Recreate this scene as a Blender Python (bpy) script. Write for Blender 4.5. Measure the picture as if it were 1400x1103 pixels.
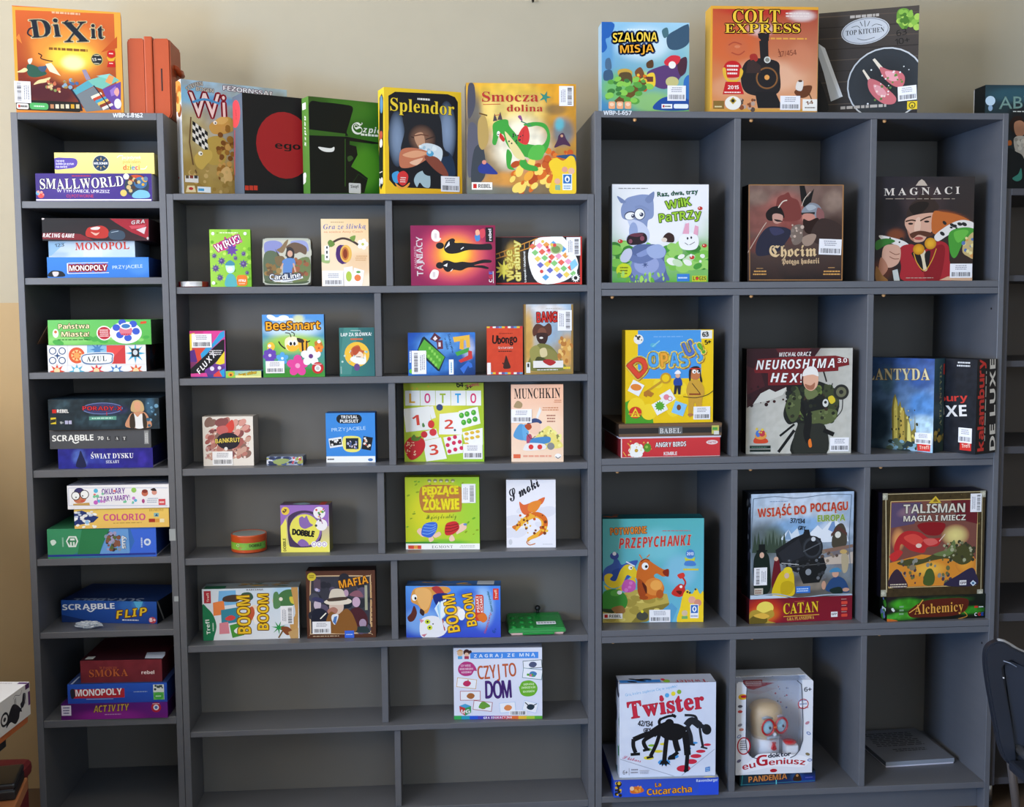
import bpy, bmesh, math, random, unicodedata
from mathutils import Vector, Matrix
from mathutils.geometry import tessellate_polygon
from mathutils import noise as mnoise

for _o in list(bpy.data.objects):
    bpy.data.objects.remove(_o)
SC = bpy.context.scene
C = SC.collection

# ---------------------------------------------------------------- camera, world, light
cam = bpy.data.cameras.new('camera')
cam.sensor_width = 36.0
cam.lens = 39.568
cam.clip_start = 0.05
camo = bpy.data.objects.new('camera', cam)
C.objects.link(camo)
camo.matrix_world = Matrix([[0.997183, 0.013368, -0.073802, 0.647561], [-0.074656, 0.082453, -0.993795, -2.904151], [-0.0072, 0.996505, 0.083219, 1.395216], [0.0, 0.0, 0.0, 1.0]])
SC.camera = camo

SC.view_settings.view_transform = 'Standard'
SC.view_settings.look = 'None'
SC.view_settings.gamma = 1.0
SC.view_settings.use_curve_mapping = False
SC.view_settings.exposure = EXPO = -0.2

wd = bpy.data.worlds.new('world')
SC.world = wd
wd.use_nodes = True
wd.node_tree.nodes['Background'].inputs[0].default_value = (0.55, 0.7, 1.0, 1)
wd.node_tree.nodes['Background'].inputs[1].default_value = 0.25


def area(name, loc, to, sx, sy, power, col, spread=180):
    l = bpy.data.lights.new(name, 'AREA')
    l.shape = 'RECTANGLE'
    l.size, l.size_y = sx, sy
    l.energy = power
    l.color = col
    l.spread = math.radians(spread)
    o = bpy.data.objects.new(name, l)
    C.objects.link(o)
    o.location = loc
    o.rotation_euler = (Vector(to) - Vector(loc)).to_track_quat('-Z', 'Y').to_euler()
    return o


# daylight through the windows of the left and the front wall, and the warm ceiling lamp
area('window_light', (-1.90, -1.10, 2.10), (0, -1.10, 2.06), 1.6, 1.2, 72, (0.97, 0.98, 1.0))
area('window_light', (-1.90, -3.10, 2.05), (0, -3.10, 2.0), 1.6, 0.9, 122, (1.0, 0.95, 0.88))
area('window_light', (-1.90, -3.10, 1.05), (0, -3.10, 0.85), 1.6, 0.8, 230, (0.27, 0.54, 1.0))
area('window_light', (2.0, -5.1, 1.7), (2.0, 0, 1.5), 3.0, 1.2, 52, (0.66, 0.81, 1.0))
area('ceiling_light', (0.9, -1.7, 2.93), (0.9, -1.7, 0), 1.8, 0.3, 11, (1.0, 0.78, 0.48))

# ---------------------------------------------------------------- helpers


def lin(h):
    if len(h) == 3:
        h = h[0] * 2 + h[1] * 2 + h[2] * 2
    r = []
    for i in (0, 2, 4):
        c = int(h[i:i + 2], 16) / 255
        r.append((c / 12.92 if c <= 0.04045 else ((c + 0.055) / 1.055) ** 2.4))
    return r


def mat(name, base=None, rough=0.5, metal=0.0, noise=None, bump=0.0, attr=False, gain=1.0, trans=0.0, coat=0.0, spec=0.5, alpha=1.0, stretch=None):
    m = bpy.data.materials.new(name)
    m.use_nodes = True
    nt = m.node_tree
    b = nt.nodes['Principled BSDF']
    b.inputs['Roughness'].default_value = rough
    b.inputs['Metallic'].default_value = metal
    b.inputs['Transmission Weight'].default_value = trans
    b.inputs['Coat Weight'].default_value = coat
    b.inputs['Specular IOR Level'].default_value = spec
    b.inputs['Alpha'].default_value = alpha
    if base:
        b.inputs['Base Color'].default_value = tuple(lin(base)) + (1,)
    src = None
    if attr:
        a = nt.nodes.new('ShaderNodeAttribute')
        a.attribute_name = 'Col'
        g = nt.nodes.new('ShaderNodeVectorMath')
        g.operation = 'SCALE'
        g.inputs[3].default_value = gain
        nt.links.new(a.outputs['Color'], g.inputs[0])
        src = g.outputs[0]
        nt.links.new(src, b.inputs['Base Color'])
    if noise or bump:
        tc = nt.nodes.new('ShaderNodeTexCoord')
        mp = nt.nodes.new('ShaderNodeMapping')
        if stretch:
            mp.inputs['Scale'].default_value = stretch
        nt.links.new(tc.outputs['Object'], mp.inputs[0])
        n = nt.nodes.new('ShaderNodeTexNoise')
        n.inputs['Scale'].default_value = noise[1] if noise else 60
        n.inputs['Detail'].default_value = 4
        nt.links.new(mp.outputs[0], n.inputs['Vector'])
        if noise and base:
            mx = nt.nodes.new('ShaderNodeMix')
            mx.data_type = 'RGBA'
            mx.inputs[6].default_value = tuple(lin(base)) + (1,)
            mx.inputs[7].default_value = tuple(lin(noise[0])) + (1,)
            nt.links.new(n.outputs['Fac'], mx.inputs[0])
            nt.links.new(mx.outputs[2], b.inputs['Base Color'])
        if bump:
            bp = nt.nodes.new('ShaderNodeBump')
            bp.inputs['Strength'].default_value = bump
            bp.inputs['Distance'].default_value = 0.002
            nt.links.new(n.outputs['Fac'], bp.inputs['Height'])
            nt.links.new(bp.outputs[0], b.inputs['Normal'])
    return m


M_print = mat('printed_card', rough=0.45, attr=True, gain=0.9, spec=0.22)
M_paper = mat('paper_label', rough=0.7, attr=True, gain=0.9, spec=0.2)
M_tin = mat('printed_tin', rough=0.28, attr=True, gain=0.85, spec=0.6)
M_lam = mat('grey_laminate', '5f6167', 0.42, noise=('575960', 9), bump=0.05, stretch=(1, 1, 6))
M_hard = mat('grey_backboard', '6a6763', 0.55, noise=('62605c', 7), bump=0.05)


def link(name, me, m, parent=None, loc=None, rotz=None):
    o = bpy.data.objects.new(name, me)
    C.objects.link(o)
    if m is not None:
        me.materials.append(m)
    if parent is not None:
        o.parent = parent
    if loc is not None:
        o.location = loc
    if rotz is not None:
        o.rotation_euler = (0, 0, rotz)
    return o


def obj(name, bm, m, parent=None, smooth=False, loc=None, rotz=None):
    bmesh.ops.recalc_face_normals(bm, faces=bm.faces[:])
    me = bpy.data.meshes.new(name)
    bm.to_mesh(me)
    bm.free()
    if smooth:
        for p in me.polygons:
            p.use_smooth = True
    return link(name, me, m, parent, loc, rotz)


def thing(name, label, cat, loc=(0, 0, 0), rotz=0.0, group=None):
    o = bpy.data.objects.new(name, None)
    o.empty_display_size = 0.05
    C.objects.link(o)
    o.location = loc
    o.rotation_euler = (0, 0, rotz)
    return tag(o, label, cat, group)


def tag(o, label, cat, group=None):
    o['label'] = label
    o['category'] = cat
    if group:
        o['group'] = group
    return o


def add_box(bm, x0, y0, z0, x1, y1, z1, bev=0.0, seg=2):
    r = bmesh.ops.create_cube(bm, size=1.0, matrix=Matrix.Translation(((x0 + x1) / 2, (y0 + y1) / 2, (z0 + z1) / 2)) @ Matrix.Diagonal((abs(x1 - x0), abs(y1 - y0), abs(z1 - z0), 1)))
    if bev > 0:
        es = list({e for v in r['verts'] for e in v.link_edges})
        bmesh.ops.bevel(bm, geom=es, offset=bev, segments=seg, affect='EDGES', profile=0.6)
    return bm


def boxm(*a, **k):
    return add_box(bmesh.new(), *a, **k)


def add_lathe(bm, prof, n=32, c=(0, 0, 0)):
    rings = []
    for r, z in prof:
        rings.append([bm.verts.new((c[0] + r * math.cos(2 * math.pi * i / n), c[1] + r * math.sin(2 * math.pi * i / n), c[2] + z)) for i in range(n)])
    for a, b in zip(rings, rings[1:]):
        for i in range(n):
            j = (i + 1) % n
            bm.faces.new((a[i], a[j], b[j], b[i]))
    for ring in (rings[0], rings[-1]):
        bm.faces.new(ring)
    return bm


def add_tube(bm, pts, r, n=10):
    pts = [Vector(p) for p in pts]
    rings = []
    for i, p in enumerate(pts):
        d = (pts[min(i + 1, len(pts) - 1)] - pts[max(i - 1, 0)]).normalized()
        u = d.cross(Vector((0.31, 0.2, 0.93))).normalized()
        v = d.cross(u)
        rings.append([bm.verts.new(p + u * (r * math.cos(2 * math.pi * k / n)) + v * (r * math.sin(2 * math.pi * k / n))) for k in range(n)])
    for a, b in zip(rings, rings[1:]):
        for k in range(n):
            j = (k + 1) % n
            bm.faces.new((a[k], a[j], b[j], b[k]))
    bm.faces.new(rings[0])
    bm.faces.new(rings[-1])
    return bm


def add_prism(bm, pts, y0, y1):
    """outline in x,z pushed from y0 to y1"""
    a = [bm.verts.new((x, y0, z)) for x, z in pts]
    b = [bm.verts.new((x, y1, z)) for x, z in pts]
    n = len(pts)
    bm.faces.new(a)
    bm.faces.new(b[::-1])
    for i in range(n):
        j = (i + 1) % n
        bm.faces.new((a[i], b[i], b[j], a[j]))
    return bm


# ---------------------------------------------------------------- lettering: glyph outlines from the built-in fonts
FB = {'b': (0x1D5D4, 0x1D5EE, 0x1D7EC), 'r': (0x1D400, 0x1D41A, 0x1D7CE), 'i': (0x1D468, 0x1D482, 0x1D7CE), 'o': (0x1D63C, 0x1D656, 0x1D7EC),
      'k': (0x1D56C, 0x1D586, 0x1D7CE), 's': (0x1D4D0, 0x1D4EA, 0x1D7CE), 'n': (0x1D5A0, 0x1D5BA, 0x1D7E2), 'm': (0x1D670, 0x1D68A, 0x1D7F6), 'g': None}
CAPH = {}
GLY = {}


def fontchar(f, ch):
    t = FB[f]
    if t:
        if 'A' <= ch <= 'Z':
            return chr(t[0] + ord(ch) - 65)
        if 'a' <= ch <= 'z':
            return chr(t[1] + ord(ch) - 97)
        if '0' <= ch <= '9':
            return chr(t[2] + ord(ch) - 48)
    return ch


def split(ch):
    if ch == 'ł':
        return 'l', 'slash'
    if ch == 'Ł':
        return 'L', 'slash'
    d = unicodedata.normalize('NFD', ch)
    return d[0], {'\u0301': 'acute', '\u0328': 'ogonek', '\u0307': 'dot'}.get(d[1:], None)


def make_glyphs(pairs):
    tmp = []
    for f, ch in sorted(pairs):
        cu = bpy.data.curves.new('glyph', 'FONT')
        cu.body = fontchar(f, ch)
        cu.resolution_u = 3
        o = bpy.data.objects.new('glyph', cu)
        C.objects.link(o)
        tmp.append((f, ch, o, cu))
    dg = bpy.context.evaluated_depsgraph_get()
    dg.update()
    for f, ch, o, cu in tmp:
        ev = o.evaluated_get(dg)
        me = ev.to_mesh()
        vs = [(v.co.x, v.co.y) for v in me.vertices]
        me.calc_loop_triangles()
        tr = [tuple(t.vertices) for t in me.loop_triangles]
        ev.to_mesh_clear()
        if vs:
            xs = [v[0] for v in vs]
            x0 = min(xs)
            GLY[(f, ch)] = ([(x - x0, y) for x, y in vs], tr, max(xs) - x0)
        else:
            GLY[(f, ch)] = ([], [], 0.28)
    for f, ch, o, cu in tmp:
        bpy.data.objects.remove(o)
        bpy.data.curves.remove(cu)
    for f in FB:
        if (f, 'H') in GLY and GLY[(f, 'H')][0]:
            CAPH[f] = max(v[1] for v in GLY[(f, 'H')][0])


def layout(txt, f, sp):
    """-> list of (char index, base, mark, x0, width) with cap height 1, total width"""
    ch_ = CAPH.get(f, 0.7)
    x = 0
    out = []
    for i, ch in enumerate(txt):
        if ch == ' ':
            x += 0.38 + sp
            continue
        base, mk = split(ch)
        vs, tr, w = GLY[(f, base)]
        out.append((i, base, mk, x, w / ch_))
        x += w / ch_ + 0.11 + sp
    return out, max(x - 0.11 - sp, 0.01)


def catmull(pts, n=5, closed=True):
    m = len(pts)
    out = []
    for i in range(m if closed else m - 1):
        if closed:
            p0, p1, p2, p3 = pts[(i - 1) % m], pts[i], pts[(i + 1) % m], pts[(i + 2) % m]
        else:
            p0, p1, p2, p3 = pts[max(i - 1, 0)], pts[i], pts[i + 1], pts[min(i + 2, m - 1)]
        for k in range(n):
            t = k / n
            out.append(tuple(0.5 * (2 * b + (c - a) * t + (2 * a - 5 * b + 4 * c - d) * t * t + (3 * b - a - 3 * c + d) * t ** 3) for a, b, c, d in zip(p0, p1, p2, p3)))
    if not closed:
        out.append(pts[-1])
    return out


def sstep(t):
    t = min(1, max(0, t))
    return t * t * (3 - 2 * t)


U = 0.0005   # one unit of the print layouts below = half a millimetre
LAY = 0.000012


class Print:
    """printed face of w x h units, laid out from its lower left corner"""

    def __init__(s, w, h, ops):
        s.w, s.h = w, h
        s.v, s.f, s.c, s.k = [], [], [], 1
        s.cur = 0
        i = 0
        if ops and ops[0][0] == 'bg':
            while i < len(ops) and ops[i][0] in ('bg', 'G', 'Z'):
                i += 1
            s.ground(ops[:i])
        for o in ops[i:]:
            s.k += 1
            getattr(s, 'op_' + o[0])(*o[1:])

    def ground(s, ops):
        cs = [lin(x) for x in ops[0][1:5]]     # tl tr br bl
        soft = len(ops) > 1
        nx = max(2, min(56, int(s.w / 10))) if soft else 2
        ny = max(2, min(56, int(s.h / 10))) if soft else 2
        pre = []
        for o in ops[1:]:
            if o[0] == 'G':
                pre.append(('G', lin(o[1]), o[2], o[3], max(o[4], 1), max(o[5], 1), o[6], math.cos(math.radians(o[7])), math.sin(math.radians(o[7]))))
            else:
                pre.append(('Z', lin(o[1]), o[2], o[3], o[4]))
        b = len(s.v)
        for j in range(ny + 1):
            for i in range(nx + 1):
                u, t = i / nx, j / ny
                x, y = u * s.w, t * s.h
                col = [(cs[3][k] * (1 - u) + cs[2][k] * u) * (1 - t) + (cs[0][k] * (1 - u) + cs[1][k] * u) * t for k in range(3)]
                for o in pre:
                    if o[0] == 'G':
                        dx, dy = x - o[2], y - o[3]
                        a = (dx * o[7] + dy * o[8]) / o[4]
                        c = (-dx * o[8] + dy * o[7]) / o[5]
                        r = math.sqrt(a * a + c * c)
                        al = o[6] * sstep((1 - r) / 0.55)
                    else:
                        al = o[2] * sstep(mnoise.fractal(Vector((x / o[3] + o[4], y / o[3] - o[4], o[4])), 1, 2, 3) * 0.9 + 0.5)
                    if al > 0:
                        col = [p + (q - p) * al for p, q in zip(col, o[1])]
                s.v.append((x, y, 0))
                s.c.append(col)
        for j in range(ny):
            for i in range(nx):
                a = b + j * (nx + 1) + i
                s.f.append((a, a + 1, a + nx + 2, a + nx + 1))

    def tri(s, pts, tris, col):
        b = len(s.v)
        for x, y in pts:
            s.v.append((min(max(x, 0), s.w), min(max(y, 0), s.h), s.k))
            s.c.append(col)
        for t in tris:
            s.f.append(tuple(b + i for i in t))

    def poly(s, pts, col):
        for ax, lim, sg in ((0, 0, 1), (0, s.w, -1), (1, 0, 1), (1, s.h, -1)):
            if all((p[ax] - lim) * sg >= 0 for p in pts):
                continue
            out = []
            for i, p in enumerate(pts):
                q = pts[i - 1]
                dp, dq = (p[ax] - lim) * sg, (q[ax] - lim) * sg
                if (dp >= 0) != (dq >= 0):
                    t = dq / (dq - dp)
                    out.append((q[0] + (p[0] - q[0]) * t, q[1] + (p[1] - q[1]) * t))
                if dp >= 0:
                    out.append(p)
            pts = out
            if len(pts) < 3:
                return
        s.tri(pts, tessellate_polygon([[Vector((x, y, 0)) for x, y in pts]]), col)

    @staticmethod
    def pr(a):
        return list(zip(a[::2], a[1::2]))

    def op_P(s, c, a):
        s.poly(s.pr(a), lin(c))

    def op_S(s, c, a):
        s.poly(catmull(s.pr(a)), lin(c))

    def op_R(s, c, x, y, w, h, r=0, rot=0):
        if r <= 0:
            p = [(0, 0), (w, 0), (w, h), (0, h)]
        else:
            r = min(r, w / 2, h / 2)
            p = []
            for cx, cy, a0 in ((w - r, r, -90), (w - r, h - r, 0), (r, h - r, 90), (r, r, 180)):
                for k in range(6):
                    a = math.radians(a0 + 18 * k)
                    p.append((cx + r * math.cos(a), cy + r * math.sin(a)))
        a = math.radians(rot)
        ca, sa = math.cos(a), math.sin(a)
        s.poly([(x + px * ca - py * sa, y + px * sa + py * ca) for px, py in p], lin(c))

    def op_E(s, c, x, y, rx, ry, rot=0, c2=None):
        n = 28 if max(rx, ry) > 12 else 14
        a = math.radians(rot)
        ca, sa = math.cos(a), math.sin(a)

        def ring(f):
            return [(x + rx * f * math.cos(t) * ca - ry * f * math.sin(t) * sa, y + rx * f * math.cos(t) * sa + ry * f * math.sin(t) * ca) for t in (2 * math.pi * k / n for k in range(n))]
        if c2 is None:
            s.poly(ring(1), lin(c))
            return
        A, B = lin(c), lin(c2)
        b = len(s.v)
        for f, q in ((0.02, 0), (0.45, 0.2), (0.75, 0.6), (1, 1)):
            for px, py in ring(f):
                s.v.append((min(max(px, 0), s.w), min(max(py, 0), s.h), s.k))
                s.c.append([m + (w - m) * q for m, w in zip(A, B)])
        s.f.append(tuple(b + i for i in range(n)))
        for r in range(3):
            for i in range(n):
                j = (i + 1) % n
                s.f.append((b + r * n + i, b + r * n + j, b + (r + 1) * n + j, b + (r + 1) * n + i))

    def op_L(s, c, wd, a, smooth=0):
        p = s.pr(a)
        if smooth:
            p = catmull(p, 5, False)
        lf, rt = [], []
        for i, q in enumerate(p):
            x0, y0 = p[max(i - 1, 0)]
            x1, y1 = p[min(i + 1, len(p) - 1)]
            d = math.hypot(x1 - x0, y1 - y0) or 1
            nx, ny = -(y1 - y0) / d * wd / 2, (x1 - x0) / d * wd / 2
            lf.append((q[0] + nx, q[1] + ny))
            rt.append((q[0] - nx, q[1] - ny))
        col = lin(c)
        for i in range(len(p) - 1):
            s.poly([lf[i], lf[i + 1], rt[i + 1], rt[i]], col)

    def op_N(s, cols, n, x0, y0, x1, y1, r0, r1, seed, el=1.0, rot=0):
        rnd = random.Random(seed)
        for i in range(n):
            s.k += 0.05
            r = rnd.uniform(r0, r1)
            s.op_E(rnd.choice(cols), rnd.uniform(x0, x1), rnd.uniform(y0, y1), r * el, r, rot + rnd.uniform(-25, 25))

    def op_D(s, c, x0, y0, x1, y1, n, seed=1, rot=0):
        """lines of print too small to read"""
        rnd = random.Random(seed)
        col = lin(c)
        vert = rot
        if vert:
            x0, y0, x1, y1 = y0, x0, y1, x1
        st = (y1 - y0) / n
        for k in range(n):
            yc = y0 + st * (k + 0.5)
            h = abs(st) * 0.24
            x = x0 + (x1 - x0) * rnd.uniform(0, 0.08)
            e = x1 - (x1 - x0) * rnd.uniform(0, 0.12)
            while x < e:
                w = (x1 - x0) * rnd.uniform(0.06, 0.16)
                q = [(x, yc - h), (min(x + w, e), yc - h), (min(x + w, e), yc + h), (x, yc + h)]
                s.poly([(b, a) for a, b in q] if vert else q, col)
                x += w + (x1 - x0) * 0.025

    def op_T(s, txt, f, c, x0, y0, x1, y1, h, oc=None, ow=0, wob=0, arc=0, sh=0, sp=0):
        lay, tot = layout(txt, f, sp)
        dx, dy = x1 - x0, y1 - y0
        ln = math.hypot(dx, dy) or 1
        sx = ln / tot
        ux, uy = dx / ln, dy / ln
        ch_ = CAPH.get(f, 0.7)
        rnd = random.Random(len(txt) * 7 + ord(txt[0]))
        jobs = []
        for i, base, mk, gx, gw in lay:
            a = rnd.uniform(-1, 1) * wob * 10
            oy = rnd.uniform(-1, 1) * wob * 0.08 * h
            q = (gx + gw / 2) / tot * 2 - 1
            oy += arc * (1 - q * q)
            a += -math.degrees(math.atan2(arc * 4 * q, ln))
            ca, sa = math.cos(math.radians(a)), math.sin(math.radians(a))
            vs, tr, w = GLY[(f, base)]
            col = lin(c if isinstance(c, str) else c[i % len(c)])
            sets = [(vs, tr)]
            gt = max(v[1] for v in vs) / ch_ if vs else 1
            if mk == 'acute':
                m = gw / 2
                sets.append(([(v[0] * ch_, v[1] * ch_) for v in ((m - .08, gt + .08), (m + .06, gt + .08), (m + .26, gt + .34), (m + .06, gt + .34))], [(0, 1, 2), (0, 2, 3)]))
            elif mk == 'dot':
                m = gw / 2
                sets.append(([(v[0] * ch_, v[1] * ch_) for v in ((m - .1, gt + .1), (m + .1, gt + .1), (m + .1, gt + .3), (m - .1, gt + .3))], [(0, 1, 2), (0, 2, 3)]))
            elif mk == 'ogonek':
                m = gw * 0.8
                sets.append(([(v[0] * ch_, v[1] * ch_) for v in ((m - .06, 0), (m + .1, 0), (m, -.14), (m + .14, -.2), (m + .14, -.3), (m - .1, -.24))], [(0, 1, 2), (0, 2, 5), (2, 3, 4), (2, 4, 5)]))
            elif mk == 'slash':
                m = 0.12 if base == 'L' else gw / 2
                sets.append(([(v[0] * ch_, v[1] * ch_) for v in ((m - .24, .3), (m - .24, .44), (m + .3, .72), (m + .3, .58))], [(0, 1, 2), (0, 2, 3)]))
            for vs2, tr2 in sets:
                pts = []
                for vx, vy in vs2:
                    lx = (vx / ch_ - gw / 2) * sx
                    ly = vy / ch_ * h
                    lx += ly * sh
                    rx, ry = lx * ca - (ly - h / 2) * sa, lx * sa + (ly - h / 2) * ca + h / 2
                    X = (gx + gw / 2) * sx + rx
                    Y = ry + oy
                    pts.append((x0 + ux * X - uy * Y, y0 + uy * X + ux * Y))
                jobs.append((pts, tr2, col))
        if oc:
            col = lin(oc)
            for pts, tr2, _ in jobs:
                for k in range(8):
                    ox, oy = ow * math.cos(k * math.pi / 4), ow * math.sin(k * math.pi / 4)
                    s.tri([(x + ox, y + oy) for x, y in pts], tr2, col)
            s.k += 1
        for pts, tr2, col in jobs:
            s.tri(pts, tr2, col)

    def op_K(s, c, x0, y0, x1, y1, n, seed, vert=0):
        """bars of a bar code"""
        rnd = random.Random(seed)
        x, e = (y0, y1) if vert else (x0, x1)
        st = (e - x) / n
        for k in range(n):
            w = st * rnd.choice((0.3, 0.5, 0.75))
            q = (x + k * st, x + k * st + w)
            if vert:
                s.poly([(x0, q[0]), (x1, q[0]), (x1, q[1]), (x0, q[1])], lin(c))
            else:
                s.poly([(q[0], y0), (q[1], y0), (q[1], y1), (q[0], y1)], lin(c))


class Bag:
    """vertices, faces and colours of one mesh"""

    def __init__(s):
        s.v, s.f, s.c = [], [], []

    def face(s, pr, org, ux, uy, un, lift=0.0002):
        """put a print on a plane: org + ux*x + uy*y, outward un"""
        b = len(s.v)
        for x, y, k in pr.v:
            s.v.append(tuple(org + ux * (x * U) + uy * (y * U) + un * (lift + LAY * k)))
        s.c += pr.c
        s.f += [tuple(b + i for i in f) for f in pr.f]

    def bm(s, bm, colf):
        """a bmesh whose faces are coloured by colf(normal, centre)"""
        bmesh.ops.recalc_face_normals(bm, faces=bm.faces[:])
        for f in bm.faces:
            col = colf(f.normal, f.calc_center_median())
            b = len(s.v)
            for v in f.verts:
                s.v.append(tuple(v.co))
                s.c.append(col)
            s.f.append(tuple(range(b, b + len(f.verts))))
        bm.free()

    def done(s, name, m, parent=None):
        me = bpy.data.meshes.new(name)
        me.from_pydata(s.v, [], s.f)
        at = me.color_attributes.new('Col', 'FLOAT_COLOR', 'POINT')
        at.data.foreach_set('color', [q for c in s.c for q in (c[0], c[1], c[2], 1.0)])
        return link(name, me, m, parent)


X_, Y_, Z_ = Vector((1, 0, 0)), Vector((0, 1, 0)), Vector((0, 0, 1))


def game_box(name, label, cat, group, loc, rotz, w, h, t, cols, faces, stickers, tray, matname='p', bev=0.0012, lidpart='lid'):
    """a two-part card box: lid with its prints, inner tray, stickers. Local frame: x along the front, y into the shelf, z up, origin under the middle of the front edge"""
    root = thing(name, label, cat, loc, rotz, group)
    fc, sc, tc = [lin(c) for c in cols]
    bg = Bag()

    def colf(n, c):
        return tc if n.z > 0.7 or n.z < -0.7 else (fc if n.y < -0.7 else sc)
    th = t
    z0 = 0.0
    if tray == 'back':
        th = t - min(0.008, t * 0.2)
    elif tray == 'under':
        z0 = 0.0045
    bg.bm(boxm(-w / 2, 0, z0, w / 2, th, h, bev=bev, seg=2), colf)
    org = {'F': (Vector((-w / 2, 0, 0)), X_, Z_, -Y_), 'L': (Vector((-w / 2, t, 0)), -Y_, Z_, -X_), 'R': (Vector((w / 2, 0, 0)), Y_, Z_, X_), 'T': (Vector((-w / 2, 0, h)), X_, Y_, Z_)}
    size = {'F': (w, h), 'L': (t, h), 'R': (t, h), 'T': (w, t)}
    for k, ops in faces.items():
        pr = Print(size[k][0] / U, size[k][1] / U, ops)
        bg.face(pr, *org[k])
    bg.done(lidpart, M_tin if matname == 't' else M_print, root)
    if tray == 'back':
        b2 = Bag()
        b2.bm(boxm(-w / 2 + 0.002, th - 0.001, 0.002, w / 2 - 0.002, t, h - 0.002), lambda n, c: lin('d8d4cc'))
        b2.done('tray', M_paper, root)
    elif tray == 'under':
        b2 = Bag()
        b2.bm(boxm(-w / 2 + 0.002, 0.002, 0.0, w / 2 - 0.002, t - 0.002, z0 + 0.001), lambda n, c: lin('dcd8e4'))
        b2.done('tray', M_paper, root)
    for face, x, y, sw, sh, rot, kind in stickers:
        sticker(root, org[face], x, y, sw, sh, rot, kind)
    return root


SEED = [3]


def sticker(root, org, x, y, sw, sh, rot, kind):
    """white library label; kind: 'h' bars along the bottom, 'v' bars along the right, 'V' bars along the left, 'w' writing only, 'x' bars alone"""
    SEED[0] += 1
    sd = SEED[0]
    ops = [('bg',) + ('f2f1f4',) * 4]
    if kind in 'hx':
        ops += [('K', '2a2a35', sw * .08, sh * .1, sw * .94, sh * .4 if kind == 'h' else sh * .9, 22, sd)]
        if kind == 'h':
            ops += [('D', '9a9aa6', sw * .2, sh * .55, sw * .8, sh * .92, 3, sd)]
    elif kind == 'v':
        ops += [('K', '2a2a35', sw * .58, sh * .07, sw * .88, sh * .93, 22, sd, 1), ('D', '9a9aa6', sw * .1, sh * .15, sw * .45, sh * .85, 3, sd, 1)]
    elif kind == 'V':
        ops += [('K', '2a2a35', sw * .16, sh * .07, sw * .42, sh * .93, 22, sd, 1), ('D', '9a9aa6', sw * .55, sh * .15, sw * .92, sh * .85, 3, sd, 1)]
    elif kind == 'w':
        ops += [('D', '5a5a66', sw * .1, sh * .2, sw * .9, sh * .8, 2, sd)]
    pr = Print(sw, sh, ops)
    bg = Bag()
    o, ux, uy, un = org
    a = math.radians(rot)
    u2 = ux * math.cos(a) + uy * math.sin(a)
    v2 = uy * math.cos(a) - ux * math.sin(a)
    p0 = o + ux * (x * U) + uy * (y * U)
    bg.face(pr, p0, u2, v2, un, lift=0.0013)
    # paper thickness
    q = [p0, p0 + u2 * sw * U, p0 + u2 * sw * U + v2 * sh * U, p0 + v2 * sh * U]
    b = len(bg.v)
    for k in (0.0001, 0.0013):
        for p in q:
            bg.v.append(tuple(p + un * k))
            bg.c.append(lin('e8e8ea'))
    for i in range(4):
        j = (i + 1) % 4
        bg.f.append((b + i, b + j, b + 4 + j, b + 4 + i))
    bg.done('barcode_sticker' if kind != 'w' else 'paper_label', M_paper, root)


def build_boxes():
    need = {('n', ch) for ch in 'WBPI-816257H'}
    for b in BOXES:
        for ops in b[10].values():
            for o in ops:
                if o[0] == 'T':
                    need |= {(o[2], split(ch)[0]) for ch in o[1] + 'H' if ch != ' '}
    make_glyphs(need)
    for b in BOXES:
        game_box(*b)


# ---------------------------------------------------------------- the room
def wallmat():
    m = bpy.data.materials.new('two_tone_wall_paint')
    m.use_nodes = True
    nt = m.node_tree
    b = nt.nodes['Principled BSDF']
    b.inputs['Roughness'].default_value = 0.8
    b.inputs['Specular IOR Level'].default_value = 0.25
    g = nt.nodes.new('ShaderNodeNewGeometry')
    sp = nt.nodes.new('ShaderNodeSeparateXYZ')
    nt.links.new(g.outputs['Position'], sp.inputs[0])
    cmpn = nt.nodes.new('ShaderNodeMath')
    cmpn.operation = 'GREATER_THAN'
    cmpn.inputs[1].default_value = 1.4242
    nt.links.new(sp.outputs['Z'], cmpn.inputs[0])
    n = nt.nodes.new('ShaderNodeTexNoise')
    n.inputs['Scale'].default_value = 14
    n.inputs['Detail'].default_value = 5
    nt.links.new(g.outputs['Position'], n.inputs['Vector'])
    mx = nt.nodes.new('ShaderNodeMix')
    mx.data_type = 'RGBA'
    mx.inputs[6].default_value = tuple(lin('b99f78')) + (1,)
    mx.inputs[7].default_value = tuple(lin('b5ac97')) + (1,)
    nt.links.new(cmpn.outputs[0], mx.inputs[0])
    hs = nt.nodes.new('ShaderNodeHueSaturation')
    mr = nt.nodes.new('ShaderNodeMapRange')
    mr.inputs[3].default_value = 0.96
    mr.inputs[4].default_value = 1.03
    nt.links.new(n.outputs['Fac'], mr.inputs[0])
    nt.links.new(mr.outputs[0], hs.inputs['Value'])
    nt.links.new(mx.outputs[2], hs.inputs['Color'])
    nt.links.new(hs.outputs[0], b.inputs['Base Color'])
    bp = nt.nodes.new('ShaderNodeBump')
    bp.inputs['Strength'].default_value = 0.15
    bp.inputs['Distance'].default_value = 0.002
    nt.links.new(n.outputs['Fac'], bp.inputs['Height'])
    nt.links.new(bp.outputs[0], b.inputs['Normal'])
    return m


M_wall = wallmat()
M_wall_far = mat('far_wall_paint', 'a89a80', 0.85)
M_floor = mat('brown_linoleum', '6e5a48', 0.5, noise=('5c4a3b', 5))
M_ceil = mat('ceiling_white', 'd8d0c0', 0.9)
M_white = mat('white_window_paint', 'f0f0ee', 0.4)


def struct(name, bm, m):
    o = obj(name, bm, m)
    o['kind'] = 'structure'
    return o


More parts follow.
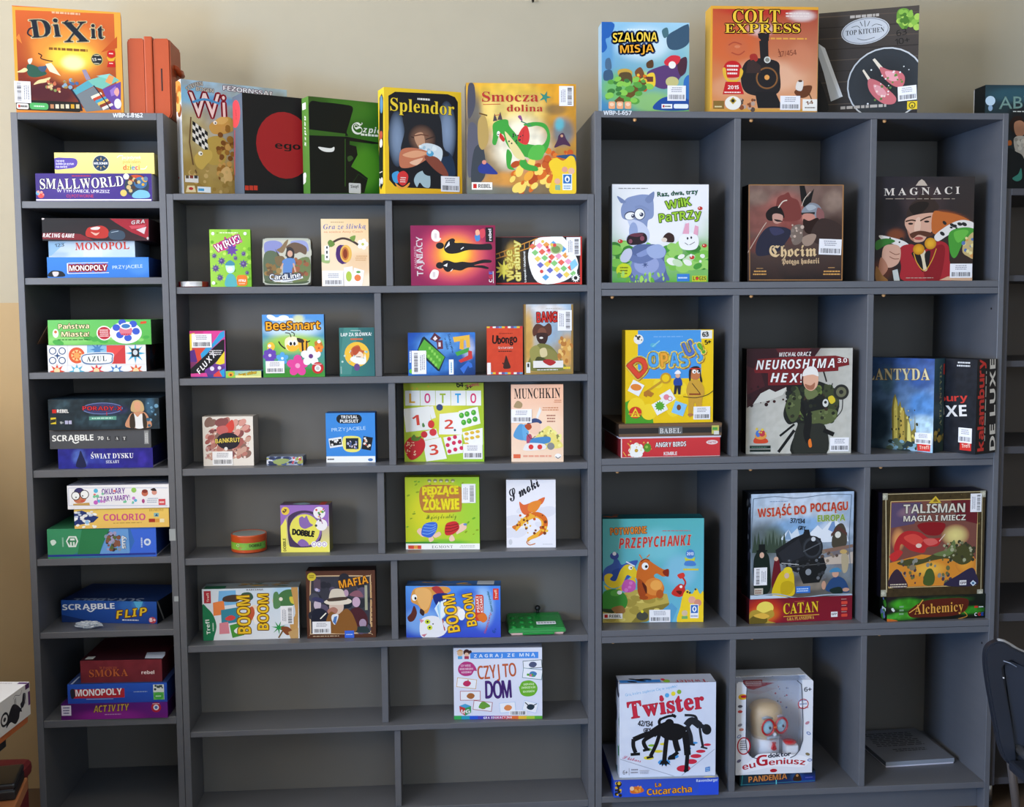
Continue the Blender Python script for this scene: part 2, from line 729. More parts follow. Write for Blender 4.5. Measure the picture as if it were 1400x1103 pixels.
WY = 0.402
struct('floor', boxm(-2.0, -5.2, -0.05, 4.6, WY, 0.0), M_floor)
struct('wall_back', boxm(-2.0, WY, 0.0, 4.6, WY + 0.1, 3.0), M_wall)
struct('wall_right', boxm(4.6, -5.2, 0.0, 4.7, WY + 0.1, 3.0), M_wall_far)
struct('wall_front', boxm(-2.0, -5.3, 0.0, 4.6, -5.2, 3.0), M_wall_far)
struct('ceiling', boxm(-2.0, -5.2, 3.0, 4.6, WY + 0.1, 3.1), M_ceil)
struct('shade_block_1', boxm(-2.0, -1.95, 0.0, -0.95, WY, 1.28), M_wall)  # unseen block, added to shade the lower left wall and shelves
wl = bmesh.new()
for y0, y1, z0, z1 in ((-2.1, WY + 0.1, 0, 1.4), (-5.2, -2.1, 0, 0.6), (-5.2, WY + 0.1, 2.8, 3.0), (-5.2, -4.05, 0.6, 2.8), (-4.05, -2.15, 2.6, 2.8), (-2.15, -2.1, 0.6, 2.8), (-0.3, WY + 0.1, 1.4, 2.8)):
    add_box(wl, -2.1, y0, z0, -2.0, y1, z1)
struct('wall_left', wl, M_wall)
wf = bmesh.new()
for a, b, c, d in ((-2.1, -2.04, 1.4, 2.8), (-0.36, -0.3, 1.4, 2.8), (-2.1, -0.3, 1.4, 1.46), (-2.1, -0.3, 2.74, 2.8), (-1.23, -1.17, 1.4, 2.8)):
    add_box(wf, -2.07, a, c, -2.02, b, d)
struct('window_1', wf, M_white)
wf = bmesh.new()
for a, b, c, d in ((0.4, 0.46, 0.8, 2.4), (3.54, 3.6, 0.8, 2.4), (0.4, 3.6, 0.8, 0.86), (0.4, 3.6, 2.34, 2.4), (1.97, 2.03, 0.8, 2.4)):
    add_box(wf, a, -5.19, c, b, -5.15, d)
struct('window_2', wf, M_white)
wf = bmesh.new()
for a, b, c, d in ((-4.05, -3.99, 0.6, 2.6), (-2.21, -2.15, 0.6, 2.6), (-4.05, -2.15, 0.6, 0.66), (-4.05, -2.15, 2.54, 2.6)):
    add_box(wf, -2.07, a, c, -2.02, b, d)
struct('window_3', wf, M_white)
o = obj('wall_nail', add_lathe(bmesh.new(), ((0.0012, 0), (0.0012, 0.016), (0.004, 0.0165), (0.004, 0.018)), 12), mat('dark_steel', '2a2622', 0.4, 0.8), loc=(0.9603, WY, 2.2743))
o.rotation_euler = (math.radians(90), 0, 0)
tag(o, 'tiny dark nail in the cream wall above the shelves', 'nail')

# ---------------------------------------------------------------- bookcases
M_pin = mat('copper_pin', 'f0b070', 0.4, 0.1)
M_ink = mat('white_marker', 'd8dce2', 0.6)


def board(name, parent, x0, x1, y0, y1, z0, z1, m=None):
    return obj(name, boxm(x0, y0, z0, x1, y1, z1, bev=0.0008, seg=1), m or M_lam, parent)


def marker(parent, txt, x, z, wd, h):
    """handwriting in white marker on the front edge of a board"""
    lay, tot = layout(txt, 'n', 0.05)
    s = wd / tot
    bg = Bag()
    for i, base, mk, gx, gw in lay:
        vs, tr, w = GLY[('n', base)]
        b = len(bg.v)
        oy = 0.0006 * math.sin(i * 2.3)
        for dx, dz, dy in ((0, 0, 0), (0.0007, 0, 1), (0, 0.0007, 2), (0.0007, 0.0007, 3)):
            b = len(bg.v)
            for vx, vy in vs:
                bg.v.append((x + gx * s + vx / CAPH['n'] * s + dx, -0.0006 - 0.00006 * dy, z + oy + vy / CAPH['n'] * h + dz))
                bg.c.append((1, 1, 1))
            bg.f += [tuple(b + k for k in t) for t in tr]
    bg.done('marker_writing', M_ink, parent)


BOXES = [
('board_game_box','large orange game box with a sunset and flying ship, top of the narrow bookcase','game box','games on top of the bookcases',(-0.2387,0.0475,1.8882),0.2196,0.2524,0.2611,0.06,('e8a040','c9642c','e0b050'),{'F':[('bg','d8652e','d9682e','8a3a22','7a3020'),('G','f6a040',247,310,240,180,0.8,0),('G','ffd84a',266,289,144,93,1,0),('G','fff6b0',272,261,69,47,1,0),('G','7a2c22',82,158,154,108,0.85,0),('G','4a1c28',164,105,172,79,0.9,0),('G','c2541e',134,204,103,36,0.6,10),('G','a84020',36,287,62,108,0.4,0),('R','e9a63e',-21.8,3.8,35.9,514.5,0),('R','e9a63e',473.6,25,36.7,509.5,0),('P','e9a63e',(-1,517,507,529,506,514,-2,501)),('R','e08a3a',-22,0.2,515.5,40.2,0),('P','e2833a',(39,340,77,300,13,367,27,389)),('P','c4531f',(485,403,405,319,483,345)),('S','efe6d0',(62,264,83,272,78,250,68,243)),('S','2f5a4a',(61,242,108,231,147,204,127,189,86,180,59,193)),('S','445a78',(108,231,142,240,156,255,141,215,121,210)),('P','f2e2c0',(142,247,170,255,212,193,161,212)),('L','4a2418',5.5,(111,298,127,289,123,274,157,265,177,263),1),('S','f2d8a0',(10,201,27,212,47,224,60,214,43,202)),('S','f0d49a',(84,144,105,166,133,175,164,184,146,161,112,152)),('N',('c86a4a','e8c090','8a9a58'),18,144,111,207,164,3.4,10.3,5,1,0),('P','5aa8b8',(260,124,338,178,365,151,280,103)),('P','7ac0b0',(338,178,443,216,488,186,406,138,365,151)),('P','e8a060',(436,212,464,203,449,162,421,175)),('P','8ed0c8',(380,202,443,216,429,190)),('P','7a8288',(280,103,372,151,437,38,325,22)),('P','6a48a0',(406,138,495,179,490,40,444,38)),('P','9a78c8',(441,133,469,156,482,120,447,104)),('P','f2e6d0',(349,99,398,123,405,113,355,85)),('P','c84a30',(359,89,408,113,415,102,365,75)),('P','48a0c0',(369,79,419,103,425,92,375,64)),('P','f0c860',(379,68,429,92,435,82,386,54)),('P','8a3a2a',(389,58,439,82,445,71,396,43)),('P','e8e0d8',(399,47,449,71,456,61,406,33)),('S','f0a8a0',(461,126,476,149,486,128,475,105)),('E','e8e4f0',476.9,68.9,17.2,25.1),('P','9a90a8',(312,227,330,232,352,186,331,178)),('N',('4a6a98','88a8c0','a8884a'),16,219,129,290,183,4.1,10.3,8,1,0),('L','2a2438',8.6,(257,131,293,75,305,25)),('L','2a2438',5.1,(365,154,411,88,444,38)),('T','Di','r','16202e',83.3,371.2,222.3,386.9,86.2,'e8d8a8',4.5),('T','X','r','16202e',234.9,359.1,351.8,369.7,97,'e8d8a8',4.5),('T','it','r','16202e',359.3,386.3,425.1,386.7,68.2,'e8d8a8',4.5),('L','16202e',6.9,(84,378,67,391,75,413,95,422),1),('L','16202e',6.9,(269,440,248,446,242,456,256,467),1),('D','f0b890',179,491,323,511,1,3),('D','8a5a20',158,312,344,337,1,4),('E','20282e',385,283.5,29.2,30.5),('E','c8b060',385,283.5,29.2,30.5),('E','20282e',385,283.5,25.4,26.6),('T','1,5','b','f0e8d8',362.2,275,383,276.2,14.4),('D','f0e8d8',387,278,408,290,1,2),('D','d8d0b0',369,259,400,268,1,2),('D','d8d0b0',370,299,401,308,1,2),('S','c81e1e',(437,324,455,333,472,326,471,305,453,296,436,303)),('S','e8b030',(432,299,446,292,460,293,474,301,463,279,442,278)),('P','c81e1e',(439,277,467,279,473,250,431,248)),('D','f4e0d0',443,310,465,322,1,1),('D','f4e0d0',442,263,463,272,1,1),('R','26221e',-4.5,18.8,304,49.3,10.3),('R','f0e8e0',2.3,22.6,54.8,27.4,6.9),('R','c8201c',9.3,30,8.9,12.9,0),('D','444',19,27,54,46,1,3),('R','58b868',62.8,23.5,85.7,32.4,12),('D','d8f0d8',77,33,138,46,1,2),('R','c88a60',157.8,31.2,16.1,20.4,0),('R','e8dcc0',181.6,32.2,16.2,20.5,0),('R','d8c8a0',205.6,33.3,16.1,20.5,0),('R','e8dcc0',229.5,34.3,16.2,20.6,0),('R','e0a830',253.6,35.4,16.2,20.5,0),('R','d8c8a0',277.7,36.4,16.2,20.6,0)]},[('F',-5,53,75,105,0,'V')],'back','p',0.0012,'lid'),
('board_game_box','sand coloured game box with camels and a chequered flag, behind the black one','game box','games on top of the bookcases',(0.1604,0.1025,1.6904),0.5005,0.2813,0.2878,0.042,('a8ccd8','e8eef2','c0d8e4'),{'F':[('bg','a0c4dc','b8d4e0','b8985a','b09048'),('G','c8b060',39,282,157,224,0.7,0),('G','b09040',147,106,313,149,0.8,0),('Z','8a7038',0.5,101.8,3),('G','7ab8d8',53,502,157,60,0.8,0),('G','5a9ac8',196,486,117,34,0.8,0),('T','STEFFEN','b','c8c0b0',31.6,517.7,114.9,555,18.7,'5a3a3a',2,0,7.5),('T','BOGEN','b','c8c0b0',76.5,525.7,166.9,523.5,18.7,'5a3a3a',2),('T','Wi','g','f0d0c8',42.6,395.4,228.4,400.2,119.6,'a01c2c',9.4),('L','4a90c0',11.7,(56,466,120,486,196,471),1),('T','FEZORNSSAI','b','f4f0f0',217.1,543.1,480.3,534.8,22.4,'7a4a5a',3.1,0.4),('L','6a4a2a',7,(46,392,35,264,50,155,67,112)),('P','1c1c1c',(53,374,69,364,68,344,53,355)),('P','e8e4d8',(53,355,68,344,67,325,52,335)),('P','1c1c1c',(52,335,67,325,67,305,51,315)),('P','e8e4d8',(51,315,67,305,66,285,51,296)),('P','1c1c1c',(51,296,66,285,65,265,50,276)),('P','e8e4d8',(69,364,84,354,83,334,68,344)),('P','1c1c1c',(68,344,83,334,83,314,67,325)),('P','e8e4d8',(67,325,83,314,82,294,67,305)),('P','1c1c1c',(67,305,82,294,82,274,66,285)),('P','e8e4d8',(66,285,82,274,81,255,65,265)),('P','1c1c1c',(84,354,99,343,99,323,83,334)),('P','e8e4d8',(83,334,99,323,98,304,83,314)),('P','1c1c1c',(83,314,98,304,98,284,82,294)),('P','e8e4d8',(82,294,98,284,97,264,82,274)),('P','1c1c1c',(82,274,97,264,96,244,81,255)),('P','e8e4d8',(99,343,115,333,114,313,99,323)),('P','1c1c1c',(99,323,114,313,114,293,98,304)),('P','e8e4d8',(98,304,114,293,113,273,98,284)),('P','1c1c1c',(98,284,113,273,113,253,97,264)),('P','e8e4d8',(97,264,113,253,112,233,96,244)),('P','1c1c1c',(115,333,130,322,130,302,114,313)),('P','e8e4d8',(114,313,130,302,129,282,114,293)),('P','1c1c1c',(114,293,129,282,129,262,113,273)),('P','e8e4d8',(113,273,129,262,128,243,113,253)),('P','1c1c1c',(113,253,128,243,127,223,112,233)),('S','c89a4a',(139,356,178,389,232,408,263,396,277,352,238,327,191,316,153,320)),('S','d8b060',(162,373,202,405,240,397,212,369)),('E','f4f0e0',170,373.2,10.2,9.7),('E','222',171.9,371.5,4.3,4.1),('S','b89a48',(129,289,191,308,229,274,218,184,171,159,126,171,136,238)),('S','c8a850',(59,196,97,228,143,231,149,195,118,156,94,132,65,152)),('E','f4f0e0',89.4,212.7,11.7,11.2),('E','222',93.1,211.1,4.7,4.5),('N',('9a6a28','c89850','7a4a1a'),40,177,89,262,366,7.8,19.6,7,1,0),('S','d8b070',(193,127,233,155,254,93,215,65)),('N',('a88a4a','9a7a38','c8a868'),30,38,19,248,141,7.8,15.7,9,1,0),('R','e8e4dc',6.2,64.7,68.4,33.2,0),('R','5a4a3a',10.5,83.2,15.4,15.5,0),('R','8a3a2a',31,84.4,17.4,15.6,0),('R','3a3a3a',53.5,85.6,17.4,15.7,0),('P','ecd8a8',(17,47,54,49,61,16,8,14)),('E','c03030',35.1,33.2,11.7,7.5),('R','e8f0f4',68.3,16.5,69.1,29.4,0),('R','4aa0d0',72.3,24.1,30.6,12.6,0)],'L':[('bg','f2f4f6','f2f4f6','e8eaee','e8eaee'),('S','d89040',(-29,566,71,564,76,498,-18,440)),('N',('b86a20','e8b060','8a4a1a'),14,-45,425,69,550,18.6,37.2,4,1,0),('T','Wielb','b','c03a30',-40.2,117.4,-4.6,327.5,14.5),('E','d03030',-17.3,92.8,29.8,8.7)]},[],'back','p',0.0012,'lid'),
('board_game_box','square black game box with a big red disc and small black lettering','game box','games on top of the bookcases',(0.2926,0.0625,1.6904),0.4803,0.2272,0.2508,0.075,('1d1c1c','54606e','2a2a2c'),{'F':[('bg','1c1b1b','1c1b1b','1c1b1b','1c1b1b'),('E','a32325',218.7,255.7,152.2,168.4),('T','ego','b','161414',165.5,237.3,303.3,239.2,33.3),('R','c23a28',2.4,19.2,19.6,22.9,0),('R','c23a28',25.2,20.3,19.7,22.9,0),('R','c23a28',48.1,21.4,19.8,23,0)],'L':[('bg','5c6878','5c6878','505c6c','505c6c'),('E','d8444c',41.1,412,74.9,69),('T','ego','b','401818',55.9,380.6,54.5,431.9,10.9),('L','b04048',13.8,(23,334,3,107)),('R','d8402c',-69.4,31.8,59.9,69.1,0),('D','f0e0d8',-56,46,-22,91,1,2,1)]},[],'back','p',0.0012,'lid'),
('board_game_box','dark green game box with a black silhouette in a top hat','game box','games on top of the bookcases',(0.4637,0.0685,1.6904),0.4824,0.2436,0.2435,0.045,('2c5a1c','3a6a28','3c6a2c'),{'F':[('bg','3d5a22','3a7a22','2a7a1a','1a2416'),('G','58a028',308,148,123,149,0.7,0),('G','4a8a28',191,436,246,74,0.5,0),('G','2a4a18',71,426,82,74,0.5,0),('S','141712',(5,453,72,463,192,462,241,452,231,403,205,327,197,304,2,319)),('P','3c6a24',(2,322,197,315,197,297,1,293)),('P','141712',(-3,293,205,301,311,290,428,280,352,274,221,280,220,261,257,256,264,212,235,166,226,150,279,123,320,96,298,19,-9,5)),('S','f0f2ee',(47,238,83,237,115,236,135,244,130,222,98,216,67,221)),('L','3a6a24',3.3,(196,289,191,48)),('S','3a5a2a',(207,197,227,206,239,192,214,175)),('L','24401c',4.1,(207,30,266,115,316,88)),('T','S','k','eef4ea',233.7,317.9,295.3,318.8,59.6),('T','zpieg','o','eef4ea',295.5,330,433.3,329.1,29.8),('D','e8f0e4',283,307,429,329,1,1),('R','d4d8d8',211.1,15.1,66.8,52,4.1),('T','Sixqrl','b','2a2a2a',221.9,41.8,265,43.9,14.9)],'L':[('bg','5a8a3a','5a8a3a','4a7a30','4a7a30'),('R','eef0ea',7.3,428.9,46.9,32.9,0),('T','Szpieg','o','eef4ea',46.1,244.1,45.4,397.6,18.2),('N',('f0f4ec',),6,-10,66,43,105,9.9,19.9,2,1,0)]},[],'back','p',0.0012,'lid'),
('board_game_box','yellow framed game box with a hooded bearded man examining a gem','game box','games on top of the bookcases',(0.644,0.0375,1.6904),0.3197,0.2068,0.2661,0.055,('f0c528','f4d23c','e8c030'),{'F':[('bg','f2cb30','f0c52c','e2a81e','f0c22a'),('P','1b1b20',(22,490,57,512,339,518,379,506,395,481,388,62,361,34,127,34,49,39,19,71)),('E','1b1b20',0,0,0.1,0.1),('E','8498b4',64.8,277.7,47.3,140.5,0,'2c3646'),('E','8ca0bc',332.9,328.4,51.3,155.3,0,'2c3646'),('S','24364e',(248,198,312,231,359,203,374,106,286,118)),('S','22242a',(98,389,156,415,251,420,298,393,312,253,335,202,129,193,83,220,104,316)),('E','8a6450',197.4,284.4,74.9,73.9,0,'2a2426'),('L','3a2c26',5.5,(139,292,186,280)),('L','3a2c26',5.5,(265,299,217,282)),('S','c89878',(159,304,202,314,213,248,193,225,162,268)),('L','6a4030',5.9,(155,297,194,306,233,301)),('S','d8e4ea',(185,247,233,264,304,238,295,170,247,161,200,196)),('N',('e8f2f4','a8c8d8'),12,180,188,280,251,5.9,13.8,4,1,0),('S','c87858',(83,220,138,237,216,226,248,205,168,150,97,132,74,153)),('S','e8a880',(91,198,161,224,224,212,153,186)),('S','8a4838',(208,196,279,192,334,120,326,97,262,132)),('S','f0c0a0',(129,163,200,188,168,150)),('E','58a8d0',239.8,212.4,19.7,14.8),('E','c8e8f4',235.9,219.7,9.5,8.9),('S','a8c0c8',(151,75,175,113,231,123,237,45,206,40,182,62,166,39)),('S','1b1b20',(192,151,239,146,246,101,207,107)),('T','Splendor','r','f2d23a',30.6,418,374,412.5,62.8,'4a3a10',2),('D','e8e8e0',169,474,252,494,1,2),('S','48a0d8',(35,100,66,116,73,95,65,57,42,64)),('S','d83838',(66,102,97,118,120,96,112,59,88,44,65,65)),('S','f0a040',(50,57,88,36,127,60,115,37,72,28)),('D','f4e0d8',77,58,108,89,3,1)],'L':[('bg','f2cb30','f2cb30','eec22a','eec22a'),('P','1b1b20',(27,492,69,507,94,481,68,52,26,27,-12,68)),('E','6090b8',58.7,453.8,26.8,43.8),('E','c05038',42.8,302.2,26.8,21.9),('E','e8e0d8',40.4,262.1,26.8,21.9),('R','e8d8c8',4.2,114.7,54.5,4.9,0),('N',('e8e8e8',),5,1,55,56,76,9.4,17.5,5,1,0)]},[('F',297,21,101,79,0,'h')],'back','p',0.0012,'lid'),
('board_game_box','yellow and orange game box with a green dragon coiled round its title','game box','games on top of the bookcases',(0.894,0.016,1.6904),0.0283,0.2827,0.2794,0.06,('f0b030','4a4a50','e8a030'),{'F':[('bg','f0b23a','f0a81e','8a6a3a','6a7a78'),('G','fbe080',234,427,226,184,0.9,0),('G','f8c838',197,518,264,59,0.7,0),('G','fff8e0',278,251,196,184,0.95,0),('G','e07028',421,133,189,92,0.85,0),('G','f0a030',232,77,226,52,0.7,0),('G','4a5a68',39,352,60,221,0.85,0),('G','6a6078',27,242,53,59,0.8,0),('G','5a7a90',498,319,75,96,0.8,0),('G','58c0d0',479,356,34,44,0.8,0),('G','70787a',44,150,83,111,0.8,0),('G','5a5448',461,430,75,37,0.6,0),('Z','5a4a30',0.3,75.4,6),('S','4a4a58',(11,542,41,549,47,462,32,403,9,388)),('S','5a5a68',(9,333,46,352,68,260,44,131,6,94)),('S','3a4048',(38,223,83,242,97,113,66,57,21,65)),('S','b89a58',(61,370,99,389,113,279,83,224,60,260)),('L','6a4a20',7.5,(66,407,107,396)),('N',('d86a20','f0a838','f8d868','b84a18'),60,231,14,555,164,7.5,22.6,3,1.6,50),('N',('e07a28','c85a20'),20,402,115,555,227,7.5,18.9,4,1,0),('S','3fa23c',(136,353,174,375,211,375,219,346,249,310,286,266,339,251,392,252,415,296,400,333,362,347,317,340,294,354,354,366,407,355,430,304,422,245,391,200,338,185,293,192,233,221,203,258,188,302,166,294,150,250,132,257,136,301)),('S','58b848',(339,244,399,244,384,178,316,185)),('S','3fa23c',(293,192,315,155,361,140,361,118,300,125,270,155)),('S','3fa23c',(210,228,233,199,225,147,247,125,210,132,202,191)),('S','e8d898',(196,317,233,280,278,221,300,177,255,184,218,243)),('S','d83a38',(263,273,279,325,309,347,324,296,309,251)),('L','c03030',3.8,(294,325,286,258)),('P','4a4048',(136,367,144,408,159,371)),('P','4a4048',(159,375,174,416,185,375)),('L','c03028',3,(144,397,174,401)),('E','f8f8f0',163.9,305.2,8.3,13.3),('E','222',162,301.5,3.8,3.7),('N',('2a2a30',),14,210,243,294,310,2.6,4.5,2,1,0),('S','8a4a88',(264,391,279,398,287,369)),('L','4a8a6a',6,(279,369,332,347)),('S','c83028',(173,309,196,280,188,265,169,287)),('S','4a2a48',(475,300,498,312,513,282,536,245,498,253,452,237,468,275)),('E','c89878',490.5,296.9,7.5,7.4),('S','28388a',(59,139,97,161,142,124,157,102,111,102,66,109)),('E','d88a78',89.4,161,11.3,11.1),('S','28507a',(460,193,505,201,559,201,559,164,521,178)),('S','f4cd2c',(422,156,460,185,498,171,536,197,562,164,562,7,429,7,444,96)),('E','e0a088',505.2,126.3,15.1,14.8),('E','e8b898',539.5,119,17,16.6),('E','e8b090',466.9,66.6,15.1,14.8),('R','8ab8a0',455.3,21.8,26.7,26.2,0),('R','e8f0f4',493.4,21.9,49.8,82.3,0),('R','2a70b8',497.3,55.5,42.1,44.9,0),('E','f0f4f8',518.4,78,13.2,16.6),('E','1a60a8',518.3,76.1,6,9.6),('D','5a90c0',499,26,539,48,2,1),('T','Smocza','r','b8322a',81.1,465.7,370.1,469,48,'f8d880',1.5),('T','dolina','r','b8322a',208,417.7,392.6,419.6,33.2,'f8d880',1.5),('L','c03a20',3,(85,451,175,454)),('P','3a8a78',(416,523,414,498,438,491,413,485,413,460,400,481,376,473,393,492,378,512,401,502)),('R','f4f0ea',24.3,22.1,105.6,37.5,0),('R','c8201c',31.7,29.5,18.1,22.3,0),('T','REBEL','b','222',58,31.1,123.3,31.4,19.2)]},[('F',478,448,74,100,0,'v')],'back','p',0.0012,'lid'),
('board_game_box','small square blue game box with a pirate mole digging, above the first cube column','game box','games on top of the bookcases',(1.2174,0.03,1.8998),0,0.2286,0.2292,0.065,('4a90c8','a8c8dc','88b8d8'),{'F':[('bg','8ac0e0','a8d4ec','68a858','3a80b0'),('G','dff0f8',219,351,191,111,0.7,0),('G','78c048',105,128,153,111,0.8,0),('G','3f88c8',28,349,46,222,0.5,0),('G','c8e048',219,166,54,59,0.9,0),('G','98c860',258,55,153,74,0.7,0),('G','70b0d0',391,223,96,148,0.4,0),('S','2060b0',(-2,455,66,448,44,386,21,371,28,327,-2,312)),('S','1a4a98',(296,63,354,85,461,71,462,19,277,18)),('S','3070b8',(430,168,461,190,461,75,434,93)),('S','38566e',(341,389,394,426,440,449,455,442,456,360,402,323,349,330)),('S','48707a',(314,418,341,433,348,396,325,381)),('S','3a5a78',(13,209,51,216,59,172,13,164)),('S','4a6a88',(21,268,44,275,51,224,21,224)),('S','5a3a20',(234,255,265,270,269,233,238,229)),('S','7a4a28',(173,210,204,232,223,188,189,173)),('S','5a3a70',(242,211,318,241,372,249,441,286,441,212,411,182,388,152,327,122,265,144,242,181)),('S','4a2838',(395,256,441,286,441,220,411,190)),('S','d83040',(326,263,364,293,410,286,395,249,341,241)),('E','f4f0e8',368.2,244.9,19.1,18.5),('E','c8c080',368.6,159.7,34.4,25.9),('S','f0c838',(234,188,273,203,280,144,250,122)),('R','6a3a2a',219.1,158.5,49.7,26.4,0),('N',('e07a20','f0b838','c84a18'),14,173,121,234,203,5.7,15.3,4,1,0),('S','c8a040',(89,217,127,224,158,210,150,180,112,180,85,194)),('S','5a4828',(97,202,150,202,158,151,112,136,89,165)),('P','6a4a20',(66,61,135,121,219,173,234,151,166,84,89,39)),('N',('58a040','88c850','3a7a38'),26,28,24,257,174,7.6,19.1,6,1.5,0),('T','SZALONA','b','f4d048',58.8,356.5,291.1,362.5,46.2,'203868',9.9,0.5),('T','MISJA','b','f0a82c',96.8,301.6,272.2,310.6,38.8,'203868',9.9,0.5),('D','dfeef8',131,416,241,428,1,3),('R','f0a878',36,20.1,34.3,37.3,7.6),('E','f8d0b0',53.1,42.4,11.5,9.2),('R','f0a878',78,20.3,34.3,37.4,7.6),('E','f8d0b0',95.1,42.7,11.5,9.2),('R','f0a878',120,20.6,34.3,37.3,7.6),('E','f8d0b0',137.2,43,11.5,9.2),('R','f4f4f4',313.5,23.6,55.6,22.6,0),('R','c02828',319.2,29.2,9.6,11.2,0),('D','444',331,27,365,42,1,1),('R','e8eef4',376.9,23.9,76.9,22.9,7.6)]},[('F',344,63,96,77,0,'h')],'back','p',0.0012,'lid'),
('board_game_box','orange game box with a black steam train head on, above the second cube column','game box','games on top of the bookcases',(1.5315,0.035,1.8998),0,0.2845,0.2743,0.068,('e0a038','d8a83c','d8b050'),{'F':[('bg','c8502c','a83828','e8ae80','d89058'),('G','d8602c',110,358,194,149,0.6,0),('G','f0c0a0',305,192,272,112,0.7,0),('G','c02a24',263,526,272,37,0.8,0),('G','f0e4e0',480,503,93,37,0.8,0),('G','f4ece8',264,433,93,45,0.5,0),('G','c86a48',141,339,78,67,0.5,0),('G','d88a68',479,287,86,104,0.5,0),('G','dfa078',112,134,155,75,0.7,0),('R','e8a838',0.2,10,9.4,538.9,0),('R','e8a838',567.8,13.2,5.1,542.7,0),('R','e8a838',-3.8,534,576.7,21.9,0),('R','d8a048',0.2,10,581.1,18.3,0),('L','b04a30',6.2,(94,350,125,365,164,354),1),('L','b04a30',6.2,(110,313,149,302,180,321),1),('E','d8805a',140.6,343.1,15.5,7.5),('T','COLT','r','f8c83c',116.2,465.2,364,468,63.4,'5a1a1a',5.4),('T','EXPRESS','r','f8c83c',74.2,412.9,473.7,417.2,44.8,'5a1a1a',5.4),('D','f0e0d8',395,494,534,522,2,1),('D','e8a848',272,378,536,395,1,1),('P','221e20',(256,374,307,374,310,412,248,411,252,389,272,374,266,247)),('P','221e20',(264,389,303,389,309,240,262,240)),('S','221e20',(173,247,226,284,351,271,367,211,368,121,306,91,197,105,162,164)),('E','2a2624',299.5,184.1,64.1,61.5),('E','8a5a30',299.5,184.1,58.3,55.9),('E','221e20',299.5,184.1,50.5,48.5),('E','e8a050',299.4,187.9,13.6,13.1),('E','d8d8d0',300.3,277.5,17.5,16.8),('E','8a8a80',300.3,277.5,11.7,11.2),('P','1c1a1c',(236,113,345,113,385,31,253,30)),('N',('8a4a2a','b8a090','5a4a40'),16,128,22,244,83,5.8,13.6,4,1,0),('S','a83028',(207,299,238,307,250,277,219,262)),('P','3a2a28',(196,269,227,277,266,247,266,210,188,209)),('S','6a3a20',(447,118,493,144,540,145,525,100,494,84,463,92)),('S','e8e0d8',(462,167,493,171,486,122,454,129)),('L','5a3a20',5.8,(471,92,455,61)),('L','5a3a20',5.8,(525,107,541,73)),('E','5a3a28',477.2,170.5,11.7,5.6),('S','c81e24',(72,246,95,268,134,269,161,246,165,202,142,187,88,186,68,208)),('S','e8b838',(64,231,80,231,88,186,119,172,150,187,157,232,173,217,158,179,127,157,104,156,72,186)),('P','c81e24',(80,164,158,164,178,101,65,100)),('D','f8e8e0',84,197,149,254,3,2),('T','2015','b','f8f0e8',92.2,126.5,150.4,126.9,18.6),('D','f8e8e0',73,104,170,116,1,1),('E','f0ece0',120,55.6,42.8,35.4),('P','c8a838',(120,86,139,67,120,48,101,67)),('E','2a2a20',119.9,66.9,9.3,9),('L','7a3020',3.1,(358,334,374,293)),('T','37/454','n','7a3828',358.5,293,455.8,305.1,26.1),('R','8a6a30',15.6,25,57.8,41.6,0),('D','e8d8a0',23,29,66,44,1,1),('R','f4f0e8',491.2,16.5,81.5,60.8,0),('T','14','b','7a4a20',510.4,46.7,549.5,54.5,18.6),('D','6a5a4a',503,28,565,40,1,1)]},[('F',372,21,106,73,0,'h')],'back','p',0.0012,'lid'),
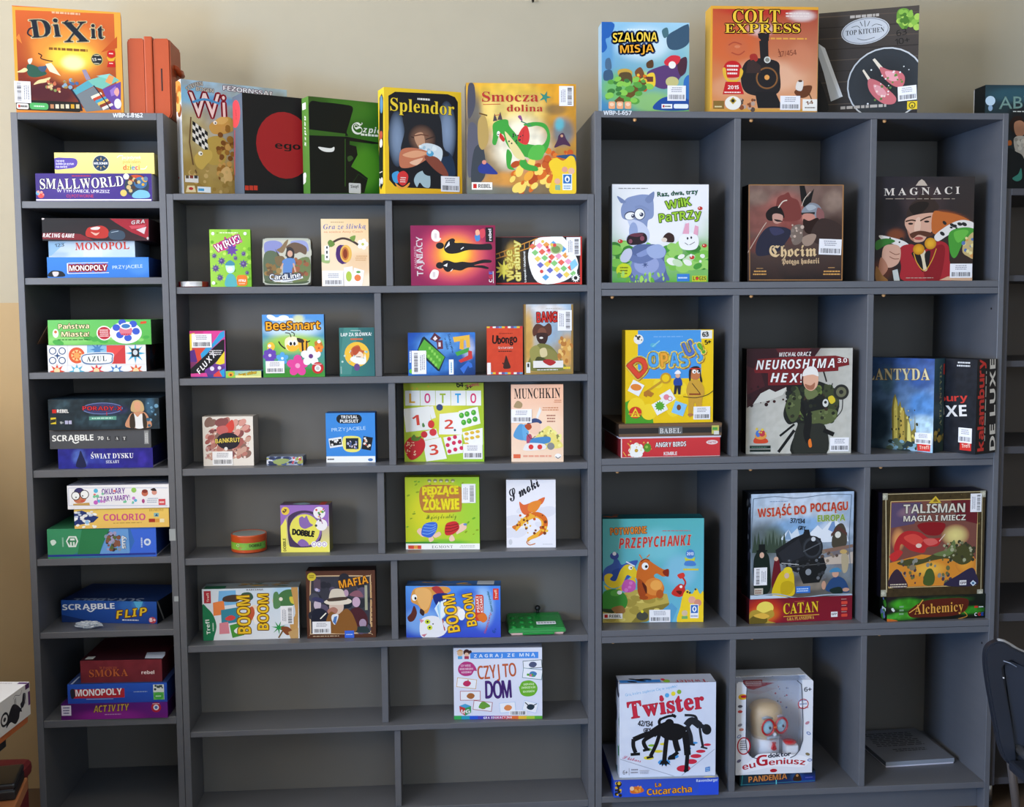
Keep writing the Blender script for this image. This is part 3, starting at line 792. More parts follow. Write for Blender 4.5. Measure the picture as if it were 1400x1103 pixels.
('board_game_box','dark game box with a frying pan of meat, leaning beside the train game','game box','games on top of the bookcases',(1.8304,0.0925,1.8998),-0.3808,0.2556,0.2853,0.055,('28262a','1e1c1e','2c2a2c'),{'F':[('bg','3c3634','4a423c','262428','2a2624'),('L','544840',5.2,(2,550,515,538)),('L','2a2422',5.2,(3,492,517,481)),('L','544840',5.2,(4,434,518,425)),('L','2a2422',5.2,(5,376,519,368)),('L','544840',5.2,(6,318,520,311)),('L','2a2422',5.2,(7,260,522,254)),('L','544840',5.2,(7,201,523,198)),('L','2a2422',5.2,(8,143,524,141)),('L','544840',5.2,(9,84,525,84)),('S','6a9a38',(406,554,450,558,487,517,509,523,514,447,466,466,430,454,400,502)),('N',('88b848','4a7a28','a8cc58'),26,408,456,508,546,7.5,16.9,5,1,0),('E','d8dade',241.3,459.7,123.6,69.1,4),('E','8c9098',241.3,459.7,119.9,66,4),('E','c8ccd2',241.3,459.7,114.2,61.4,4),('T','TOP KITCHEN','r','2a2c30',142.3,442.6,338,448.2,24.9),('L','2a2c30',3.4,(241,481,237,515)),('L','2a2c30',3.4,(226,486,214,510)),('L','2a2c30',3.4,(252,484,263,509)),('L','2a2c30',2.6,(170,483,200,488,215,475),1),('L','2a2c30',2.6,(274,482,296,491,326,481),1),('L','2a2c30',2.6,(201,423,238,412,290,423),1),('E','c8ccd0',350.7,174.8,198.5,191.8,4),('E','2c3238',350.7,174.8,191,184.1,4),('E','1c2024',358.2,170.4,168.5,161.1,4,'2c3238'),('P','e8dcc8',(230,252,237,259,306,158,288,152)),('S','c86a70',(265,207,317,188,370,139,404,99,393,69,342,72,289,114,262,161)),('S','e09aa0',(288,175,333,157,356,117,311,120)),('N',('f0d0c8','5a7a40'),10,289,90,377,177,3.7,7.5,6,1,0),('P','e8dcc8',(281,306,292,313,346,248,327,241)),('S','c86a70',(319,265,368,246,420,235,446,203,436,158,392,161,339,210)),('S','e8a0a8',(346,240,398,229,413,190,369,193)),('N',('5a8a38','f0d0c8'),10,354,178,434,242,3.7,7.5,7,1,0),('N',('e8e8e8',),12,238,47,474,262,2.6,4.9,3,1,0),('P','c8ccd0',(1,411,35,385,83,250,131,123,70,100,30,254,2,341)),('P','e8ecf0',(8,403,35,385,131,123,112,121)),('S','1a1a1c',(4,209,31,169,59,58,6,53)),('D','b8b0a8',116,78,372,47,1,3),('R','e8c828',460.5,34.1,54,42.5,0),('E','4a4a20',485.7,55.5,16.9,17.3),('E','e8c828',485.7,55.5,12,12.3),('E','4a4a20',485.8,51.7,5.2,5.4),('D','b8b0a8',154,553,325,523,1,5),('T','63','n','101010',401.2,418.6,452.3,425.9,30.7),('T','10+','n','101010',394.8,373.6,467.8,383.1,30.7)]},[('F',415,79,94,76,3,'h')],'none','p',0.0012,'lid'),
('board_game_box','long purple game box with big white lettering, topmost shelf of the narrow bookcase','game box','boxes lying in the narrow bookcase',(-0.1811,0.02,1.672),0,0.284,0.0698,0.29,('3a2878','e8e4ec','3a2a78'),{'F':[('bg','3e2a80','3e2a80','402a82','402a82'),('G','584098',218,75,215,58,0.4,0),('T','SMALLWORLD','r','f8f6f8',21.7,64.5,429.3,79.3,48.9,'20103a',2.5,0.45,-7.2),('T','W TYM ŚWIECIE, UMRZESZ','g','f0ecf4',102.8,46.5,359.9,43,14.5),('T','OJ POTWORNIE','g','c03050',148.1,21.2,280.3,21.2,14.5),('D','b03050',177,122,281,133,1,1),('E','28384a',494,79.3,60.8,57.9),('E','c04828',491.6,115.6,39.3,18.1),('E','3a6a98',512.4,93.9,32.2,29),('N',('d8a030','4a3020','c8b078','5a7a9a'),18,453,50,553,123,5.4,12.5,4,1,0),('S','78b8d8',(471,36,504,58,547,50,553,21,481,18)),('E','e8e4dc',443.5,124.6,14.3,14.5),('E','d8c068',428,43,16.1,16.3),('E','e8504a',24,32,16.1,14.5),('E','60b0d8',10.2,42.8,10.7,10.9),('N',('f0a090','d83a48'),5,6,21,39,50,3.6,7.2,3,1,0),('R','f0ecf4',-5.6,4.9,569.3,7.3,0)]},[],'under','p',0.0012,'lid'),
('board_game_box','pale yellow quiz game box lying on top of the purple one','game box','boxes lying in the narrow bookcase',(-0.1558,0.03,1.7419),0,0.2446,0.0524,0.24,('eedd8c','e8d888','e8d888'),{'F':[('bg','f2e28e','f2e28e','ecd880','ecd880'),('S','5a4aa8',(-1,75,56,79,102,75,112,54,97,32,54,25,-3,25)),('T','nowe','b','e0dcf4',7.1,59,48.1,59.1,10.9),('T','kolekcje pytan','b','e0dcf4',6.5,44.5,94,44.7,10.9),('T','na nowo','b','e0dcf4',6,30.1,61.3,30.2,10.9),('E','e8e0b8',226.7,52.3,41.3,41.7),('E','1c3a58',226.7,52.3,38,38.4),('P','c8b068',(228,87,231,62,252,77,237,56,261,52,236,48,250,28,230,42,225,18,222,42,202,28,217,48,193,52,217,56,204,76,223,62)),('E','1c3a58',226.7,52.3,17.9,18.1),('R','1c3a58',188.7,43.1,76,18.3,0),('T','MILIONER','b','f0f0f4',192.5,46.7,260.6,46.9,10.9),('T','pojedynek','b','fbf4d8',331.6,74.2,425.2,74.5,14.5),('T','pokolen','b','d8ba60',334.4,52.5,420.8,52.7,14.5),('T','dzieci','b',('e8502a','f0a020','58a838','3a88c8','d83a78','e8a020'),335.1,19.9,416.1,20,23.6),('L','fbf8e8',3.6,(307,80,318,90,336,91),1),('L','fbf8e8',3.6,(420,25,442,26,453,40),1)]},[],'back','p',0.0012,'lid'),
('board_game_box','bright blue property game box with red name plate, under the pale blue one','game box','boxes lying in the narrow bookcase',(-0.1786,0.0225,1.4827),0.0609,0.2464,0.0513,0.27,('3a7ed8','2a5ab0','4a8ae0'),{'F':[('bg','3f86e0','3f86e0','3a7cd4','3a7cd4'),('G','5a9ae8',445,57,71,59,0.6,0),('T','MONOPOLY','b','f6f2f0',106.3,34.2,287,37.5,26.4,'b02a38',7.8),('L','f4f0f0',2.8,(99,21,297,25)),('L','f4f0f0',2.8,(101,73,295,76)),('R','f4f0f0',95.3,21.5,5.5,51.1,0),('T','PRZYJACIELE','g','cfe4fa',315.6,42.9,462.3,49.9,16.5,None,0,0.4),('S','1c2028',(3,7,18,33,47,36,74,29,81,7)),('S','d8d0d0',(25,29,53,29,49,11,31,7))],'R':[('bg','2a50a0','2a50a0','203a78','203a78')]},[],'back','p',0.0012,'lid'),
('board_game_box','worn pale blue property game box with red lettering, middle of the second shelf stack','game box','boxes lying in the narrow bookcase',(-0.1962,0.035,1.534),0.0476,0.2102,0.0415,0.2,('b8cce0','8aa0b8','c8d8e8'),{'F':[('bg','a8c4dc','c8d8e8','b8d0e4','d4dce8'),('G','d8e4f0',225,37,107,44,0.7,0),('G','90b0d0',47,15,71,22,0.6,0),('P','90b8dc',(0,77,85,77,11,8,-3,8)),('P','d8e0ec',(169,44,262,52,260,4,167,4)),('T','MONOPOL','r','d04038',129.3,37.1,393.8,42.5,36.7,'e8eef4',1.8),('T','123','b','4a6078',30.6,51.8,76.8,55.5,16.5)]},[],'back','p',0.0012,'lid'),
('board_game_box','black racing game box with two toy cars and red corners, top of its stack','game box','boxes lying in the narrow bookcase',(-0.1821,0.025,1.5754),0.0386,0.2593,0.0559,0.25,('1c191c','3a2024','3a2028'),{'F':[('bg','1e1b1e','241a1e','3a1e24','1c1a1c'),('P','7a1e28',(-3,37,71,41,184,33,247,1,-4,8)),('P','a02030',(329,110,519,107,515,8,434,41,364,85)),('T','RACING GAME','o','f0ecec',1.3,17,155,15.1,19.7),('S','b83028',(209,37,221,63,249,70,292,74,320,52,315,19,276,11,219,19)),('S','d8d0cc',(235,63,264,70,281,66,270,55,242,55)),('S','e8b0a0',(234,44,259,37,277,41,258,26)),('S','3a4a5c',(319,33,334,52,363,55,395,44,401,19,382,4,333,8)),('L','a8b8c8',2.8,(334,41,370,48)),('T','GRA','o','d8c8cc',435.2,81,500,88.4,18.2,'7a1824',1.4),('P','c84a58',(421,74,507,81,492,63,434,59)),('P','d8c8cc',(456,55,507,70,495,33)),('E','d8d0d0',5.1,109.5,7.8,5.8),('E','c8c0c0',511.8,11.5,5.3,7.3)]},[],'back','p',0.0012,'lid'),
('board_game_box','white game box covered in blue, red and turquoise patterned tiles','game box','boxes lying in the narrow bookcase',(-0.1881,0.015,1.2458),0,0.2428,0.068,0.26,('e8e6e8','20242c','d8d8dc'),{'F':[('bg','e9e8ea','e9e8ea','e4e4e8','e4e4e8'),('R','e8eaf0',-2.2,36.9,99,95,0),('E','2c4a78',25.7,106.7,18.1,18.5),('E','e8eaf0',25.7,106.7,13.4,13.7),('E','2c4a78',72.4,106.3,18.1,18.5),('E','e8eaf0',72.4,106.3,13.4,13.7),('E','2c4a78',23.8,58.8,18.1,18.5),('E','e8eaf0',23.8,58.8,13.4,13.7),('E','2c4a78',70.5,58.3,18.1,18.5),('E','e8eaf0',70.5,58.3,13.4,13.7),('P','2c4a78',(49,101,52,87,66,82,52,78,47,64,44,78,30,83,44,87)),('E','d85a30',143.6,83.4,39.8,40.7),('E','f0c080',143.6,83.4,27.1,27.8),('P','d85a30',(157,114,154,94,174,96,158,83,173,71,153,73,155,53,143,69,130,53,133,73,113,71,129,83,114,96,134,94,132,114,144,98)),('E','e8a058',143.6,83.4,14.5,14.8),('P','88b8d8',(196,135,293,134,292,89,194,90)),('P','4a80b8',(247,149,252,126,272,138,259,117,282,112,259,106,270,86,251,98,244,75,240,98,219,86,232,106,210,112,233,118,221,138,241,126)),('R','dd4a48',291.8,39.2,92.1,93.6,0),('P','c83a3c',(292,41,384,133,381,40)),('P','48a8d0',(435,143,441,109,470,128,450,98,484,91,450,84,468,54,440,74,432,40,426,74,396,55,416,85,383,92,417,99,399,129,427,109)),('P','d8eaf0',(442,112,441,99,454,100,444,92,453,83,441,84,441,71,433,80,424,71,425,84,413,83,422,92,413,100,426,99,425,112,434,103)),('R','1f2830',414.5,73.2,37.8,42.3,0),('E','c8d0d8',433.4,95.3,11.6,13.3),('S','dfe6ea',(161,68,191,94,314,96,324,67,304,37,189,35)),('S','4a6a98',(165,68,191,90,310,93,320,67,305,41,189,38)),('S','e8ecee',(170,68,194,85,306,87,315,67,301,45,193,44)),('T','AZUL','r','2a3844',191.1,51.4,290.6,54.1,25.9,None,0,0,0,0,0.1),('P','d84a30',(45,44,51,20,72,32,60,10,83,3,60,-4,70,-26,49,-14,42,-38,36,-14,14,-25,26,-4,4,4,27,10,16,32,37,20)),('E','f0d0a0',43.3,6.8,14.5,14.8),('P','58b0d0',(142,43,148,19,170,30,157,9,180,2,157,-5,167,-27,147,-15,139,-39,133,-15,111,-27,124,-5,101,2,124,9,114,31,134,19)),('E','d8ecf4',140.6,5.7,14.5,14.8),('P','d83a40',(239,42,246,18,267,29,255,8,278,0,254,-6,265,-28,244,-16,236,-40,230,-16,209,-28,221,-6,198,1,222,8,211,30,232,18)),('E','f0d0a0',238.1,4.6,14.5,14.8),('P','4a80c0',(337,41,343,17,365,28,353,7,376,-1,352,-8,363,-29,342,-17,334,-41,328,-17,306,-29,319,-7,296,0,319,7,309,29,329,17)),('E','d8ecf4',335.9,3.5,14.5,14.8),('P','d85a30',(435,40,441,16,463,27,451,6,474,-2,450,-9,461,-31,440,-19,432,-42,426,-18,404,-30,417,-8,394,-1,417,6,406,28,427,16)),('E','f0d0a0',433.9,2.4,14.5,14.8),('L','d8d8dc',2.5,(-2,35,482,35)),('L','d8d8dc',2.5,(99,136,94,3))],'R':[('bg','20242a','20242a','181c22','181c22'),('N',('3a4048','4a3030','2a3a50','5a2a28'),20,-19,-1,199,126,16.2,40.6,4,1,0)]},[],'back','p',0.0012,'lid'),
('board_game_box','green word game box with an open cardboard flap, lying on the tiled box','game box','boxes lying in the narrow bookcase',(-0.1781,0.012,1.3138),0,0.254,0.0631,0.22,('68c060','3a4a38','58a858'),{'F':[('bg','6cc468','58b858','5ab04c','78c860'),('G','98d880',86,26,144,30,0.5,0),('N',('88d070','48a848'),14,-1,8,501,40,7.2,14.4,3,2,0),('T','Państwa','b','f4ecb8',52,81,202.9,83.4,24.3,'3a7a3a',2.9),('T','Miasta!','b','f4ecb8',64.8,42.3,201.4,42.9,24.3,'3a7a3a',2.9),('E','e8f0e0',36.7,59.1,14.4,22.1),('E','c86a38',37,66.4,7.2,7.4),('D','2a6a2a',42,22,208,32,1,4),('E','f0f0ec',275.9,58.8,37.8,36.9),('E','b82a3a',275.9,58.8,32.4,31.7),('D','f0d8d8',252,39,300,79,4,3),('E','e8ecf0',382.5,59.8,79.3,55.3),('E','3a5ac8',336.5,86,18.7,17),('E','3a5ac8',353.2,48.9,18.7,17),('E','3a5ac8',392.5,33.8,18.7,17),('E','3a5ac8',433.4,66.7,18.7,17),('E','3a5ac8',420.2,103.7,18.7,17),('E','3a5ac8',366.3,111.5,18.7,17),('E','d8788a',382.9,70.8,32.4,25.8),('E','e8e8f4',383.7,93,28.8,16.6),('E','3a78b8',383.7,93,21.6,11.1),('D','c83a50',353,45,419,59,1,2),('P','d84a28',(457,115,486,118,486,107,456,103))]},[],'back','p',0.0012,'lid'),
('board_game_box','dark blue fantasy game box with a white edge, bottom of the fourth shelf stack','game box','boxes lying in the narrow bookcase',(-0.1789,0.0248,0.998),-0.0133,0.2376,0.0509,0.26,('2a2a88','1c1c58','24248a'),{'F':[('bg','2a2c90','2a2488','2c248c','2a30a0'),('G','5a78d0',104,59,44,53,0.8,0),('G','7a98e0',125,32,29,23,0.8,0),('G','3a48b0',203,46,110,30,0.7,0),('G','4838c0',423,42,29,53,0.6,0),('Z','1a1860',0.4,29.4,4),('S','1a2048',(88,10,105,70,113,92,123,70,139,9)),('T','ŚWIAT DYSKU','r','eef0f6',164.5,50.1,377.6,50.6,24.9),('T','SEKARY','r','d8dcf0',238.8,24.5,306.8,25.3,15.1)]},[],'under','p',0.0012,'lid'),
('board_game_box','dark grey letter game box with thin brown rim and white lettering','game box','boxes lying in the narrow bookcase',(-0.1898,0.0248,1.0489),-0.0125,0.2535,0.0491,0.25,('4c4e54','3a3c40','5a5a5e'),{'F':[('bg','50535a','50535a','4a4c52','4a4c52'),('R','8a6a4a',-0.1,93.4,507,1.2,0),('T','SCRABBLE','b','f0f2f2',12.3,39.6,218.8,42.3,30.1),('L','f0f2f2',5.5,(113,40,127,29,145,36),1),('T','70','b','e8eaea',239,43.8,268.3,44.2,17.3),('R','3c3e44',280.9,37.6,24.7,26,0),('T','L','r','e8eaea',286.6,43.9,298.3,44.1,15),('R','3c3e44',324.8,37,24.8,25.9,0),('T','A','r','e8eaea',330.6,43.3,342.3,43.5,15),('R','3c3e44',361.5,36.4,24.8,26,0),('T','T','r','e8eaea',367.3,42.7,379,42.9,15),('R','8a8c90',473.1,19.7,22.6,69.4,0),('D','d0d4d8',477,23,492,84,2,2,1)]},[],'back','p',0.0012,'lid'),
('board_game_box','dark teal adventure game box with a blonde figure, top of its stack','game box','boxes lying in the narrow bookcase',(-0.1763,0.0168,1.098),0.0177,0.2737,0.0787,0.24,('20333f','182028','24384a'),{'F':[('bg','22323c','283e4a','22323e','1e2a34'),('G','3a5868',264,46,181,45,0.6,0),('G','4a6a7a',69,124,51,37,0.5,0),('G','3a3a78',302,102,123,34,0.7,0),('Z','10181e',0.6,25.3,5),('G','4a7aa0',502,117,29,60,0.5,0),('E','6a7ab0',266.1,108,101.3,29.9),('E','3a3c68',266.1,108,95.8,26.2),('T','PORADY-X','b','c83038',168.4,100.2,363.5,97.1,20.2,'28203a',2.5,0.2),('L','b02838',3.6,(287,91,287,72)),('R','58988a',199,49.3,134.5,18.4,0),('D','c8f0e0',203,53,330,64,1,2),('R','c82820',18.7,87.6,20.4,18.3,0),('T','REBEL','b','f0f0f0',42.1,89.1,99.5,88.2,17.2),('R','d8c030',9.3,31.9,26.4,33.1,0),('P','2a2a20',(10,54,35,58,35,43,9,36)),('T','10+','b','d8dce0',54.2,33,72.2,32.7,11.2),('R','b0b0d0',79.3,30.7,15.1,18.4,0),('R','b0b0d0',97.3,30.4,15.1,18.4,0),('S','c8a878',(407,108,419,141,445,148,466,133,473,99,458,88,414,89)),('S','d8a080',(427,137,452,137,455,107,440,92,426,107)),('S','c89070',(382,11,395,63,418,85,469,88,493,61,502,9)),('S','e4e6ea',(421,78,439,62,461,77,470,9,422,10)),('S','3a3028',(402,63,421,81,426,10,400,10)),('S','3a3028',(465,81,482,62,484,9,466,9)),('N',('6a98b8','38607a'),14,491,9,543,143,3.6,10.8,4,1,0)]},[],'back','p',0.0012,'lid'),
('board_game_box','thick half green half blue game box lying at the bottom of the fifth shelf stack','game box','boxes lying in the narrow bookcase',(-0.1904,0.006,0.7697),0,0.2718,0.0766,0.25,('3a8a60','20408a','2a6a4a'),{'F':[('bg','3a8a5c','3a68d0','3a66d8','38885c'),('P','3e9468',(0,155,167,152,194,94,170,42,125,20,-5,23)),('P','2f8050',(174,152,313,149,273,66,257,17,147,20)),('P','6aa0e0',(313,149,404,147,410,13,257,17,281,77)),('P','3f6ce0',(415,146,543,143,539,10,403,14,435,81)),('P','e8f0ec',(92,89,107,115,144,114,153,88,141,58,105,58)),('P','3a8a60',(99,89,112,108,138,107,146,88,136,65,111,66)),('R','e8f0ec',113.6,92.4,22.3,10.8,0),('R','e8f0ec',112.6,65.9,8,18.7,0),('R','e8f0ec',127.2,65.5,8,18.8,0),('D','98c8b0',69,56,85,116,1,2,1),('S','d8e8e0',(15,91,34,98,44,83,25,68)),('N',('5a6a3a','8a5a48','a8a0c8','3a3038','8a98b0'),46,294,39,359,129,5.8,11.7,6,1,0),('T','sny','b','dfeaf8',389.5,44.3,388.2,112.7,19,'4a70c8',2.2),('D','e8f0f8',367,45,381,113,1,3,1),('E','d8e4f8',498.9,76,17.5,18.2),('E','5a80d8',498.9,76,8.8,9.1),('D','c8d8f4',463,43,478,107,1,2,1),('R','2a3a98',-5.5,20.1,544.5,-9.8,0)]},[],'under','p',0.0012,'lid'),
('board_game_box','yellow colour game box with a blue game board picture, middle of the fifth shelf stack','game box','boxes lying in the narrow bookcase',(-0.1384,0.004,0.8463),0,0.2363,0.0508,0.22,('ecc868','d8b050','e0c060'),{'F':[('bg','f0cc68','f0cc68','eec468','eec468'),('P','283a78',(-1,87,39,93,122,58,95,32,-3,15)),('N',('e8ecf0','f4f6f8','c8d4e8'),16,0,19,105,92,4.4,8,6,1.8,0),('N',('f4f4f0','f8e8c0'),8,7,7,103,32,4.4,8,7,1.6,0),('E','98c8f0',62.6,32.5,9.5,9.8),('T','COLORIO','b','d0508a',144.8,38.3,355,37.6,34,None,0,0.1),('D','a07a30',179,22,355,28,1,2),('T','EGMONT','r','b89038',374.9,82.7,448.3,83,11.3),('R','8ab8b8',397.7,53.8,24.6,20.3,0),('P','28487a',(403,57,411,71,418,57)),('R','b03a28',371.1,25.9,31.8,18.3,0),('R','e0a048',404.1,25.2,20.9,18.5,0),('R','f4e8c0',426.2,24.7,22.6,18.5,0)]},[],'back','p',0.0012,'lid'),
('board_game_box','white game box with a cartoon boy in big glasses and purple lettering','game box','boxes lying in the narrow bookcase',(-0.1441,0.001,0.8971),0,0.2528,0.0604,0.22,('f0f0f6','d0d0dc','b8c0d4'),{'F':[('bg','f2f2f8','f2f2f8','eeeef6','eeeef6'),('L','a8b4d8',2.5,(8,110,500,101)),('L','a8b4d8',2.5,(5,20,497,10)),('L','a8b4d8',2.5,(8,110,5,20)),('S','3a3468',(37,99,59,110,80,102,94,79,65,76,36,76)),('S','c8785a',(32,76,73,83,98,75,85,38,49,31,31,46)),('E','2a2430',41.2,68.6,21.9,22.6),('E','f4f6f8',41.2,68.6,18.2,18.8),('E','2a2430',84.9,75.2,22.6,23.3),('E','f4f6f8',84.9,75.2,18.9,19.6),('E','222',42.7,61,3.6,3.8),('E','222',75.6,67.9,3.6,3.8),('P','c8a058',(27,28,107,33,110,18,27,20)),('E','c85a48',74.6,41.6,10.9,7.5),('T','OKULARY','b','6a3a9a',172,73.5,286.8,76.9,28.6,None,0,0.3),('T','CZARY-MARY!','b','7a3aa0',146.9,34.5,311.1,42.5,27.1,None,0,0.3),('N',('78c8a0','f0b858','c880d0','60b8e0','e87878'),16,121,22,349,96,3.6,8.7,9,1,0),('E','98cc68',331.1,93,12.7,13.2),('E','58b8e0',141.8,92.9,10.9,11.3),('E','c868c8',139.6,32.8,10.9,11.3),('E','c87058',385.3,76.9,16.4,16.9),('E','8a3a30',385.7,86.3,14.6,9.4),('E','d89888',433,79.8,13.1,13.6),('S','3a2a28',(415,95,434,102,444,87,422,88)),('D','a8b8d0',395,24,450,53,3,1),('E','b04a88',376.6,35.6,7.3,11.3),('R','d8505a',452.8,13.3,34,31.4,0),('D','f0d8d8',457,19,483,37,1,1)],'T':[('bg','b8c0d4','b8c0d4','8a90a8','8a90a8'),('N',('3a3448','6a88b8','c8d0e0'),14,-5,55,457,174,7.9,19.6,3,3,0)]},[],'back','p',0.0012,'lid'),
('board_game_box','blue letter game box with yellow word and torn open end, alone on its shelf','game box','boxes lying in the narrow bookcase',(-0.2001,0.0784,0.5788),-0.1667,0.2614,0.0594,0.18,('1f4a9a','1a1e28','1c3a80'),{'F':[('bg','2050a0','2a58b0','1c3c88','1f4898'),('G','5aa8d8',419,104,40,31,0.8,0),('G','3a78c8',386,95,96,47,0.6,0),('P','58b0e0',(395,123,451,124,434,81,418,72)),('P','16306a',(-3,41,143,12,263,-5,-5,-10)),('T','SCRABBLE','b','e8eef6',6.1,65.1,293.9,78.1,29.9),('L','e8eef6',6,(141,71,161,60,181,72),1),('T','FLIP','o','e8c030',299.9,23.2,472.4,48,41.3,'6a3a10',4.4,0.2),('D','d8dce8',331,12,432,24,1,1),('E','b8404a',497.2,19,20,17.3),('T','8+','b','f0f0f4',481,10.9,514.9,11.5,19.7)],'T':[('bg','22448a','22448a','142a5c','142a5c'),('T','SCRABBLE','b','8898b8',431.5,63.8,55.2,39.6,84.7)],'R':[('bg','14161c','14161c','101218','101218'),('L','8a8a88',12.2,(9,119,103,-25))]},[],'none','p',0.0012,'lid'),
('board_game_box','purple charades game box with gold lettering, bottom of the lowest stack','game box','boxes lying in the narrow bookcase',(-0.1737,0.0009,0.3469),-0.0269,0.2718,0.0412,0.26,('5a1f78','3a1450','48186a'),{'F':[('bg','4a1a60','5a1f80','6a1a78','5a1a68'),('G','982a98',246,11,224,54,0.6,0),('T','ACTIVITY','o','b8984a',165.3,36.5,348.1,43.7,35,'4a2a18',1.9),('D','b08ab8',221,20,314,29,1,1),('R','d8d4e4',3.1,23.1,48.5,53.1,0),('D','4a3a78',9,29,46,71,3,2),('E','a8243a',484.9,55.9,25.3,26.4),('E','e0e0ec',484.9,55.9,14.2,14.8),('E','4a6ab0',484.9,55.9,8.2,8.5),('D','e0c8d0',467,72,506,79,1,1)]},[],'back','p',0.0012,'lid'),
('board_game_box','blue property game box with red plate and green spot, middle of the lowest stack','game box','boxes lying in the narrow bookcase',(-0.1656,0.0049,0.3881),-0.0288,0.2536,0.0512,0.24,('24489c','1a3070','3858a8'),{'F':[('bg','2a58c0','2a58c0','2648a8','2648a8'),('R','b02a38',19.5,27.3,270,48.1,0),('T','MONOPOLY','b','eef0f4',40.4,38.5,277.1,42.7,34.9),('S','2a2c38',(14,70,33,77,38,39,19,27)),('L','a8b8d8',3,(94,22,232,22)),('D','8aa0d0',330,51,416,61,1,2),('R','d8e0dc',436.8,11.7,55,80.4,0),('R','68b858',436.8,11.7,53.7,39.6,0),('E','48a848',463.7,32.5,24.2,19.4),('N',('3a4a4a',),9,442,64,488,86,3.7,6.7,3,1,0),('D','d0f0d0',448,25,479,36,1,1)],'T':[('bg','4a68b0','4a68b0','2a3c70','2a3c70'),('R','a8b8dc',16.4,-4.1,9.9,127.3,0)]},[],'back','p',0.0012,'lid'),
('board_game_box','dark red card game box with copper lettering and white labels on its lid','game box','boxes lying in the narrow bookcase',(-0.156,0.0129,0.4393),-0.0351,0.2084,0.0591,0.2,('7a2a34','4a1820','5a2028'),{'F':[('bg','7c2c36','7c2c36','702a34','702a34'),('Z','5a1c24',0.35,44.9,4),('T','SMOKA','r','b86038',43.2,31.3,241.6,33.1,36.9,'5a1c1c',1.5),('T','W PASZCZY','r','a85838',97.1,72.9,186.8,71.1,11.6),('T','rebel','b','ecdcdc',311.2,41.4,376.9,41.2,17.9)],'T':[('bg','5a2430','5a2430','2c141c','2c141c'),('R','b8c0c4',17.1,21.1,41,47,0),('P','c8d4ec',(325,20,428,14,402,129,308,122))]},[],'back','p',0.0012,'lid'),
('card_game_box','lime green card box with purple germs, left of the square tin','game box','games in the middle bookcase',(0.1516,0.014,1.4578),0.0395,0.1014,0.1443,0.035,('8cc83c','6aa02c','a0d050'),{'F':[('bg','9cd04a','8cc83c','78b830','a0d452'),('N',('c0e068','6aa82a','a8d850'),40,-5,5,199,280,3.6,10.9,3,1,0),('T','WIRUS!','b','f4f0f4',36.5,174,157.6,229,36.8,'d83890',5.8,0.3),('N',('d83890','c02878','6a48a0'),7,47,163,151,258,4.4,9.4,4,1,0),('P','6a48a0',(110,218,117,202,133,208,126,192,142,185,126,178,132,162,116,168,108,152,102,168,86,162,92,178,77,185,93,192,87,208,103,202)),('P','6a5a90',(58,152,62,141,73,146,68,134,79,130,67,125,72,114,61,119,56,107,52,119,41,114,46,125,35,130,47,134,42,146,53,141)),('E','5a4a80',57,129.9,11.4,11.6),('E','8a7ab0',54.8,132.1,4.9,5),('P','6a5a90',(166,139,171,127,183,132,177,120,190,115,177,110,182,98,170,103,165,91,160,103,148,98,154,110,141,115,154,120,149,132,161,127)),('E','5a4a80',165.5,114.9,12.7,12.9),('E','8a7ab0',163.4,117.1,5.4,5.5),('P','6a5a90',(28,116,32,104,43,109,38,98,49,93,37,89,42,77,31,82,26,71,22,82,11,77,16,89,5,93,17,98,12,109,23,104)),('E','5a4a80',26.9,93.2,11.4,11.6),('E','8a7ab0',24.8,95.4,4.9,5),('P','6a5a90',(48,66,51,55,62,60,57,49,68,45,57,41,61,31,51,36,47,25,43,36,33,31,38,41,27,45,38,49,33,60,44,55)),('E','5a4a80',47.3,45.2,10.2,10.3),('E','8a7ab0',45.2,47.4,4.4,4.4),('P','6a5a90',(167,183,170,174,179,178,174,169,184,166,174,164,178,154,170,159,166,150,164,159,155,155,160,164,150,166,160,169,155,178,164,174)),('E','5a4a80',166.8,166.5,7.6,7.7),('E','8a7ab0',164.7,168.7,3.3,3.3),('P','6a5a90',(22,173,25,163,34,168,29,159,38,156,28,153,33,144,24,149,21,139,18,149,9,144,14,153,5,156,15,159,10,168,19,163)),('E','5a4a80',21.5,155.7,7.6,7.7),('E','8a7ab0',19.4,157.9,3.3,3.3),('P','6a5a90',(127,160,129,151,137,155,132,147,142,144,132,142,137,133,129,138,126,129,124,138,115,134,120,142,111,144,120,147,116,155,124,151)),('E','5a4a80',126.3,144.4,6.6,6.7),('E','8a7ab0',124.2,146.7,2.8,2.9),('P','6a5a90',(183,86,185,76,193,81,188,73,197,70,188,68,193,60,185,65,182,55,180,65,172,60,177,68,168,71,177,73,172,81,180,77)),('E','5a4a80',182.5,70.5,6.3,6.4),('E','8a7ab0',180.4,72.8,2.7,2.8),('S','c8ecf0',(78,111,93,122,115,119,121,89,110,71,88,71,78,89)),('S','4a90a8',(75,115,97,133,118,122,118,108,78,108)),('S','5ab0b8',(72,4,80,52,99,67,120,52,130,4)),('E','f4f4f4',97.5,89.3,14.5,11),('E','f4f8f4',17.5,267.5,8,8.1),('E','f4f8f4',176.8,267.6,8,8.1),('E','f4f8f4',14,19.5,8.7,8.8),('D','e8f4c8',50,266,152,277,1,1),('R','e88030',129.8,4.2,52.4,55.2,14.5),('T','mu','b','f8f0e8',139.4,24.5,174,24.4,16.6),('D','f8e0c8',141,12,174,19,1,1)]},[],'back','p',0.0012,'lid'),
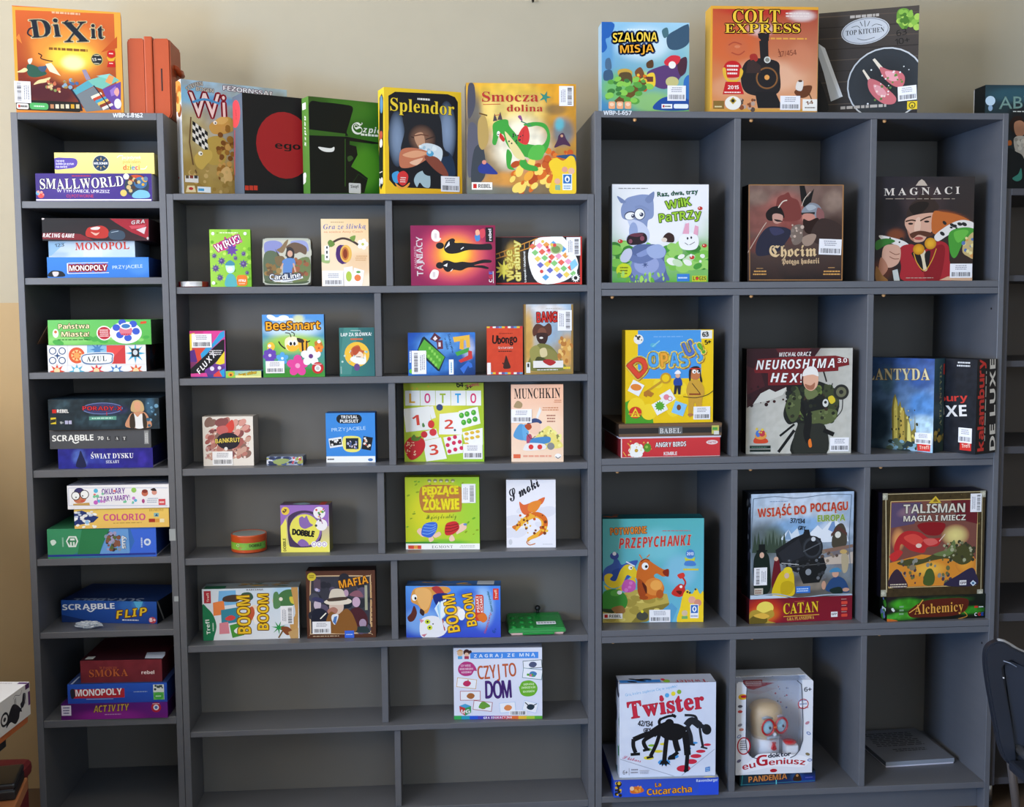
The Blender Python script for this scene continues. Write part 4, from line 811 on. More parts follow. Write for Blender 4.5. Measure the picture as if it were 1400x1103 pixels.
('game_tin','square rounded tin with dinosaurs round a dark haired woman in blue','game tin','games in the middle bookcase',(0.2935,0.012,1.4578),0,0.1238,0.1232,0.045,('5a5648','3a3c48','6a7080'),{'F':[('S','b8bcae',(3,221,14,239,37,244,213,243,235,237,244,217,240,39,230,17,204,8,31,9,7,18,-2,40)),('S','c8c8b8',(10,217,29,232,220,231,234,213,233,147,8,140)),('S','8a90c8',(14,221,66,232,102,213,86,169,34,147,13,169)),('S','98a0d0',(146,228,205,232,230,213,230,176,182,198,153,206)),('S','5a6a50',(9,162,64,177,92,118,61,29,9,29)),('S','6a7a48',(143,110,233,147,230,35,149,21)),('S','6a5240',(120,199,153,221,190,217,223,195,218,161,189,173,167,165,138,176)),('S','8a7050',(72,184,94,199,117,228,132,235,120,199,101,169)),('P','4a4438',(93,147,65,191,82,140)),('P','4a4438',(115,154,123,191,126,147)),('S','7a6440',(63,147,100,154,114,132,99,103,70,110)),('N',('8a6a38','6a5030','a08048'),26,17,29,85,110,5.5,14.7,5,1,0),('N',('7a4a30','9a5a38'),22,149,36,225,139,5.5,14.7,6,1,0),('S','2a2024',(123,191,142,199,160,180,159,147,147,125,126,132)),('E','d8a890',139.2,165.3,13.2,16.3),('S','5a88c8',(100,129,126,143,159,139,165,110,150,95,142,58,105,58,103,103)),('L','d8a890',8.1,(155,117,165,73)),('L','d8a890',7.4,(103,117,91,88)),('S','2a3a5a',(102,66,146,66,149,28,105,29)),('L','e4e8f0',11,(39,40,75,29,134,32,201,47),1),('T','CardLine','b','eef2f8',35,36.5,189.8,46.8,25.9,'3a5a8a',4,0,-5.5),('S','48583a',(9,29,60,22,149,19,226,28,219,17,163,12,31,14))]},[],'none','t',0.012,'tin_body'),
('card_game_box','tall cream game box with a halved plum on a branch','game box','games in the middle bookcase',(0.4402,0.014,1.4578),0.0334,0.1199,0.1703,0.055,('ecd8b0','c8b070','f0e0b8'),{'F':[('bg','f0d8b0','eec890','f2e4cc','f0dcc0'),('G','e8b888',204,116,111,74,0.5,0),('T','Gra ze śliwką','i','6a6aa8',11.8,288.4,225.9,292.2,24.1),('T','na scieżce Anny Czech','g','d87a50',15.1,270,210.7,271.8,9.6),('D','b8906a',49,320,123,327,1,1),('L','4a3a34',11.1,(28,191,62,224,107,242,151,231,187,209),1),('S','6a8a40',(32,220,47,235,69,213,47,198)),('S','7a9a48',(144,246,173,257,165,227)),('S','a0b878',(2,161,38,146,38,117,1,124)),('E','6a4a88',108.7,160.9,37,48.2),('S','4a2a6a',(76,191,106,205,112,116,82,131)),('E','e8b858',123.6,164.5,29.6,44.5),('E','c87838',119.9,164.5,18.5,33.3),('E','8a3a20',119.9,164.5,11.1,24.1),('E','f4f4ec',226.3,212.6,11.8,11.9),('E','f4f4ec',214.5,196.7,11.8,11.9),('E','f4f4ec',195.9,202.8,11.8,11.9),('E','f4f4ec',196.3,222.4,11.8,11.9),('E','f4f4ec',215.1,228.4,11.8,11.9),('E','c8c868',209.6,212.6,7.4,7.4),('R','f0f0e8',15.9,131.4,23.6,74,0),('R','3a3440',24.5,190.6,7.6,11.1,0),('R','3a3440',23.9,164.7,7.7,14.8,0),('R','3a3440',23.5,142.5,7.6,11.1,0),('P','f6f0ea',(111,94,156,101,161,1,113,1)),('E','b0c850',136.2,49.4,14.8,25.9),('P','f8f4f0',(163,94,215,79,202,1,150,1)),('E','e88048',180.5,41.8,16.6,16.7),('E','58a048',184.8,71.5,11.1,5.9),('D','d8a878',171,127,231,157,3,1),('R','f4f0ee',2.1,1.7,108.7,77.5,0)],'R':[('bg','c0a868','c0a868','a88a50','a88a50')]},[('F',10,3,97,69,0,'h')],'back','p',0.0012,'lid'),
('board_game_box','pink and orange game box lying on its side with two black silhouettes','game box','games in the middle bookcase',(0.7153,0.006,1.4578),0,0.2168,0.1527,0.055,('a02a58','5a1838','7a1c3a'),{'F':[('bg','8a2050','902048','8a2048','8a2050'),('G','d8486a',218,151,240,186,0.9,0),('G','f07850',226,154,180,149,0.9,0),('G','f8a038',226,158,127,119,0.9,0),('G','fcd838',226,162,97,74,1,0),('E','1e1c20',149.6,202.9,20.6,16.8),('S','1e1c20',(170,195,185,225,212,240,227,232,226,218,264,217,350,210,399,213,414,206,414,183,369,180,294,180,241,165,200,162,177,173)),('P','f4f0ec',(174,188,197,225,200,206)),('L','f0ece8',4.5,(256,184,271,195)),('E','1e1c20',148.3,102.5,20.6,16.8),('S','1e1c20',(162,121,188,128,225,117,263,121,312,117,368,131,410,128,409,116,368,113,323,102,368,102,398,90,390,83,349,90,293,91,255,76,217,80,187,69,165,88)),('P','f0ece8',(165,102,188,114,184,95)),('L','f0ece8',3.7,(202,72,214,84)),('S','f4ece8',(108,270,123,285,145,273,148,244,156,240,144,225,122,225,107,240)),('D','d8c8c8',115,236,141,270,1,2,1),('S','f4ece8',(97,58,112,80,131,80,142,69,134,39,116,32,97,39)),('D','d8c8c8',104,39,131,73,1,2,1),('S','d84a58',(351,277,377,288,381,254,362,240)),('S','4a88c8',(328,254,351,262,354,232,335,225)),('S','f0b090',(332,277,347,284,354,262,336,254)),('T','TAJNIACY','n','f4ecf0',61.6,50.7,58.7,247.7,29.8,'f4ecf0',1.3),('T','VLAADA CHVATIL','n','e0b8c8',30.4,88.1,28.3,203.3,11.2),('R','241c20',384,220.8,38.3,74.4,0),('T','rebel','b','f4f0f0',414.2,228.2,412.8,287.7,14.9),('T','C','b','f0f0f0',416.1,15.3,416.2,30.3,16.8),('T','G','b','d83a48',416.3,35.9,416.4,50.8,16.8),('T','E','b','3a70d0',416.5,56.5,416.6,71.4,16.8),('L','f0f0f0',3,(422,11,421,71))]},[],'back','p',0.0012,'lid'),
('board_game_box','black game box with red edges and a ladder board of coloured squares','game box','games in the middle bookcase',(0.9376,0.021,1.4578),-0.081,0.2224,0.1245,0.04,('1e1c1e','b0302c','c03830'),{'F':[('bg','201e20','201e20','242226','242226'),('G','4a3a20',90,133,91,121,0.8,0),('G','c8a048',83,151,46,90,0.7,0),('R','c8342c',-3.8,248,450.5,7.8,0),('R','c8342c',-5.8,5,452.1,8,0),('R','c8342c',434.8,1.8,11.9,255.9,0),('S','f4f2ee',(201,233,280,248,352,243,427,104,355,21,215,15,166,143)),('P','e86858',(189,215,207,199,189,182,171,200)),('P','88c878',(203,183,221,168,202,151,184,168)),('P','f0d060',(216,151,234,136,216,119,198,136)),('P','6a70c0',(230,119,248,104,229,87,211,105)),('P','f4f0f0',(243,88,261,73,243,55,225,73)),('P','58a0d8',(257,56,275,41,256,23,238,41)),('P','f0a0c0',(225,219,243,204,225,187,207,204)),('P','e86858',(239,187,257,172,238,155,220,172)),('P','88c878',(252,155,270,140,252,123,234,141)),('P','f0d060',(266,124,284,109,265,91,247,109)),('P','6a70c0',(279,92,297,77,279,60,261,77)),('P','f4f0f0',(293,60,311,45,293,28,274,45)),('P','e8a050',(261,223,279,208,261,191,243,208)),('P','f0a0c0',(275,191,293,176,275,159,256,177)),('P','e86858',(288,160,306,145,288,127,270,145)),('P','88c878',(302,128,320,113,302,96,283,113)),('P','f0d060',(315,96,333,81,315,64,297,81)),('P','6a70c0',(329,64,347,49,329,32,310,50)),('P','58a0d8',(297,227,315,212,297,195,279,212)),('P','e8a050',(311,196,329,180,311,163,292,181)),('P','f0a0c0',(324,164,342,149,324,132,306,149)),('P','e86858',(338,132,356,117,338,100,319,117)),('P','88c878',(351,101,369,85,351,68,333,86)),('P','f0d060',(365,69,383,54,365,36,347,54)),('P','f4f0f0',(333,232,351,216,333,199,315,217)),('P','58a0d8',(347,200,365,185,347,168,328,185)),('P','e8a050',(360,168,378,153,360,136,342,153)),('P','f0a0c0',(374,136,392,121,374,104,355,122)),('P','e86858',(387,105,405,90,387,72,369,90)),('P','88c878',(401,73,419,58,401,41,383,58)),('E','b8c890',314,187.3,34.1,26.4,20),('E','7a9a58',310.2,183.6,22.8,18.8),('N',('e8c858','d84a48'),10,226,45,326,232,3.8,9.5,3,1,0),('L','c88a38',5.3,(-1,160,216,241)),('L','c88a38',5.3,(-1,137,208,203)),('L','c88a38',3.8,(15,167,22,144)),('L','c88a38',3.8,(41,177,47,152)),('L','c88a38',3.8,(68,186,72,161)),('L','c88a38',3.8,(94,196,97,169)),('L','c88a38',3.8,(121,205,122,177)),('L','c88a38',3.8,(148,215,147,185)),('L','c88a38',3.8,(174,224,172,193)),('L','c88a38',3.8,(201,234,197,201)),('P','f0e058',(41,133,48,102,72,123,59,93,91,96,63,80,91,63,59,67,71,37,47,59,40,27,33,59,9,38,22,67,-10,64,18,80,-10,97,22,94,9,123,34,102)),('T','Węże','b','f0e070',89.3,23.2,82.9,181.6,33.9,'e8c850',3.4,0.4),('T','drabiny','b','f0e888',127.3,22.9,117.3,230.2,30.1,'e8c850',3,0.4),('T','Loopedi i Madderni','b','f0f0ec',155.8,15.2,151,173.5,9.8),('P','f4f4f0',(412,60,416,50,425,57,422,46,434,48,426,40,437,36,426,32,433,24,422,26,424,15,416,22,412,11,408,22,400,15,402,26,391,24,398,32,387,36,398,40,391,48,402,46,400,57,408,50)),('E','2a2a2a',412.1,35.9,9.9,9.8),('L','f0f0f0',7.6,(416,51,416,74)),('P','88c8e8',(382,112,409,134,424,104,389,74))],'R':[('bg','b8322c','b8322c','8a2420','8a2420')]},[('F',365,151,72,94,0,'v')],'back','p',0.0012,'lid'),
('card_game_box','small multicoloured box with a diagonal black band and white lettering','game box','games in the middle bookcase',(0.0879,0.016,1.2266),0.0914,0.0876,0.1199,0.045,('d03a78','1e1c22','d83a80'),{'F':[('bg','c83a78','e04a98','2a58b0','3a2a48'),('P','e8d048',(0,224,25,231,8,138,-3,139)),('P','d84838',(8,146,59,175,87,137,34,64)),('P','38a0d8',(51,123,110,189,148,230,173,241,173,211,102,145,57,93)),('P','e0489a',(68,238,159,241,110,174,59,168)),('P','5a3080',(-3,139,22,146,35,82,-5,83)),('P','1c1a1e',(-6,42,158,192,172,196,170,121,51,11,-7,12)),('P','f0d838',(121,70,171,136,169,73,129,62)),('P','6a3a90',(70,41,122,73,168,61,167,17,69,18)),('P','d84898',(-6,23,77,26,83,7,-7,8)),('P','e04a48',(113,17,142,39,156,5,112,6)),('P','30a0d8',(142,32,168,47,167,5,156,5)),('T','FLUXX','o','f0eef0',43.9,18.6,133.8,121.8,26.1,'1c1a1e',1.4),('D','d8d4d8',94,115,160,144,3,1),('E','e8e0f0',106.3,47.5,10.9,11.2),('E','e8e0f0',142.7,50.7,9,9.3)]},[('F',10,155,98,70,0,'h')],'back','p',0.0012,'lid'),
('card_game_box','flat little green and blue card box lying beside the bee box','game box','games in the middle bookcase',(0.1772,0.008,1.2266),0,0.0892,0.0172,0.055,('78c0d8','3a8a98','6a98c8'),{'F':[('bg','68b0e0','c8d878','d8dc88','88b848'),('R','8ac850',-1,-0.9,46.9,36.8,0),('E','e8a030',25.2,17.5,14.7,12),('E','7a4a20',25.2,15.6,5.9,6),('T','bez słów','b','f0c838',67.2,7.6,156,21.6,12.7,'b05a28',1.8),('P','e8e49a',(49,13,178,8,177,-3,49,-1))]},[],'back','p',0.0012,'lid'),
('board_game_box','square game box with a cartoon bee over meadow flowers','game box','games in the middle bookcase',(0.3046,0.013,1.2266),0.0128,0.1558,0.16,0.05,('58a0d8','2a4a78','78b8e0'),{'F':[('bg','5898e0','5898e0','4a9a38','4a9a38'),('G','d0e4f4',153,245,185,60,0.9,0),('G','a8d048',151,171,185,67,0.95,0),('G','70b848',39,134,74,60,0.7,0),('G','98d040',262,170,74,45,0.7,0),('G','388828',148,21,222,37,0.8,0),('G','e8e8a0',184,297,37,30,0.8,0),('N',('f0f4f8',),5,28,284,154,305,7.4,14.8,3,2,0),('T','BeeSmart','b','f4a828',18.1,239.2,293.3,244.2,43,'5a3420',4.8,0.45),('S','f8e8c0',(115,194,145,208,174,200,188,170,173,141,135,133,114,156)),('S','f4b838',(121,164,180,163,169,137,135,133)),('S','f0b030',(181,185,218,193,232,162,217,133,187,133)),('L','2a2220',9.6,(200,193,202,129)),('L','2a2220',7.4,(222,185,221,136)),('E','fafafa',140.1,174.6,12.6,15),('E','fafafa',162.2,174.4,11.1,15),('E','1a1a1a',142.2,170.8,6.7,9.7),('E','1a1a1a',160.7,170.7,5.9,9.7),('S','3a2e28',(174,200,203,193,210,178,181,178)),('L','2a2420',4.4,(144,204,137,223,115,227),1),('L','2a2420',4.4,(159,208,160,223,145,231),1),('L','2a2420',6.7,(114,145,92,164,81,183),1),('L','2a2420',5.2,(225,178,240,185),1),('L','2a2420',5.9,(202,125,194,103,172,96),1),('S','f0c040',(26,172,48,179,62,157,47,134,25,142)),('E','fafafa',34.6,160.7,8.1,8.2),('S','c87a30',(262,177,292,184,303,154,276,140)),('E','fafafa',284.6,180.7,8.9,9),('E','6a48b0',35.8,133,15.3,13.5,89.95437383553924),('E','6a48b0',51.6,124.9,15.3,13.5,38.52731916686836),('E','6a48b0',55.2,107.2,15.3,13.5,-12.899735501802532),('E','6a48b0',43.7,93.2,15.3,13.5,-64.32679017047342),('E','6a48b0',25.8,93.4,15.3,13.5,-115.75384483914432),('E','6a48b0',15.1,107.7,15.3,13.5,-167.18089950781518),('E','6a48b0',19.5,125.3,15.3,13.5,-218.60795417648606),('E','d8c8e8',35.2,112.1,8,8.1),('E','58a8e0',98,115,13.6,12,89.95437383553924),('E','58a8e0',115.1,102,13.6,12,17.956497299399995),('E','58a8e0',108,81.3,13.6,12,-54.04137923673926),('E','58a8e0',86.4,81.5,13.6,12,-126.03925577287848),('E','58a8e0',80.3,102.4,13.6,12,-198.03713230901775),('E','d8e8f8',97.6,96.4,7.1,7.2),('E','e0489a',175.1,90.6,23.8,21,89.95437383553924),('E','e0489a',205.2,67.8,23.8,21,17.956497299399995),('E','e0489a',192.7,31.5,23.8,21,-54.04137923673926),('E','e0489a',154.9,32,23.8,21,-126.03925577287848),('E','e0489a',144.1,68.5,23.8,21,-198.03713230901775),('E','f0a0c8',174.4,58.1,12.4,12.6),('E','f0eef4',242.9,136.3,22.1,19.5,89.95437383553924),('E','f0eef4',270.8,115.1,22.1,19.5,17.956497299399995),('E','f0eef4',259.2,81.4,22.1,19.5,-54.04137923673926),('E','f0eef4',224,81.9,22.1,19.5,-126.03925577287848),('E','f0eef4',214,115.8,22.1,19.5,-198.03713230901775),('E','6a3a80',242.2,106.1,11.5,11.7),('E','f08a30',284.2,160.9,10.2,9,89.95437383553924),('E','f08a30',297.1,151.1,10.2,9,17.956497299399995),('E','f08a30',291.7,135.6,10.2,9,-54.04137923673926),('E','f08a30',275.5,135.8,10.2,9,-126.03925577287848),('E','f08a30',270.8,151.4,10.2,9,-198.03713230901775),('E','c85020',283.9,146.9,5.3,5.4),('E','c82a2e',276.1,45.6,29.6,29.9),('E','f0ece8',276.1,43.7,16.3,16.5),('E','c8c8c8',276.1,43.7,9.6,9.7),('D','f0d8d8',252,61,301,68,1,1)]},[('F',13,21,94,62,0,'h')],'back','p',0.0012,'lid'),
('card_game_box','teal card box with a red haired girl in a yellow circle','game box','games in the middle bookcase',(0.4656,0.013,1.2266),0.0224,0.0894,0.1251,0.03,('2f6a6a','22484c','3a8080'),{'F':[('bg','3f7a78','2e6266','346e72','3a8278'),('P','4a8a84',(24,251,99,250,57,10,-7,11)),('T','ŁAP ZA SŁÓWKA!','b','eef2f0',8.4,206,164.9,208.2,17.3,None,0,0.3),('D','c8d8d4',54,232,117,239,1,2),('R','c86a48',56.4,186.8,63.5,8.7,0),('E','f0c040',88.6,113.2,63.4,63.9),('S','c8683a',(55,119,67,149,97,160,111,137,126,130,111,107,73,93)),('E','f4d8c0',95.9,103.7,26.1,24.4),('S','b85030',(67,145,104,152,96,122,74,108)),('S','f0f0ec',(54,85,73,104,118,92,130,115,133,69,95,62)),('E','6a4a88',87.3,47.3,14.9,18.8),('D','303030',85,96,111,104,1,1),('N',('88c0c0','c0d8d0'),10,13,48,164,144,2.6,6,4,1,0),('D','9ab8b0',1,14,13,56,1,1,1)]},[],'back','p',0.0012,'lid'),
('board_game_box','blue word game box on its side with a green board and big toy letters','game box','games in the middle bookcase',(0.6829,0.012,1.2266),0,0.1734,0.1106,0.045,('2a6ac0','203a78','4a80c0'),{'F':[('bg','1c4aa8','3a80d8','14285a','2a70c8'),('G','68a8e8',159,164,151,83,0.8,0),('G','4890e0',120,51,151,53,0.7,0),('G','f0f0f8',310,140,45,76,0.5,0),('Z','1a3a80',0.3,37.8,5),('P','1a2a38',(73,195,84,202,192,95,161,20,150,24,46,127)),('P','58a838',(53,135,84,187,188,95,157,31)),('R','88cc58',105.9,134.1,11.5,14.9,0),('R','88cc58',86.7,107.8,11.6,15,0),('R','88cc58',118.6,118.8,11.5,15,0),('R','88cc58',99.4,92.6,11.5,15,0),('R','88cc58',131.2,103.6,11.5,15,0),('R','88cc58',112,77.3,11.5,15,0),('R','88cc58',143.8,88.3,11.5,15,0),('R','88cc58',124.6,62,11.5,15,0),('R','88cc58',156.4,73,11.6,15.1,0),('R','88cc58',137.2,46.8,11.6,15,0),('P','5a2a3a',(114,187,137,221,171,194,148,171)),('P','6a3040',(148,179,178,182,181,137,151,134)),('P','e8dce0',(129,190,141,205,152,190,140,179)),('R','e8dce0',157,148.7,11.6,22.5,0),('P','e8b848',(231,197,318,208,321,143,302,143,299,181,238,171)),('P','e8b030',(269,185,288,189,287,132,265,136)),('P','48a048',(242,118,314,143,314,121,253,99)),('P','c83a38',(260,76,310,102,310,128,329,124,332,86,313,79,271,64)),('P','3a70d0',(267,34,309,71,328,60,332,41,317,37,309,49,286,7)),('T','Szukaj słów','g','1c2a48',205,212.4,226.5,114,12.1),('T','w oddali','g','1c2a48',185.9,193.7,200.2,133.1,11.3),('R','f0f0f4',210,4.2,23.7,77.5,0),('D','58a0c8',216,8,228,76,1,2,1),('D','d8e4f4',3,67,19,135,1,1,1),('N',('68c048',),4,6,7,101,51,7.6,11.3,2,1,0)]},[('F',18,8,75,121,0,'V')],'back','p',0.0012,'lid'),
('card_game_box','small red orange card box with black scribbled lettering and a patterned edge','game box','games in the middle bookcase',(0.8466,0.012,1.2266),0,0.0931,0.1252,0.03,('d84a2c','a83420','d85030'),{'F':[('bg','d84c2c','d84c2c','d0442a','d0442a'),('Z','c03820',0.4,30.5,3),('R','e8c040',-0.1,242.4,15.3,9.7,0),('R','6a5a98',-2.2,3.5,15.3,9.7,0),('R','d83a40',15.5,242.2,15.2,9.7,0),('R','58a0c8',13.4,3.3,15.3,9.8,0),('R','f0f0e8',31,242.1,15.3,9.7,0),('R','e8c040',29,3.2,15.3,9.7,0),('R','6a5a98',46.6,242,15.2,9.7,0),('R','d83a40',44.6,3,15.3,9.7,0),('R','58a0c8',62.1,241.8,15.3,9.7,0),('R','f0f0e8',60.2,2.8,15.3,9.7,0),('R','e8c040',77.7,241.7,15.3,9.7,0),('R','6a5a98',75.8,2.6,15.3,9.7,0),('R','d83a40',93.3,241.6,15.3,9.7,0),('R','58a0c8',91.4,2.4,15.4,9.8,0),('R','f0f0e8',108.9,241.4,15.3,9.7,0),('R','e8c040',107.1,2.3,15.3,9.7,0),('R','6a5a98',124.5,241.3,15.2,9.7,0),('R','d83a40',122.7,2.1,15.3,9.7,0),('R','58a0c8',140.1,241.2,15.2,9.7,0),('R','f0f0e8',138.4,1.9,15.3,9.7,0),('R','e8c040',155.7,241,15.2,9.8,0),('R','6a5a98',154,1.7,15.4,9.8,0),('R','d83a40',171.3,240.9,15.3,9.7,0),('R','58a0c8',169.7,1.5,15.3,9.8,0),('T','Ubongo','g','2a1c18',29.6,161.1,157,165.6,41.7,'2a1c18',1.7,0.7),('D','8a2a18',62,210,142,217,1,1),('T','Gra karciana','n','e8e0d8',57.8,134.3,134,135.5,11.4),('D','2a1c18',58,117,138,126,1,1),('S','3a221c',(84,35,92,77,99,100,111,69,122,39,110,31)),('L','3a221c',6.1,(80,62,95,47,118,39),1),('R','f0ece8',-2.3,2,21.5,60.6,0)]},[],'back','p',0.0012,'lid'),
('board_game_box','western card game box with a bearded cowboy in a wide brown hat','game box','games in the middle bookcase',(0.9612,0.012,1.2266),0,0.1278,0.1816,0.045,('c8a868','6a4a28','a89060'),{'F':[('bg','c8d0d8','a8c8e4','8a7a40','b8984a'),('G','d8a848',20,197,38,190,0.9,0),('G','e0a858',226,119,54,114,0.9,0),('G','f0ecea',127,340,115,30,0.8,0),('G','88b8e0',127,234,77,114,0.6,0),('Z','8a5a28',0.25,38.3,4),('R','9a7a40',-4.2,3.6,13.7,360.3,0),('R','9a7a40',245,0.7,12.5,361.5,0),('R','9a7a40',-4.2,3.6,260.8,6.6,0),('T','BANG!','b','d8342c',66.1,269,176.9,271.9,53.2,'7a1c18',3.1,0.2),('D','b8b0a8',112,337,204,344,1,1),('S','5a3428',(43,227,58,258,81,261,104,250,127,265,142,249,142,211,119,196,104,212,73,212,50,197)),('E','7a4a38',92.5,215.7,23,26.6),('S','3a2420',(66,212,119,212,119,174,96,151,69,174)),('E','e8e4dc',88.6,189.1,9.9,5.3),('S','7a7a40',(65,151,96,159,142,143,188,82,210,20,19,22,27,83)),('S','9a9450',(27,121,65,151,88,105,50,45)),('S','8a8448',(104,128,157,120,188,59,118,44)),('S','4a4a24',(65,90,119,75,141,36,57,30)),('S','d8c898',(81,128,111,136,119,98,88,90)),('N',('d8a050','b87838','e8c070'),24,180,24,246,188,7.7,19.1,6,0.7,0),('R','e8e4e0',45.7,33.5,157.3,36.5,0),('S','b02a2c',(96,67,126,78,165,63,134,44)),('D','d8d8d8',65,18,187,28,1,1),('D','f0d838',203,20,245,43,1,1),('R','e8e8e4',9.2,7.3,21.4,55,0),('R','2a2a2a',15.1,37.7,9.7,18.9,0)],'R':[('bg','6a4a24','6a4a24','8a7028','8a7028')]},[('F',175,226,73,106,0,'v')],'back','p',0.0012,'lid'),
('board_game_box','cream square box with red brown creatures bursting round a dark disc','game box','games in the middle bookcase',(0.1271,0.0469,0.9954),-0.0421,0.1298,0.1287,0.07,('e4dcd4','b8b0a8','dcd6d0'),{'F':[('bg','e8e2da','e8e2da','e4dcd4','e4dcd4'),('N',('a8605a','b87a70','d89a90','8a5050','c8a090','8a6a60'),90,22,35,238,232,7.5,20.7,11,1.5,40),('N',('e8d8d0','6a4448'),30,29,43,231,224,3,7.5,12,1,0),('S','d84a40',(86,172,133,225,156,240,162,194,131,164)),('S','c86a68',(72,199,117,210,131,179,86,165)),('E','2a242e',129.9,129.7,60.3,44),('T','BANKRUT','b','e8d060',63.7,118.9,192,125.2,22.9,'2a242e',2.3,0.6),('E','e8e4e4',117.5,89.7,9,9.2),('N',('c8a0a0','b88078'),10,14,28,54,96,3.8,7.5,5,1,0)],'R':[('bg','b8b0a8','b8b0a8','8a8480','8a8480')]},[('F',47,4,104,72,0,'h')],'back','p',0.0012,'lid'),
('game_tin','little flat tin with blue grey pattern, between the cream box and the blue trivia box','game tin','games in the middle bookcase',(0.272,0.0399,0.9954),-0.053,0.0939,0.0226,0.06,('8a98b8','3a4460','7a8498'),{'F':[('bg','8a9ac0','8a9ac0','98a4c0','98a4c0'),('N',('4a5a88','d8dce8','2a3458','b8c0d8','a8a858'),46,5,3,180,38,3.8,10.6,3,2,0),('S','98a868',(35,24,81,35,119,27,88,8,43,8)),('N',('c84a58','f0e8f0'),6,134,4,180,38,3.8,7.6,5,1,0)]},[],'none','t',0.004,'tin_body'),
('board_game_box','bright blue trivia box with a black plate and three small photographs','game box','games in the middle bookcase',(0.4409,0.0723,0.9954),-0.073,0.13,0.1314,0.05,('3a86d8','2a4a80','3068b0'),{'F':[('bg','3f8ee0','3f8ee0','3a86d8','3a86d8'),('R','eef2f6',-7.6,-5.9,265.6,39,0),('R','1c2026',56.7,207.5,133.9,47.4,23.2),('T','TRIVIAL','b','f4f6f8',80.3,233.2,169,233.8,16.3),('T','PURSUIT','b','f4f6f8',76,211.2,172.4,211.3,16.3),('T','PRZYJACIELE','g','bcdcf4',30.7,165,210.3,173.4,17.9,None,0,0.4),('R','e4e8ec',19.9,76.8,69.5,50.5,0,8),('R','1c2024',22.4,86.9,61.8,31.1,0,8),('N',('e8e8e8',),8,27,91,78,122,3.1,6.2,3,1,0),('S','e8e070',(90,133,125,141,171,137,186,117,181,71,154,55,108,59,89,83)),('R','1c2430',104.2,71.2,66.7,57.8,0),('N',('a8b0d8','d8c8d0','5a6aa8'),14,112,75,167,117,3.9,8.5,4,0.6,0),('R','1c1c20',185.9,71.4,50.2,69.9,0,-10),('N',('e8e4e0','c85a48','e0c8b0'),10,201,74,233,129,3.9,7.7,5,1,0),('D','3a3a3a',6,10,45,25,1,1),('E','4a78b8',232.6,13.8,13.1,7.8)],'T':[('bg','3270c0','3270c0','2a5aa0','2a5aa0')]},[],'back','p',0.0012,'lid'),
